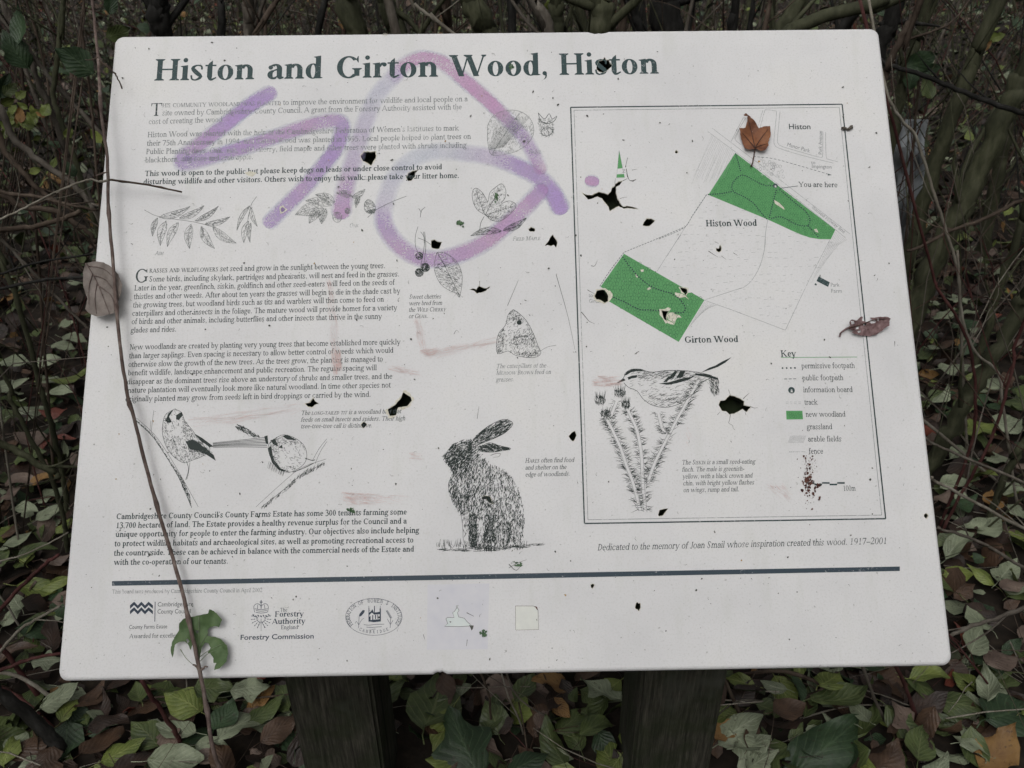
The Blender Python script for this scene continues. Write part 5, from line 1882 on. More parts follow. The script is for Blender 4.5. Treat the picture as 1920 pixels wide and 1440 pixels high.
# speckles and grime
pr = Print(0.0008)
rg2 = random.Random(31)
for k in range(120):
    x = 1512 + rg2.gauss(0, 7) + rg2.random() * 8
    y = 850 + abs(rg2.gauss(40, 26)) * 1.1
    r = rg2.choice((.3, .35, .45, .6, .8, 1.1)) * (1.5 if 895 < y < 925 else 1)
    pr.poly([B(*p) for p in blob(x, y, r * 1.7, r * 1.9, k, 6, .8)])
for x, y, a, b_ in ((1514, 899, 4, 4.5), (1518, 906, 6, 3.2), (1534, 909, 5, 3), (1528, 921, 2.5, 3), (1513, 880, 1.6, 4), (1536, 934, 3, 3.5), (1517, 929, 1.6, 1.6)):
    pr.poly([B(*p) for p in blob(x, y, a, b_, int(x * y) % 999, 11, 1.0)])
pr.build('brown_speckle', M['rust'])['kind'] = 'stuff'
def specks(name, n, mat, seed, sizes, area=((150, 1740), (75, 1255))):
    pr = Print(0.0008)
    rr = random.Random(seed)
    while n:
        x, y = rr.uniform(*area[0]), rr.uniform(*area[1])
        u, v = B(x, y)
        if abs(u) > .488 or abs(v) > .388: continue
        s = rr.choice(sizes)
        a = rr.uniform(0, 3.14)
        e = rr.uniform(.35, 1)
        pr.poly([B(x + (p[0] * math.cos(a) - p[1] * math.sin(a)), y + p[0] * math.sin(a) + p[1] * math.cos(a)) for p in blob(0, 0, s, s * e, rr.randrange(9999), 6, .8)])
        n -= 1
    pr.build(name, M[mat])['kind'] = 'stuff'
specks('dirt_speckle', 620, 'dirt', 3, (.35, .4, .5, .5, .7, .7, .9, 1.2, 1.7, 2.2))
specks('dirt_speckle', 16, 'ochre', 4, (1.2, 1.8, 2.4))
pr = Print(0.0008)
for k in range(150):
    x, y = rg2.uniform(180, 1700), rg2.uniform(90, 1240)
    u, v = B(x, y)
    if abs(u) > .48 or abs(v) > .38: continue
    a = rg2.uniform(0, 6.28); L = rg2.uniform(3, 9)
    pr.stroke([(x, y), (x + L * .5 * math.cos(a), y + L * .5 * math.sin(a)), (x + L * math.cos(a + .5), y + L * math.sin(a + .5))], rg2.uniform(.2, .5), .12, 2)
pr.build('fine_scratches', M['dirt'])['kind'] = 'stuff'
pr = Print(0.0008)
for x, y, a, b_ in ((862, 420, 8, 7), (930, 372, 6, 9), (958, 126, 5, 5), (660, 959, 9, 6), (907, 1188, 7, 8), (970, 1058, 10, 5)):
    for k in range(14):
        pr.poly([B(*p) for p in blob(x + rg2.gauss(0, a * .45), y + rg2.gauss(0, b_ * .45), a * .3, b_ * .3, rg2.randrange(999), 7, .9)])
pr.build('algae_spot', M['algae'])

# ------------------------------------------------------------------ leaves
def leaf_geo(Wd=.58, nl=8, nw=4, curl=.2, fold=.25, wav=.03, tip=1.0, seed=0, stalk=True, nick=0.0, lob=0.0):
    "an ovate leaf one unit long lying in x-y, base at the origin; returns verts, faces, uvs"
    r = random.Random(seed)
    V, F, U = [], [], []
    ph = [r.uniform(0, 6.28) for _ in range(4)]
    bend = r.uniform(-.06, .06)
    for i in range(nl + 1):
        s = i / nl
        w = Wd / 2 * (math.sin(math.pi * s ** .78) ** .85) * (1 - .25 * max(0, s - .75) / .25 * tip) if 0 < s < 1 else 0.012
        for k in range(nw + 1):
            v = k / nw * 2 - 1
            ww = w * (1 + .05 * math.sin(s * 19 + ph[0] + (2 if v > 0 else 0)))
            if lob:
                ww *= 1 + lob * math.cos(s * 14.5 - 1.2)
            if nick and abs(v) > .9:
                ww *= 1 - nick * max(0, math.sin(s * 11 + ph[1] + v * 2)) ** 2
            y = v * ww + bend * math.sin(s * math.pi)
            z = fold * abs(v) * w + curl * (s - .5) ** 2 - curl * .1 + wav * math.sin(s * 9 + ph[2] + v * 2) * abs(v) + .05 * v * math.sin(ph[3]) * s
            V.append((s, y, z))
            U.append((s, k / nw))
    for i in range(nl):
        for k in range(nw):
            a = i * (nw + 1) + k
            F.append((a, a + nw + 1, a + nw + 2, a + 1))
    if stalk:
        tv, tf = tube_geo([(-.28, bend, .02 + curl * .1), (-.12, 0, -.01 + curl * .12), (.06, 0, curl * .14 - .004)], [.010, .009, .008], 4)
        o = len(V)
        V += [tuple(v) for v in tv]
        U += [(.5, .5)] * len(tv)
        F += [tuple(o + i for i in f) for f in tf]
    return V, F, U

def set_uv(me, U):
    uv = me.uv_layers.new(name='UVMap')
    idx = np.empty(len(me.loops), np.int32)
    me.loops.foreach_get('vertex_index', idx)
    uv.data.foreach_set('uv', np.array(U, np.float32)[idx].ravel())

SHAPES = [dict(Wd=.60, curl=.25, fold=.22, seed=1), dict(Wd=.68, curl=-.3, fold=.12, seed=2, nick=.25), dict(Wd=.52, curl=.45, fold=.4, seed=3),
          dict(Wd=.72, curl=.12, fold=.08, seed=4, wav=.05), dict(Wd=.48, curl=-.5, fold=.5, seed=5, wav=.05), dict(Wd=.64, curl=.3, fold=-.25, seed=6, nick=.45), dict(Wd=.70, curl=.2, fold=.15, seed=7, lob=.38, wav=.05), dict(Wd=.5, curl=.7, fold=.3, seed=8, wav=.07)]
_cache = {}
def leaf_mesh(shape, kind):
    key = (shape, kind)
    if key not in _cache:
        V, F, U = leaf_geo(nl=9, nw=6, **SHAPES[shape])
        me = mesh_from('leaf_' + kind, V, F, LEAF[kind], True)
        set_uv(me, U)
        _cache[key] = me
    return _cache[key]

# stuff: the countless litter
def litter(name, n, place, lo_hi, seed, weights, zmax, label):
    rs = np.random.RandomState(seed)
    kinds = list(weights)
    p = np.array([weights[k] for k in kinds]); p = p / p.sum()
    base = []
    for sh in SHAPES:
        d = dict(sh)
        base.append(leaf_geo(nl=5, nw=2, stalk=False, **d))
    AV, AF, AU, AM = [], [], [], []
    off = 0
    pos = place(rs, n)
    n = len(pos)
    sid = rs.randint(0, len(base), n)
    mid = rs.choice(len(kinds), n, p=p)
    yaw = rs.uniform(0, 6.283, n)
    tx = rs.normal(0, .5, n); ty = rs.normal(0, .5, n)
    sc = rs.uniform(lo_hi[0], lo_hi[1], n)
    flip = np.where(rs.rand(n) < .5, -1.0, 1.0)
    for b in range(len(base)):
        sel = np.where(sid == b)[0]
        V = np.array(base[b][0]); V[:, 0] -= .5
        F = np.array(base[b][1]); U = np.array(base[b][2])
        m = len(sel)
        P = np.repeat(V[None], m, 0) * sc[sel][:, None, None]
        P[:, :, 1] *= rs.uniform(.7, 1.3, m)[:, None]
        P[:, :, 2] *= flip[sel][:, None]
        c, s = np.cos(tx[sel])[:, None], np.sin(tx[sel])[:, None]
        y, z = P[:, :, 1] * c - P[:, :, 2] * s, P[:, :, 1] * s + P[:, :, 2] * c
        P[:, :, 1], P[:, :, 2] = y, z
        c, s = np.cos(ty[sel])[:, None], np.sin(ty[sel])[:, None]
        x, z = P[:, :, 0] * c + P[:, :, 2] * s, -P[:, :, 0] * s + P[:, :, 2] * c
        P[:, :, 0], P[:, :, 2] = x, z
        c, s = np.cos(yaw[sel])[:, None], np.sin(yaw[sel])[:, None]
        x, y = P[:, :, 0] * c - P[:, :, 1] * s, P[:, :, 0] * s + P[:, :, 1] * c
        P[:, :, 0], P[:, :, 1] = x, y
        low = P[:, :, 2].min(1)
        lift = pos[sel][:, 2] - low * .75
        P[:, :, 0] += pos[sel][:, 0:1]; P[:, :, 1] += pos[sel][:, 1:2]; P[:, :, 2] += lift[:, None]
        AV.append(P.reshape(-1, 3))
        AF.append((F[None] + (np.arange(m) * len(V))[:, None, None] + off).reshape(-1, 4))
        AU.append(np.tile(U, (m, 1)))
        AM.append(np.repeat(mid[sel], len(F)))
        off += m * len(V)
    V = np.concatenate(AV); F = np.concatenate(AF); U = np.concatenate(AU); Mi = np.concatenate(AM)
    me = bpy.data.meshes.new(name)
    me.vertices.add(len(V)); me.vertices.foreach_set('co', V.astype(np.float32).ravel())
    me.loops.add(F.size); me.loops.foreach_set('vertex_index', F.astype(np.int32).ravel())
    me.polygons.add(len(F)); me.polygons.foreach_set('loop_start', np.arange(0, F.size, 4, dtype=np.int32))
    me.polygons.foreach_set('loop_total', np.full(len(F), 4, np.int32)) if False else None
    for k in kinds:
        me.materials.append(LEAF[k])
    me.polygons.foreach_set('material_index', Mi.astype(np.int32))
    me.polygons.foreach_set('use_smooth', np.ones(len(F), bool))
    uv = me.uv_layers.new(name='UVMap')
    uv.data.foreach_set('uv', U[F.ravel()].astype(np.float32).ravel())
    me.update()
    me.validate()
    return tag(link(name, me), label, 'leaf litter', kind='stuff')

def place_wedge(y0, y1, pad, zmax, p=1.0):
    def f(rs, n):
        y = y0 + (y1 - y0) * rs.rand(n) ** p
        x = (rs.rand(n) * 2 - 1) * (0.80 * (y * .86 + .7) + pad)
        z = np.array([ground_z(a, b) for a, b in zip(x, y)]) + rs.rand(n) * zmax
        return np.stack([x, y, z], 1)
    return f
WN = dict(pale=.10, olive=.20, lime=.03, green=.12, brown=.18, pink=.06, dark=.34, ochre=.02, rust=.01)
WF = dict(pale=.10, olive=.20, lime=.05, green=.13, brown=.18, pink=.05, dark=.28, ochre=.02, rust=.01)
litter('leaf_litter', 9500, place_wedge(.35, 3.2, 1.0, .035), (.025, .08), 11, WN, .03, 'thick layer of fallen leaves round the board posts')
litter('leaf_litter', 26000, place_wedge(3.1, 14.0, 2.0, .05, 1.0), (.05, .095), 12, WF, .05, 'brown and pale fallen leaves further back under the saplings')

# the leaves that can be picked out one by one
KINDW = {'pale': 'pale grey-green', 'olive': 'dull olive', 'lime': 'yellow-green', 'green': 'dark green', 'brown': 'mid-brown', 'pink': 'pinkish-brown', 'dark': 'nearly black', 'ochre': 'ochre-orange', 'rust': 'rusty red'}
SHAPEW = ['cupped', 'nicked', 'boat-folded', 'flat wavy-edged', 'narrow folded', 'ragged-edged', 'lobed', 'curled-up']
def where_leaf(p):
    if p.y > 2.0:
        return 'under the saplings on the map side' if p.x > 0 else 'under the fallen branches on the text side'
    if abs(p.x) < .16:
        return 'between the two posts'
    if p.y < 1.22 and abs(p.x) < .60:
        return 'beside the post below the map' if p.x > 0 else 'beside the post below the emblems'
    return "off the board's map-side edge" if p.x > 0 else "off the board's text-side edge"
rl = random.Random(99)
def fallen(px, py, size, kind, yaw=None, tilt=None, z=None, shape=None):
    "one fallen leaf lying where the photograph shows it; size in metres"
    zz = (z if z is not None else rl.uniform(.02, .05))
    p = on_ground(px, py, zz)
    sh = rl.randrange(8) if shape is None else shape
    o = link('fallen_leaf', leaf_mesh(sh, kind))
    yaw = rl.uniform(0, 6.28) if yaw is None else yaw
    tx, ty = (rl.gauss(0, .3), rl.gauss(0, .3)) if tilt is None else tilt
    R_ = Matrix.Rotation(yaw, 4, 'Z') @ Matrix.Rotation(tx, 4, 'X') @ Matrix.Rotation(ty, 4, 'Y')
    S_ = Matrix.Diagonal((size, size * rl.uniform(.9, 1.15), size * (rl.choice((-1, 1))), 1))
    o.matrix_world = Matrix.Translation(p) @ R_ @ S_ @ Matrix.Translation((-.5, 0, 0))
    sz = 'large ' if size > .085 else ('small ' if size < .06 else '')
    lb = '%s%s %s fallen leaf %s' % (sz, SHAPEW[sh], KINDW[kind], where_leaf(p))
    tag(o, lb, 'leaf', lb.replace(' fallen leaf', ' leaves'))
    return o
PI = math.pi
HERO = [ # px, py, size, kind, yaw
    (130, 1330, .060, 'lime', 1.5), (342, 1318, .095, 'lime', 2.7), (112, 1303, .085, 'pale', .4), (455, 1360, .11, 'pale', .8), (500, 1330, .085, 'olive', 1.0), (330, 1370, .085, 'pale', 2.9),
    (525, 1365, .085, 'brown', .7), (232, 1408, .085, 'lime', .6), (330, 1425, .10, 'pale', .2), (15, 1405, .075, 'lime', 2.0), (870, 1395, .155, 'green', 1.9), (810, 1315, .14, 'olive', 1.6), (1035, 1283, .085, 'ochre', 2.9),
    (1125, 1293, .095, 'pale', 2.5), (985, 1290, .07, 'olive', 1), (1120, 1365, .095, 'olive', .4), (1040, 1390, .105, 'olive', 2.1), (1020, 1345, .06, 'pink', 1), (1450, 1285, .055, 'pale', 2.6), (1580, 1300, .13, 'olive', .2),
    (1555, 1272, .075, 'lime', .5), (1610, 1335, .055, 'pale', 1.8), (1570, 1350, .06, 'pale', 2.6), (1695, 1348, .085, 'pink', 2.2), (1725, 1395, .085, 'olive', 1.2), (1430, 1425, .075, 'pale', .6), (1545, 1395, .20, 'green', .3),
    (1390, 1365, .11, 'pale', .3), (1848, 1282, .085, 'pale', 1.3), (1830, 1200, .10, 'pale', .8), (1745, 1268, .085, 'lime', .2), (1880, 1235, .10, 'pink', .4), (1830, 1390, .09, 'pale', .3), (1890, 1330, .13, 'green', .6),
    (1890, 1070, .085, 'pale', .5), (1800, 1075, .085, 'lime', .3), (1770, 1085, .09, 'olive', 2), (1900, 1095, .075, 'pink', .5), (1835, 1160, .075, 'pale', 1.7), (1870, 1400, .12, 'ochre', .5),
    (40, 905, .10, 'pink', .2), (70, 908, .085, 'pale', .5), (17, 925, .085, 'pink', .3), (45, 955, .075, 'pale', 3.0), (92, 962, .070, 'pale', .9), (32, 1010, .095, 'pale', .9), (70, 1035, .09, 'olive', .4), (120, 985, .06, 'lime', 1.4),
    (75, 1105, .10, 'lime', .1), (100, 1095, .085, 'lime', .6), (32, 1128, .06, 'pale', 2.5), (70, 1170, .095, 'olive', 1), (88, 1238, .060, 'pale', .2), (30, 1225, .085, 'brown', .3), (108, 1045, .07, 'pink', .6),
    (25, 680, .11, 'pale', .1), (85, 675, .10, 'pale', .5), (118, 650, .085, 'pale', .2), (125, 705, .13, 'lime', .9), (20, 720, .12, 'pale', .2), (100, 770, .085, 'rust', .3), (105, 832, .11, 'rust', .5), (65, 820, .12, 'pink', .1), (140, 635, .085, 'pale', .1),
    (60, 770, .1, 'pale', .4), (20, 775, .09, 'olive', 1), (110, 735, .1, 'pale', .1), (80, 900, .07, 'ochre', .4), (55, 855, .1, 'olive', .4),
    (1790, 690, .12, 'pale', .3), (1860, 720, .09, 'pale', 2.0), (1800, 850, .10, 'pale', .4), (1790, 905, .085, 'pale', .2), (1840, 800, .12, 'lime', .1), (1890, 790, .12, 'pale', .6), (1770, 930, .08, 'pink', .6), (1810, 940, .1, 'green', .7),
    (1860, 935, .075, 'ochre', 1.2), (1850, 985, .09, 'pale', .2), (1895, 920, .09, 'pale', 0), (1880, 1010, .12, 'dark', 1.2), (1800, 1020, .11, 'pale', .5), (1830, 985, .075, 'pale', .2), (1770, 590, .1, 'pale', .3), (1800, 560, .1, 'pale', .4),
    (1765, 740, .1, 'pale', .5), (1810, 760, .09, 'olive', .5), (1880, 860, .1, 'pale', .3), (1760, 655, .09, 'pale', .2), (1895, 640, .1, 'pink', .2),
    (660 + 330, 1430, .09, 'green', .2), (410, 1420, .09, 'brown', 2), (470, 1290, .08, 'pale', .3), (1395, 1300, .07, 'dark', .4), (1660, 1420, .09, 'brown', .7), (1480, 1330, .08, 'brown', .2), (1640, 1285, .08, 'dark', 2), (1760, 1440, .09, 'pale', .6),
    (60, 1400, .085, 'brown', .4), (170, 1300, .09, 'brown', 1.4), (200, 1350, .08, 'dark', .4), (260, 1300, .07, 'olive', 2.2), (400, 1290, .075, 'olive', .3), (420, 1340, .07, 'green', 1), (250, 1430, .09, 'dark', 1)]
for px, py, s, k, yw in HERO:
    fallen(px, py, s * .88, k, yw + rl.uniform(-.25, .25), (rl.gauss(0, .2), rl.gauss(0, .2)), rl.uniform(.045, .065))
keys, wts = zip(*dict(pale=.20, olive=.28, lime=.09, green=.14, brown=.13, pink=.06, dark=.08, ochre=.01, rust=.01).items())
cnt = 0
while cnt < 190:
    px, py = rl.uniform(-20, 1940), rl.uniform(420, 1460)
    u, v = B(px, py)
    if abs(u) < .47 and abs(v) < .38:
        continue
    if 420 < py < 640 and rl.random() < .45:
        continue
    fallen(px, py, rl.uniform(.05, .085), rl.choices(keys, wts)[0], z=rl.uniform(.025, .05))
    cnt += 1

# ------------------------------------------------------------------ stems
def jitter_path(pts, amp, rg, n=5):
    c = catmull([tuple(p) for p in pts], n)
    out = []
    for i, p in enumerate(c):
        k = 0 if i in (0, len(c) - 1) else amp
        out.append(Vector((p[0] + rg.gauss(0, k), p[1] + rg.gauss(0, k), p[2] + rg.gauss(0, k * .6))))
    return out

def stem_geo(path, r0, r1, sides=7, rg=rnd, nodes=0.0):
    n = len(path)
    rad = []
    for i in range(n):
        f = i / (n - 1)
        r = r0 + (r1 - r0) * f
        if nodes and i % 5 == 2 and max(r0, r1) < .007:
            r *= 1 + nodes
        rad.append(max(r, .0006))
    return tube_geo(path, rad, sides, .12 if max(r0, r1) < .007 else .05, rg)

def side_twig(p, d, L, r, rg):
    pts = [p]
    q = p.copy()
    dd = d.normalized()
    for k in range(4):
        q = q + dd * (L / 4)
        dd = (dd + Vector((rg.gauss(0, .18), rg.gauss(0, .18), rg.gauss(.06, .14)))).normalized()
        pts.append(q.copy())
    return tube_geo(jitter_path(pts, L * .004, rg, 2), [max(.0006, r * (1 - .11 * i)) for i in range(9)], 5, .1, rg)

def rooted(name, px, Y, w, bark, label, cat='sapling', lean=0.0, extend=True, twigs=3, seed=0, group=None, up=1.2, amp=.004, sides=8, taper=.8):
    """a stem followed along its places in the photograph (listed from top to foot), standing at distance Y,
    carried on down into the ground and on up above the frame"""
    rg = random.Random(seed)
    P = [on_plane(x, y, Y, lean) for x, y in px]
    depth = (P[len(P) // 2] - CAM).dot(FWD)
    r = w / FPX * depth / 2
    d = (P[-1] - P[-2]).normalized()
    if extend:
        if d.z > -.12:
            d = Vector((d.x, d.y, -.35)).normalized()
        t = (P[-1].z + .04) / -d.z
        foot_ = P[-1] + d * t
        midp = P[-1] + d * t * .5
        P = P + [midp, foot_]
    if up:
        e = (P[0] - P[1]).normalized()
        P = [P[0] + e * up + Vector((rg.gauss(0, .05), rg.gauss(0, .05), .1))] + P
    path = jitter_path(P, min(amp, r * .22), rg)
    path = path[::-1]                     # from the foot upwards
    V, F = stem_geo(path, r * 1.1, r * taper, sides, rg, .12)
    root = path[0]
    o = link(name, mesh_from(name, [Vector(v) - root for v in V], F, BARK[bark], True))
    o.location = root
    tag(o, label, cat, group)
    for k in range(twigs):
        i = rg.randrange(len(path) // 4, len(path) - 2)
        p = path[i]
        t = (path[i + 1] - p).normalized()
        sd = Vector((rg.uniform(-1, 1), rg.uniform(-.6, .6), rg.uniform(.1, .8)))
        V, F = side_twig(p, t * .6 + sd, rg.uniform(.15, .5), r * .4, rg)
        link('side_twig', mesh_from('side_twig', [Vector(v) - root for v in V], F, BARK[bark], True), o)
    return o, path

# right of the board
rooted('sapling', [(1880, -30), (1832, 97), (1793, 202), (1747, 330), (1712, 447), (1668, 580)], 2.35, 30, 'olive', 'olive-green leaning sapling beside the board, crossed by a black branch', seed=1)
rooted('sapling', [(1985, 30), (1920, 148), (1883, 218), (1840, 311), (1801, 389), (1754, 486), (1722, 562), (1690, 640)], 2.15, 42, 'olive', 'thickest olive-green sapling leaning beside the board', seed=2)
rooted('sapling', [(1990, 440), (1920, 563), (1879, 641), (1832, 715), (1793, 781), (1754, 851), (1722, 905)], 1.65, 32, 'olive', 'smooth greenish leaning stem just behind the board edge', seed=3, twigs=2)
rooted('sapling', [(1960, 780), (1920, 830), (1887, 890), (1863, 952), (1840, 1006), (1812, 1061), (1790, 1130)], 1.45, 14, 'olive', 'slender olive stem crossed by pale twigs near the board corner', seed=4, twigs=2)
rooted('red_stem', [(1740, 480), (1758, 540), (1789, 587), (1813, 637), (1826, 695), (1828, 793), (1813, 859), (1770, 968), (1745, 1040)], 1.45, 6, 'red', 'thin dark red stem arching beside the board, kinked', 'stem', seed=5, up=.4, twigs=1)
rooted('red_stem', [(1925, 590), (1900, 680), (1880, 760), (1850, 840), (1800, 930), (1765, 1000)], 1.4, 6, 'red', 'straight dark red stem behind the greenish leaning stem', 'stem', seed=6, up=.5, twigs=1)
rooted('lichened_twig', [(1795, 470), (1799, 540), (1805, 598), (1828, 660), (1871, 699), (1880, 760)], 1.50, 5.5, 'pale', 'pale grey forked twig beside the red stem', 'twig', seed=7, up=0, twigs=3)
rooted('sapling', [(1660, 165), (1690, 225), (1715, 252), (1739, 323), (1762, 397), (1782, 459), (1797, 517), (1801, 600)], 1.7, 6, 'pale', 'thin pale stem slanting in front of the olive saplings', seed=8, up=.06, twigs=1)
rooted('sapling', [(1731, -20), (1712, 31), (1692, 66), (1668, 120), (1640, 200)], 1.75, 14, 'brown', 'pinkish-brown stem rising behind the upper board corner', seed=9, twigs=1)
rooted('sapling', [(1688, -30), (1668, 40), (1650, 90), (1630, 180)], 2.3, 34, 'black', 'dark trunk directly behind the upper board corner', seed=10, twigs=1)
rooted('sapling', [(1745, -20), (1722, 60), (1700, 130), (1675, 240)], 2.6, 22, 'olive', 'olive sapling behind the pinkish-brown stem', seed=11)
rooted('sapling', [(1935, 330), (1915, 420), (1890, 500), (1860, 590), (1830, 680)], 2.2, 16, 'olive', 'slim olive sapling behind the brown crossing twig', seed=12)
rooted('sapling', [(1930, 100), (1905, 160), (1890, 230), (1870, 330)], 3.0, 24, 'olive', 'mossy sapling standing behind the thickest leaning sapling', seed=13)
# crossing branches on the right
def lying(name, px, Y, w, bark, label, seed, foot_at, lean=0.0, twigs=2, cat='branch', group=None):
    "a fallen or leaning branch: its end beyond the last listed place comes down to the ground"
    rg = random.Random(seed)
    P = [on_plane(x, y, Y, lean) for x, y in px]
    depth = (P[0] - CAM).dot(FWD)
    r = w / FPX * depth / 2
    f = Vector(foot_at)
    P = P + [(P[-1] + f) / 2 + Vector((0, 0, .03)), f]
    path = jitter_path(P, min(.003, r * .25), rg)[::-1]
    V, F = stem_geo(path, r * 1.15, r * .7, 7, rg, .15)
    root = path[0]
    o = link(name, mesh_from(name, [Vector(v) - root for v in V], F, BARK[bark], True))
    o.location = root
    tag(o, label, cat, group)
    for k in range(twigs):
        i = rg.randrange(len(path) // 3, len(path) - 2)
        t = (path[i + 1] - path[i]).normalized()
        V, F = side_twig(path[i], t + Vector((rg.uniform(-.6, .6), rg.uniform(-.4, .4), rg.uniform(-.3, .7))), rg.uniform(.08, .25), r * .45, rg)
        link('side_twig', mesh_from('side_twig', [Vector(v) - root for v in V], F, BARK[bark], True), o)
    return o
lying('dead_branch', [(1650, 112), (1665, 122), (1731, 142), (1793, 167), (1863, 194), (1920, 214), (1990, 250)], 2.0, 11, 'black', 'black wet branch crossing the olive saplings', 21, (2.0, 2.3, -.02))
lying('dead_branch', [(1700, 470), (1716, 467), (1778, 435), (1840, 412), (1920, 375), (1980, 352)], 1.9, 8, 'brown', 'brown twig sloping down towards the board across the saplings', 22, (2.2, 2.0, -.02))
lying('dead_branch', [(1735, 820), (1747, 830), (1813, 859), (1920, 905), (1970, 935)], 1.35, 6, 'grey', 'grey twig poking out below the greenish leaning stem', 23, (1.25, 1.3, -.02))
lying('dead_branch', [(1745, 895), (1754, 902), (1832, 944), (1920, 991), (1970, 1015)], 1.3, 7, 'pale', 'pale dead twig crossing the slender olive stem', 24, (1.15, 1.2, -.02))
lying('dead_branch', [(1760, 988), (1766, 993), (1832, 1014), (1920, 1065), (1970, 1100)], 1.2, 7, 'grey', 'grey crooked twig lowest beside the board edge', 25, (1.1, 1.1, -.02))
lying('dead_branch', [(1775, 1195), (1790, 1188), (1850, 1165), (1920, 1140), (1970, 1120)], 1.05, 9, 'grey', 'stout grey twig beside the lower board corner', 26, (1.0, 1.0, -.02))
lying('dead_branch', [(1770, 1180), (1800, 1215), (1850, 1280), (1885, 1330), (1925, 1390)], .98, 5, 'red', 'thin red twig over pale leaves below the board corner', 27, (.80, .92, -.02))
# left of the board
rooted('sapling', [(-8, -30), (6, 6), (29, 55), (55, 99), (70, 152), (88, 187), (105, 233), (123, 277), (152, 338)], 1.75, 12, 'grey', 'grey-brown bent stem left of the board heading', seed=31, twigs=2)
rooted('sapling', [(119, -30), (118, 0), (111, 88), (100, 172), (112, 220), (128, 263), (143, 309)], 1.7, 10, 'olive', 'upright olive stem touching the large green leaf', seed=32, twigs=2)
rooted('sapling', [(55, 96), (96, 152), (140, 198), (190, 251), (230, 300)], 1.72, 9, 'grey', 'straight grey stick slanting behind the upper left board edge', seed=33, up=.15, twigs=1)
rooted('sapling', [(-25, 440), (0, 482), (42, 596), (67, 693), (86, 760), (103, 823), (119, 895), (125, 950)], 1.5, 10, 'olive', 'long olive stem sloping down past the board edge', seed=34, up=.6, twigs=2)
rooted('sapling', [(0, 690), (17, 740), (44, 795), (75, 857), (97, 895), (117, 962), (122, 1000)], 1.42, 9, 'olive', 'short olive stem meeting the long sloping stem', seed=35, up=.5, twigs=1)
lying('dead_branch', [(178, 455), (169, 439), (130, 412), (94, 393), (40, 389), (-20, 385)], 1.6, 12, 'brown', 'brown fallen branch bending down beside the board edge', 41, (-1.3, 1.6, -.02))
lying('dead_branch', [(150, 395), (111, 413), (60, 424), (0, 432), (-30, 438)], 1.55, 12, 'brown', 'brown fallen branch lying under the bending branch', 42, (-1.2, 1.5, -.02))
lying('dead_branch', [(182, 394), (120, 381), (73, 370), (0, 360), (-30, 357)], 1.5, 8, 'brown', 'straight brown stick lying above the brown fallen branches', 43, (-1.3, 1.5, -.02))
lying('dead_branch', [(170, 337), (140, 345), (82, 371), (40, 393), (0, 411), (-30, 425)], 1.4, 4.5, 'pale', 'thin pale twig crossing the brown fallen branches', 44, (-1.1, 1.4, -.02))
lying('dead_branch', [(165, 617), (150, 602), (110, 560), (69, 518), (30, 478), (0, 446), (-30, 420)], 1.65, 6, 'grey', 'grey stick sloping from the fallen branches towards the leaf litter', 45, (-1.6, 1.7, -.02))
lying('dead_branch', [(172, 476), (150, 480), (120, 484), (64, 494), (0, 514), (-30, 522)], 1.35, 5, 'black', 'black twig level with the hanging brown leaf', 46, (-1.1, 1.3, -.02))
lying('dead_branch', [(165, 518), (156, 520), (110, 522), (69, 527), (0, 542), (-30, 548)], 1.3, 6.5, 'black', 'stout black twig pointing at the hanging brown leaf', 47, (-1.1, 1.25, -.02))
lying('dead_branch', [(178, 392), (163, 376), (140, 347), (88, 312), (29, 263), (-30, 215)], 1.6, 13, 'grey', 'grey branch resting above the fallen branches', 48, (-1.6, 1.8, -.02))
lying('dead_branch', [(110, 385), (82, 362), (50, 330), (9, 286), (-40, 240)], 1.55, 12, 'brown', 'brown stick slanting below the grey branch', 49, (-1.6, 1.6, -.02))
lying('dead_branch', [(112, 894), (94, 882), (42, 851), (0, 826), (-40, 800)], 1.38, 15, 'olive', 'stout olive branch lying against the two olive stems', 50, (-1.2, 1.3, -.02))
lying('dead_branch', [(128, 998), (100, 1014), (50, 1038), (0, 1052), (-40, 1062)], 1.15, 3.5, 'pale', 'long pale stalk lying over leaves left of the board', 51, (-.95, 1.15, -.02), twigs=0)
lying('dead_branch', [(112, 1137), (80, 1155), (40, 1178), (0, 1222), (-30, 1250)], 1.0, 7, 'pale', 'pale knobbly stick beside the lower left board edge', 52, (-.8, 1.0, -.02), twigs=1)
lying('dead_branch', [(110, 1040), (80, 1062), (40, 1100), (0, 1145), (-30, 1180)], 1.02, 9, 'red', 'dark red stick above the pale knobbly stick', 53, (-.85, 1.0, -.02), twigs=0)
lying('dead_branch', [(118, 1225), (70, 1232), (20, 1250), (-30, 1275)], 1.0, 8, 'red', 'reddish stick below the pale knobbly stick', 54, (-.8, .95, -.02), twigs=0)
lying('dead_branch', [(-45, 1255), (0, 1296), (62, 1350), (106, 1394), (147, 1440), (190, 1490)], .90, 32, 'black', 'thick dark stem crossing the lower left corner', 55, (-.42, .82, -.02), twigs=0)
lying('dead_branch', [(265, 1275), (300, 1330), (330, 1375), (352, 1425), (370, 1470)], .88, 11, 'red', 'dark red stem under the lower left board edge', 56, (-.34, .80, -.02), twigs=1)
lying('dead_branch', [(560, 1300), (470, 1310), (380, 1322), (310, 1318), (290, 1308)], .98, 4, 'brown', 'thin brown curved twig between the post and yellow leaf', 57, (-.46, .98, -.02), twigs=0)
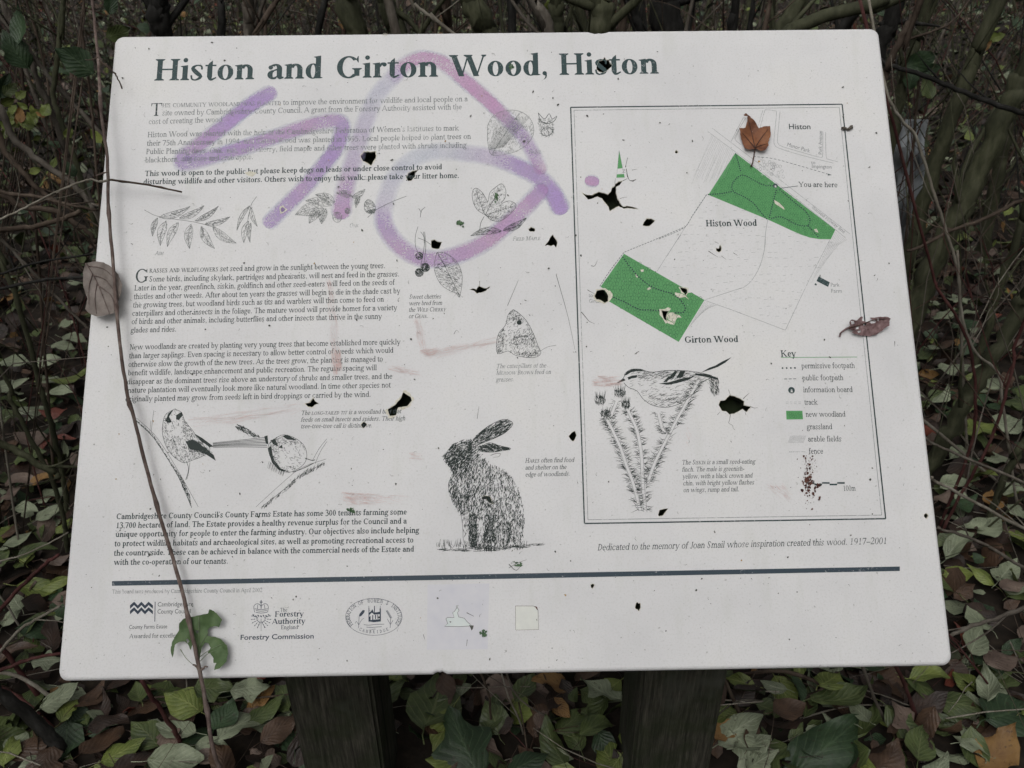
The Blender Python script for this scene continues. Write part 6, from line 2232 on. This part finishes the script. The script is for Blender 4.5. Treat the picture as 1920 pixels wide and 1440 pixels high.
for k, (a, b_, w, bk, lb) in enumerate((((945, 1280), (995, 1438), 4, 'pale', 'straw-coloured dead stalk standing between the posts'), ((905, 1270), (925, 1440), 5, 'brown', 'brown stalk standing between the posts'),
        ((1285, 1290), (1310, 1440), 5, 'brown', 'brown stalk in front of the right-hand post face'), ((1360, 1280), (1420, 1440), 8, 'brown', 'crooked brown stem beside the outer side of a post'),
        ((1690, 1270), (1735, 1440), 9, 'red', 'purplish-red stem under the lower board corner'), ((1640, 1310), (1690, 1440), 7, 'grey', 'grey stem among leaves below the board corner'),
        ((960, 1290), (1110, 1420), 4, 'grey', 'grey twig slanting over green leaves between the posts'))):
    m_ = ((a[0] + b_[0]) / 2 + 6, (a[1] + b_[1]) / 2)
    rooted('stalk', [a, m_, b_], .93, w, bk, lb, 'stalk', seed=60 + k, up=.12, twigs=1, amp=.002, sides=6)
lying('dead_branch', [(1345, 1440), (1400, 1400), (1460, 1350), (1510, 1310), (1540, 1285)], .98, 7, 'brown', 'brown twig lying slantwise beside the outer side of a post', 71, (.42, 1.05, -.01), twigs=1)
lying('dead_branch', [(1625, 1295), (1660, 1305), (1700, 1322), (1725, 1330)], .95, 3, 'pale', 'short white stalk lying under the lower board corner', 72, (.50, .95, -.01), twigs=0)
lying('dead_branch', [(1290, 1321), (1330, 1322), (1375, 1320), (1430, 1315)], .80, 2.6, 'pale', 'short white stalk crossing a post face', 73, (.36, .95, -.01), twigs=0)

# trunks showing over the board's top edge
for k, (xt, xb, w, Y, bk, lb) in enumerate((
        (300, 303, 38, 2.3, 'black', 'black trunk above the heading word Histon nearest the twig'), (415, 416, 14, 2.0, 'black', 'thin black stem above the first heading word'),
        (466, 468, 24, 2.6, 'grey', 'pale grey trunk above the heading word and'), (520, 480, 9, 1.8, 'brown', 'slanting brown stem crossing the pale grey trunk'),
        (610, 596, 10, 2.0, 'black', 'black slim stem above the gap before Girton'), (650, 668, 44, 2.5, 'olive', 'broad olive trunk leaning above Girton'),
        (722, 746, 36, 2.8, 'olive', 'olive trunk standing above the end of Girton'), (880, 912, 46, 2.4, 'olive', 'broad dark olive trunk above the word Wood'),
        (838, 842, 18, 3.0, 'brown', 'brown stem beside the broad dark olive trunk'), (1002, 1030, 22, 2.2, 'grey', 'grey leaning stem above the comma'),
        (1040, 1046, 28, 2.9, 'olive', 'upright olive trunk above the comma'), (1128, 1128, 52, 2.1, 'olive', 'thick trunk right behind the chipped top edge'),
        (1182, 1200, 16, 2.6, 'black', 'black stem beside the thick trunk at the chip'), (1245, 1250, 62, 3.0, 'black', 'widest dark trunk beyond the end of the heading'),
        (1378, 1372, 17, 2.2, 'black', 'black stem above the map frame corner'), (1413, 1408, 8, 2.0, 'black', 'thin black stem above the map'),
        (1446, 1434, 8, 1.9, 'brown', 'thin brown stem above the map'), (1500, 1462, 30, 2.2, 'olive', 'olive stem leaning above the maple leaf'),
        (1660, 1480, 26, 2.0, 'olive', 'strongly slanting olive branch above the maple leaf'), (1620, 1575, 22, 2.5, 'black', 'dark slanting stem above the map label Histon'))):
    rooted('tree_trunk' if w > 30 else 'sapling', [(xt - (xb - xt) * .4, -24), (xt, 0), (xb, 60), (xb + (xb - xt) * .8 * min(1, 40 / max(1, abs(xb - xt))), 150)], Y, w, bk, lb, 'tree' if w > 30 else 'sapling', seed=200 + k, twigs=2, up=1.5)
rooted('sapling', [(762, -20), (778, 8), (805, 30), (836, 52), (870, 80)], 1.6, 7, 'pale', 'pale peeling stick slanting behind the top edge above Girton', seed=240, up=.3, twigs=1)

# the thicket behind: many bare saplings
def sapling_geo(seed, H, r, twigs=6):
    rg = random.Random(seed)
    lx, ly = rg.gauss(0, .22), rg.gauss(0, .15)
    P = [Vector((0, 0, -.05))]
    for k in range(1, 7):
        f = k / 6
        P.append(Vector((lx * H * f * f * .6 + lx * f * .4 + rg.gauss(0, .02), ly * H * f * .5 + rg.gauss(0, .02), H * f)))
    path = jitter_path(P, .004, rg, 3)
    V, F = stem_geo(path, r, r * .5, 6, rg, .1)
    V = list(V)
    for k in range(twigs):
        i = rg.randrange(1, len(path) - 3)
        a = rg.uniform(0, 6.28)
        v, f = side_twig(path[i], Vector((math.cos(a), math.sin(a), rg.uniform(.2, 1.4))), rg.uniform(.25, .9), r * .35, rg)
        o = len(V)
        V += v
        F += [tuple(o + j for j in q_) for q_ in f]
    return V, F
SAP = []
for s in range(14):
    bk = ('olive', 'grey', 'brown', 'black', 'olive', 'brown', 'grey')[s % 7]
    V, F = sapling_geo(500 + s, 2.6 + (s % 4) * .4, (.005, .008, .013, .02)[s % 4], 14)
    SAP.append((('pencil-thin', 'slender', 'finger-thick', 'stout')[s % 4] + ' ' + {'olive': 'olive-barked', 'grey': 'grey-barked', 'brown': 'brown-barked', 'black': 'nearly black'}[bk], mesh_from('bare_sapling', V, F, BARK[bk], True)))
rs_ = random.Random(77)
for k in range(200):
    y = 2.1 + 9.5 * rs_.random() ** 1.15
    x = rs_.uniform(-1, 1) * (.76 * y + 1.1)
    if y < 3.0 and abs(x) > 1.0 and rs_.random() < .5:
        continue
    bk, me = rs_.choice(SAP)
    o = link('bare_sapling', me)
    o.location = (x, y, ground_z(x, y))
    o.rotation_euler = (rs_.gauss(0, .1), rs_.gauss(0, .12), rs_.uniform(0, 6.28))
    q_ = rs_.uniform(.8, 1.25)
    o.scale = (q_, q_, q_)
    lb = 'bare %s sapling in the %s thicket behind the board' % (bk, 'near' if y < 4 else ('middle' if y < 7 else 'far'))
    tag(o, lb, 'sapling', lb.replace('sapling', 'saplings'))
# far undergrowth nobody could count
def brush(n, y0, y1, seed):
    rg = random.Random(seed)
    V, F = [], []
    for k in range(n):
        y = y0 + (y1 - y0) * rg.random()
        x = rg.uniform(-1, 1) * (.76 * y + .6)
        p = Vector((x, y, ground_z(x, y) - .02))
        d = Vector((rg.gauss(0, .45), rg.gauss(0, .4), 1)).normalized()
        L = rg.uniform(.4, 1.6)
        pts = [p]
        for j in range(4):
            p = p + d * L / 4
            d = (d + Vector((rg.gauss(0, .16), rg.gauss(0, .16), rg.gauss(-.06, .1)))).normalized()
            pts.append(p.copy())
        v, f = tube_geo(pts, [rg.uniform(.0015, .005) * (1 - .15 * j) for j in range(5)], 4, 0, rg, False)
        o = len(V)
        V += v
        F += [tuple(o + j for j in q_) for q_ in f]
    return V, F
for bk, sd, n in (('brown', 1, 700), ('red', 2, 350), ('olive', 3, 1300), ('black', 4, 700)):
    V, F = brush(n, 2.6, 13.0, sd)
    tag(link('undergrowth', mesh_from('undergrowth', V, F, BARK[bk], True)), 'dense ' + {'brown': 'brown', 'red': 'reddish', 'olive': 'greenish', 'black': 'blackish'}[bk] + ' thin twigs of the far undergrowth', 'undergrowth', kind='stuff')
# fine tangle close beside the board
def tangle(n, seed):
    rg = random.Random(seed)
    V, F = [], []
    for k in range(n):
        y = rg.uniform(1.35, 3.2)
        sg = rg.choice((-1, 1))
        x = sg * rg.uniform(.42 * y + .25, .78 * y + .5)
        p = Vector((x, y, -.02))
        d = Vector((rg.gauss(-.1 * sg, .5), rg.gauss(0, .35), 1)).normalized()
        L = rg.uniform(.35, 1.3)
        pts = [p]
        for j in range(6):
            p = p + d * L / 6
            d = (d + Vector((rg.gauss(0, .13), rg.gauss(0, .13), rg.gauss(-.12, .1)))).normalized()
            pts.append(p.copy())
        r = rg.choice((.0009, .0012, .0018, .0026))
        v, f = tube_geo(pts, [r * (1 - .11 * j) for j in range(7)], 5, .1, rg, False)
        o = len(V)
        V += v
        F += [tuple(o + j for j in q_) for q_ in f]
    return V, F
for bk, sd, n_, w_ in (('brown', 31, 110, 'brown'), ('grey', 32, 70, 'grey'), ('red', 33, 50, 'red-brown'), ('olive', 34, 90, 'olive')):
    V, F = tangle(n_, sd)
    tag(link('twig_tangle', mesh_from('twig_tangle', V, F, BARK[bk], True)), 'tangle of arching hair-thin ' + w_ + ' twigs either side of the board', 'undergrowth', kind='stuff')
# the wood goes on all round: an unseen leafy thicket, added to block low sky light, behind and beside the place where one stands to read the board
def place_ring(rs, n):
    out = []
    while len(out) < n:
        a = rs.uniform(0, 6.283)
        R_ = rs.uniform(4.2, 7.5)
        x, y = R_ * math.cos(a), 0.8 + R_ * math.sin(a)
        if y > 1.0 and abs(x) < .95 * y + 1.2:
            continue
        out.append((x, y, rs.rand() ** .8 * 4.6))
    return np.array(out)
litter('light_blocking_thicket', 9000, place_ring, (.15, .34), 41, dict(olive=.5, green=.35, brown=.15), 0, 'unseen leafy thicket added around the spot in front of the board to block low sky light')
def ring_stems(n, seed):
    rg = random.Random(seed)
    V, F = [], []
    while n:
        a_ = rg.uniform(0, 6.283)
        R_ = rg.uniform(4.2, 7.5)
        x, y = R_ * math.cos(a_), .8 + R_ * math.sin(a_)
        if y > 1.0 and abs(x) < .95 * y + 1.2:
            continue
        n -= 1
        v, f = sapling_geo(rg.randrange(9999), rg.uniform(3, 5), rg.uniform(.008, .025), 8)
        o = len(V)
        V += [Vector(q_) + Vector((x, y, ground_z(x, y))) for q_ in v]
        F += [tuple(o + j for j in q_) for q_ in f]
    return V, F
V, F = ring_stems(130, 5)  # stems added to carry the unseen light-blocking leaves
tag(link('light_blocking_stems', mesh_from('light_blocking_stems', V, F, BARK['brown'], True)), 'stems of the unseen light-blocking thicket added around the spot in front of the board', 'undergrowth', kind='stuff')
# sticks, stalks and dead grass lying on the litter
def debris(n, seed, bk):
    rg = random.Random(seed)
    V, F = [], []
    for k in range(n):
        y = .5 + 3.6 * rg.random() ** 1.3
        x = rg.uniform(-1, 1) * (.74 * (y * .86 + .7) + .2)
        a = rg.uniform(0, 6.28)
        L = rg.uniform(.04, .26)
        p = Vector((x, y, ground_z(x, y) + rg.uniform(.015, .06)))
        d = Vector((math.cos(a), math.sin(a), rg.gauss(0, .22)))
        pts = [p]
        for j in range(4):
            p = p + d * L / 4
            d = (d + Vector((rg.gauss(0, .14), rg.gauss(0, .14), rg.gauss(-.03, .1)))).normalized()
            p.z = max(p.z, .006)
            pts.append(p.copy())
        r = rg.choice((.0006, .0008, .0011, .0016))
        v, f = tube_geo(pts, [r * (1 - .12 * j) for j in range(5)], 4, .1, rg, False)
        o = len(V)
        V += v
        F += [tuple(o + j for j in q_) for q_ in f]
    return V, F
for bk, sd, n_, w_ in (('pale', 5, 420, 'pale dead grass stalks'), ('brown', 6, 420, 'thin brown broken twigs'), ('red', 8, 160, 'thin red-brown broken twigs')):
    V, F = debris(n_, sd, bk)
    tag(link('litter_twigs', mesh_from('litter_twigs', V, F, BARK[bk], True)), w_ + ' strewn over the leaf litter', 'twigs', kind='stuff')
# leaves still hanging in the far undergrowth
def place_air(rs, n):
    y = 2.8 + 9.5 * rs.rand(n)
    x = (rs.rand(n) * 2 - 1) * (.76 * y + .6)
    z = .08 + rs.rand(n) ** 2 * 1.1
    return np.stack([x, y, z], 1)
litter('hanging_leaves', 2400, place_air, (.03, .07), 21, dict(olive=.35, lime=.18, green=.25, brown=.12, ochre=.1), 0, 'scattered small leaves still hanging in the far undergrowth')

# ------------------------------------------------------------------ leaves cut to their own outline
def shaped_leaf(name, poly, holes, n, mat, bulge=.004, parent=None, origin=None, grid=5.0, veins=(), vmat=None, vw=.8, seed=0, tilt=(0, 0)):
    "a leaf over the panel, its outline given by its places in the photograph, n metres off the face"
    rg = random.Random(seed)
    cx = sum(p[0] for p in poly) / len(poly); cy = sum(p[1] for p in poly) / len(poly)
    R_ = max(math.hypot(p[0] - cx, p[1] - cy) for p in poly)
    ex = []
    y = min(p[1] for p in poly)
    while y < max(p[1] for p in poly):
        x = min(p[0] for p in poly)
        while x < max(p[0] for p in poly):
            q_ = (x + rg.uniform(-1, 1), y + rg.uniform(-1, 1))
            if in_poly(*q_, poly) and not any(in_poly(*q_, h) for h in holes):
                ex.append(q_)
            x += grid
        y += grid
    v2, tr = fill2d(poly, holes, ex)
    def hgt(x, y):
        d = math.hypot(x - cx, y - cy) / R_
        return n + bulge * (d * d) + bulge * .35 * math.sin(x * .16 + seed) * math.sin(y * .13 + seed * 2) + tilt[0] * (x - cx) + tilt[1] * (y - cy)
    V = [off_panel(x, y, hgt(x, y)) for x, y in v2]
    root = origin if origin is not None else off_panel(cx, cy, n)
    V = [v - root for v in V]
    me = mesh_from(name, V, [t[::-1] for t in tr], mat, True)
    me.flip_normals() if me.polygons[0].normal.dot(BN) < 0 else None
    set_uv(me, [((x - cx) / R_ / 2 + .5, (y - cy) / R_ / 2 + .5) for x, y in v2])
    o = link(name, me, parent)
    if parent is None:
        o.location = root
    for k, vn in enumerate(veins):
        c = catmull(vn, 4)
        pts = [off_panel(p[0], p[1], hgt(p[0], p[1]) + .0006) - root for p in c]
        v, f = tube_geo(pts, [vw * .0006 * (1.2 - .8 * i / len(pts)) for i in range(len(pts))], 5)
        if parent is None:
            link('vein', mesh_from('vein', v, f, vmat or mat, True), o)
        else:
            link('vein', mesh_from('vein', [w for w in v], f, vmat or mat, True), o)
    return o
def plain_leaf(name, a, b, c, sc=120):
    m, nt, bs = mat_new(name, .6, .3)
    geo = N(nt, 'ShaderNodeNewGeometry').outputs['Position']
    f = noise_n(nt, geo, sc, 4, .65)
    col = ramp(nt, f, [(.3, a), (.52, b), (.75, c)])
    nt.links.new(col, bs.inputs['Base Color'])
    bump(nt, bs, noise_n(nt, geo, 260, 3), .4, .002)
    return m
M['mapleleaf'] = plain_leaf('brown_maple_leaf', (.10, .038, .022), (.20, .078, .034), (.27, .115, .05), 55)
M['stalk'] = plain_leaf('dark_leaf_stalk', (.03, .015, .012), (.06, .03, .022), (.10, .05, .035))
M['shrivel'] = plain_leaf('shrivelled_purple_brown_leaf', (.06, .030, .028), (.17, .105, .105), (.26, .18, .175), 160)
M['greyleaf'] = plain_leaf('grey_brown_leaf', (.125, .104, .090), (.175, .148, .130), (.23, .198, .178), 60)
M['greyvein'] = plain_leaf('grey_brown_vein', (.09, .062, .055), (.12, .085, .075), (.15, .11, .10))
M['eaten'] = plain_leaf('eaten_green_leaf', (.045, .080, .028), (.075, .125, .048), (.105, .155, .065), 60)
M['eatenvein'] = plain_leaf('pale_green_vein', (.13, .17, .10), (.16, .20, .12), (.2, .24, .15))

# maple leaf on the map
def dens(poly, seed, amp=.6, step=3.0):
    r = random.Random(seed)
    out = []
    for k in range(len(poly)):
        a, b = poly[k], poly[(k + 1) % len(poly)]
        L = math.hypot(b[0] - a[0], b[1] - a[1])
        n = max(1, int(L / step))
        for j in range(n):
            f = j / n
            out.append((a[0] + (b[0] - a[0]) * f + (r.uniform(-amp, amp) if j else 0), a[1] + (b[1] - a[1]) * f + (r.uniform(-amp, amp) if j else 0)))
    return out
mp_ = dens(c10([(450, 172), (475, 153), (500, 175), (545, 215), (590, 290), (645, 272), (690, 268), (697, 330), (692, 370), (670, 420), (680, 440), (650, 485), (610, 495), (560, 470), (505, 483), (462, 470), (445, 430), (425, 360), (415, 290), (468, 285), (485, 230), (488, 180), (465, 180)]), 3)
ml = shaped_leaf('maple_leaf', mp_, [], .002, M['mapleleaf'], .006, veins=[c10([(555, 465), (530, 350), (490, 190)]), c10([(555, 465), (610, 380), (670, 300)]), c10([(555, 465), (500, 400), (440, 330)]), c10([(555, 465), (620, 440), (665, 430)])], vmat=M['stalk'], vw=.8, seed=2)
tag(ml, 'brown lobed maple leaf stuck on the map above the green wood', 'leaf')
st = [off_panel(x, y, .004) - ml.location for x, y in c10([(555, 462), (548, 520), (535, 590), (522, 632)])]
v, f = tube_geo(jitter_path(st, .0002, rnd, 4), [.0008] * 12 + [.0018], 6)
link('leaf_stalk', mesh_from('leaf_stalk', v, f, M['stalk'], True), ml)
# shrivelled leaf over the frame line
sp_ = dens(c12([(1275, 985), (1300, 955), (1360, 965), (1410, 920), (1430, 925), (1415, 965), (1470, 985), (1540, 965), (1505, 935), (1570, 930), (1690, 922), (1725, 935), (1742, 945), (1725, 975), (1728, 1022), (1690, 1040), (1640, 1085), (1560, 1130), (1490, 1142), (1400, 1135), (1330, 1115), (1300, 1100), (1340, 1080), (1265, 1062), (1285, 1025)]), 4, .8, 2.4)
hl = [c12([(1290, 970), (1325, 972), (1335, 1000), (1300, 1008)]), c12([(1500, 980), (1550, 955), (1578, 975), (1560, 995), (1520, 1000)]), c12([(1420, 1000), (1450, 990), (1465, 1010), (1440, 1025)]), c12([(1350, 1040), (1385, 1030), (1380, 1060), (1350, 1065)]), c12([(1590, 945), (1610, 945), (1605, 970), (1590, 968)]), c12([(1365, 1085), (1400, 1070), (1405, 1095), (1375, 1105)])]
sl_ = shaped_leaf('shrivelled_leaf', sp_, hl, .002, M['shrivel'], .007, grid=3.0, veins=[c12([(1265, 1050), (1400, 1015), (1550, 960), (1720, 945)])], vmat=M['stalk'], vw=1.2, seed=5)
tag(sl_, 'shrivelled purplish-brown leaf with holes lying across the map frame', 'leaf')
st = [off_panel(x, y, .003) - sl_.location for x, y in c12([(1290, 1035), (1230, 1065), (1180, 1105), (1165, 1148)])]
v, f = tube_geo(jitter_path(st, .0002, rnd, 4), [.0011] * 13, 6)
link('leaf_stalk', mesh_from('leaf_stalk', v, f, M['shrivel'], True), sl_)
# bit of bark on the frame line
st = [off_panel(x, y, .0025) for x, y in c10([(1340, 290), (1365, 292), (1395, 300), (1415, 285), (1436, 276)])]
v, f = tube_geo(jitter_path(st, .0003, rnd, 3), [.0016, .002, .0022, .002, .0014, .0012, .0014, .0018, .002, .002, .0022, .0026, .0022], 6)
bt = link('bark_fragment', mesh_from('bark_fragment', [w - st[0] for w in v], f, BARK['grey'], True))
bt.location = st[0]
tag(bt, 'small curled grey bark fragment stuck on the map frame line', 'bark')

# ------------------------------------------------------------------ the long twig hanging over the board
rt = random.Random(4)
TWP = [(166, -60, .03), (173, 0, .028), (183, 100, .026), (190, 215, .024), (201, 295, .022), (204, 400, .020), (211, 480, .019), (217, 560, .018), (224, 640, .017), (237, 730, .016), (255, 800, .017), (278, 890, .015), (305, 985, .014), (335, 1085, .013), (358, 1180, .013), (374, 1255, .014), (388, 1330, .012), (412, 1440, .01)]
tw = [off_panel(*p) for p in TWP]
end = tw[-1]
tw += [end + Vector((.012, .03, -.16)), Vector((end.x + .05, end.y + .10, -.03))]
tw = [tw[0] + Vector((-.03, .12, .35))] + tw
path = jitter_path(tw, .00022, rt, 5)[::-1]
n = len(path)
rad = [(.0023 - .0006 * i / n) * (1.45 if i % 11 == 4 else 1) for i in range(n)]
v, f = tube_geo(path, rad, 8, .14, rt)
root = path[0]
TW = link('hanging_twig', mesh_from('hanging_twig', [Vector(q_) - root for q_ in v], f, BARK['twig'], True))
TW.location = root
tag(TW, 'long thin reddish twig hanging over the board face, bearing two leaves', 'twig')
def tw_side(px, n0, n1, r0, r1, bark):
    pts = [off_panel(x, y, n0 + (n1 - n0) * i / (len(px) - 1)) - root for i, (x, y) in enumerate(px)]
    pts = jitter_path(pts, .0004, rt, 4)
    m_ = len(pts)
    v, f = tube_geo(pts, [(r0 + (r1 - r0) * i / m_) * (1.3 if i % 6 == 3 else 1) for i in range(m_)], 6, .12, rt)
    link('side_twig', mesh_from('side_twig', v, f, BARK[bark], True), TW)
tw_side([(203, 337), (240, 341), (290, 349), (341, 360)], .029, .012, .0014, .0010, 'brown')
tw_side([(204, 338), (185, 341), (170, 336), (150, 342), (125, 352), (105, 362)], .029, .02, .0015, .0008, 'pale')
tw_side([(186, 113), (200, 124), (213, 135), (222, 148), (229, 167)], .038, .018, .0012, .0007, 'brown')
tw_side([(184, 108), (172, 112), (160, 112)], .04, .042, .0008, .0006, 'brown')
tw_side([(204, 322), (190, 326), (180, 330)], .03, .03, .001, .0007, 'twig')
tw_side([(375, 1262), (368, 1250), (362, 1246)], .014, .012, .0014, .0008, 'twig')
tw_side([(375, 1258), (382, 1252), (390, 1250)], .014, .013, .0014, .0008, 'twig')
c22 = crop(0, 360, 3.6)
g1 = dens(c22([(575, 480), (640, 468), (700, 475), (745, 500), (800, 555), (825, 625), (815, 690), (790, 760), (765, 820), (700, 835), (650, 840), (610, 825), (575, 790), (590, 720), (562, 640), (560, 550)]), 8, .5, 4)
lf = shaped_leaf('leaf', g1, [], .012, M['greyleaf'], .005, parent=TW, origin=root, veins=[c22([(580, 480), (650, 600), (700, 720), (740, 825)]), c22([(600, 500), (700, 520), (790, 600)]), c22([(630, 560), (720, 600), (800, 720)]), c22([(625, 550), (600, 640), (600, 760)]), c22([(655, 610), (640, 720), (650, 820)]), c22([(660, 630), (750, 700), (775, 790)])], vmat=M['greyvein'], vw=.9, seed=3)
lf['label'] = 'dull grey-brown drooping leaf'
g2 = dens(cl([(620, 420), (622, 360), (660, 320), (720, 305), (790, 292), (870, 275), (880, 240), (920, 255), (960, 295), (990, 330), (962, 395), (935, 385), (890, 390), (865, 420), (868, 470), (930, 475), (985, 500), (1030, 550), (1042, 620), (1025, 690), (970, 745), (920, 762), (930, 720), (940, 700), (915, 700), (915, 660), (890, 620), (865, 612), (890, 570), (870, 530), (845, 525), (815, 570), (800, 640), (795, 760), (780, 760), (775, 640), (760, 560), (735, 545), (720, 590), (700, 545), (670, 515), (620, 520), (585, 545), (575, 620), (562, 655), (548, 590), (560, 520), (600, 450)]), 9, .5, 3)
h2 = [cl([(760, 425), (780, 418), (792, 432), (775, 450)]), cl([(678, 500), (695, 490), (710, 515), (695, 528)])]
lf = shaped_leaf('leaf', g2, h2, .007, M['eaten'], .005, parent=TW, origin=root, grid=4, veins=[cl([(790, 300), (792, 450), (795, 600), (798, 780)]), cl([(795, 650), (880, 590), (1000, 530)]), cl([(796, 560), (850, 470), (880, 430)]), cl([(630, 580), (690, 670), (770, 735)]), cl([(795, 690), (870, 620), (940, 590)])], vmat=M['eatenvein'], vw=.7, seed=6)
lf['label'] = 'green leaf eaten into ragged holes'

# ------------------------------------------------------------------ live leaves on shrub stems, upper left and elsewhere
def leafy_shrub(name, stem_px, Y, w, bark, leaves, label, seed):
    "leaves: (px, py, size, kind, yaw in the picture plane)"
    o, path = rooted(name, stem_px, Y, w, bark, label, 'shrub', seed=seed, up=.3, twigs=1)
    r0 = o.location.copy()
    rg = random.Random(seed)
    for px, py, s, kind, yw in leaves:
        if kind in ('lime', 'ochre'):
            s *= .62
        p = on_plane(px, py, Y - .03)
        me = leaf_mesh(rg.randrange(4), kind)
        l = link('leaf', me, o)
        look = (CAM - p).normalized()
        q_ = look.to_track_quat('Z', 'Y').to_matrix().to_4x4()
        l.matrix_local = Matrix.Translation(p - r0) @ q_ @ Matrix.Rotation(yw, 4, 'Z') @ Matrix.Rotation(rg.gauss(0, .3), 4, 'X') @ Matrix.Diagonal((s, s, s, 1)) @ Matrix.Translation((-.5, 0, 0))
        near = min(path, key=lambda a: (a - p).length)
        base = l.matrix_local @ Vector((-.25, 0, 0))
        nr = near - r0
        v, f = tube_geo([nr, (nr + base) / 2 + Vector((0, 0, .01)), base], [.0016, .0012, .0009], 5)
        link('leaf_stalk', mesh_from('leaf_stalk', v, f, BARK[bark], True), o)
leafy_shrub('leafy_shrub', [(150, -40), (152, 40), (160, 110), (172, 200), (180, 300)], 1.45, 5, 'brown', [(140, 115, .062, 'green', 2.4), (222, 60, .04, 'olive', .3), (208, 5, .035, 'green', 1.2)], 'thin shrub stem with a large oval green leaf left of the board heading', 81)
leafy_shrub('leafy_shrub', [(30, -40), (36, 40), (40, 120), (52, 220), (60, 330)], 1.7, 6, 'brown', [(30, 92, .075, 'green', 1.9), (38, 45, .075, 'green', 1.3), (20, 168, .035, 'olive', .6), (25, 205, .036, 'lime', .8), (42, 198, .032, 'lime', 2.4), (68, 210, .036, 'lime', .3), (28, 230, .036, 'lime', 2.0), (70, 258, .03, 'lime', .4), (33, 222, .032, 'ochre', 1.1), (60, 205, .03, 'lime', 1.6), (75, 215, .03, 'ochre', 2.5), (15, 190, .05, 'lime', .3), (50, 232, .05, 'lime', 2.8), (20, 218, .055, 'lime', 1.3), (85, 205, .045, 'lime', .9), (58, 222, .045, 'lime', 1.9), (12, 238, .05, 'lime', 2.2), (40, 178, .04, 'lime', .5), (8, 160, .05, 'green', 1), (8, 250, .04, 'lime', 1), (66, 320, .04, 'lime', .2), (102, 305, .04, 'lime', 1), (38, 215, .05, 'ochre', 1.4), (128, 248, .04, 'lime', .7), (180, 255, .05, 'lime', 2), (130, 315, .04, 'green', 2)], 'shrub stem with small yellow and green leaves left of the board', 82)
leafy_shrub('leafy_shrub', [(1735, 40), (1728, 100), (1722, 160), (1716, 230)], 2.6, 5, 'brown', [(1728, 112, .09, 'green', .5), (1712, 145, .07, 'green', 1.5), (1738, 165, .07, 'olive', 2.2), (1745, 130, .06, 'green', .2), (1870, 70, .07, 'lime', .4), (1850, 85, .06, 'ochre', 1)], 'shrub stem with green leaves behind the upper board corner', 83)

# pale sheet among the stems on the right
sh_ = [(1678, 228), (1700, 226), (1728, 232), (1735, 262), (1736, 300), (1726, 340), (1712, 368), (1690, 378), (1682, 340), (1676, 290)]
Yp = 2.9
pv = []
gr_ = 7
for j in range(gr_):
    for i in range(gr_):
        x = 1672 + (1740 - 1672) * i / (gr_ - 1) - 6 * math.sin(j) - (j / (gr_ - 1)) ** 2 * 14 * (i / (gr_ - 1))
        y = 224 + (382 - 224) * j / (gr_ - 1)
        p = on_plane(x, y, Yp + .05 * math.sin(i * 1.3 + j * .7) + .03 * math.sin(j * 2.1))
        pv.append(p)
pf = [(j * gr_ + i, j * gr_ + i + 1, (j + 1) * gr_ + i + 1, (j + 1) * gr_ + i) for j in range(gr_ - 1) for i in range(gr_ - 1)]
b0 = Vector((pv[-4].x, Yp, ground_z(pv[-4].x, Yp)))
# carry the sheet down to the ground
low = []
for i in range(gr_):
    p = pv[(gr_ - 1) * gr_ + i]
    low.append(Vector((p.x * .98, p.y + .02 * math.sin(i * 2), ground_z(p.x, p.y) - .01)))
pv += low
pf += [((gr_ - 1) * gr_ + i, (gr_ - 1) * gr_ + i + 1, gr_ * gr_ + i + 1, gr_ * gr_ + i) for i in range(gr_ - 1)]
ps = link('plastic_sheet', mesh_from('plastic_sheet', [p - b0 for p in pv], pf, simple('pale_grey_plastic', [(.3, (.19, .205, .215)), (.7, (.27, .29, .30))], 12, .5), True))
ps.location = b0
sm = ps.modifiers.new('thickness', 'SOLIDIFY')
sm.thickness = .003
tag(ps, 'pale grey crumpled sheet half hidden among stems beside the board', 'sheet')
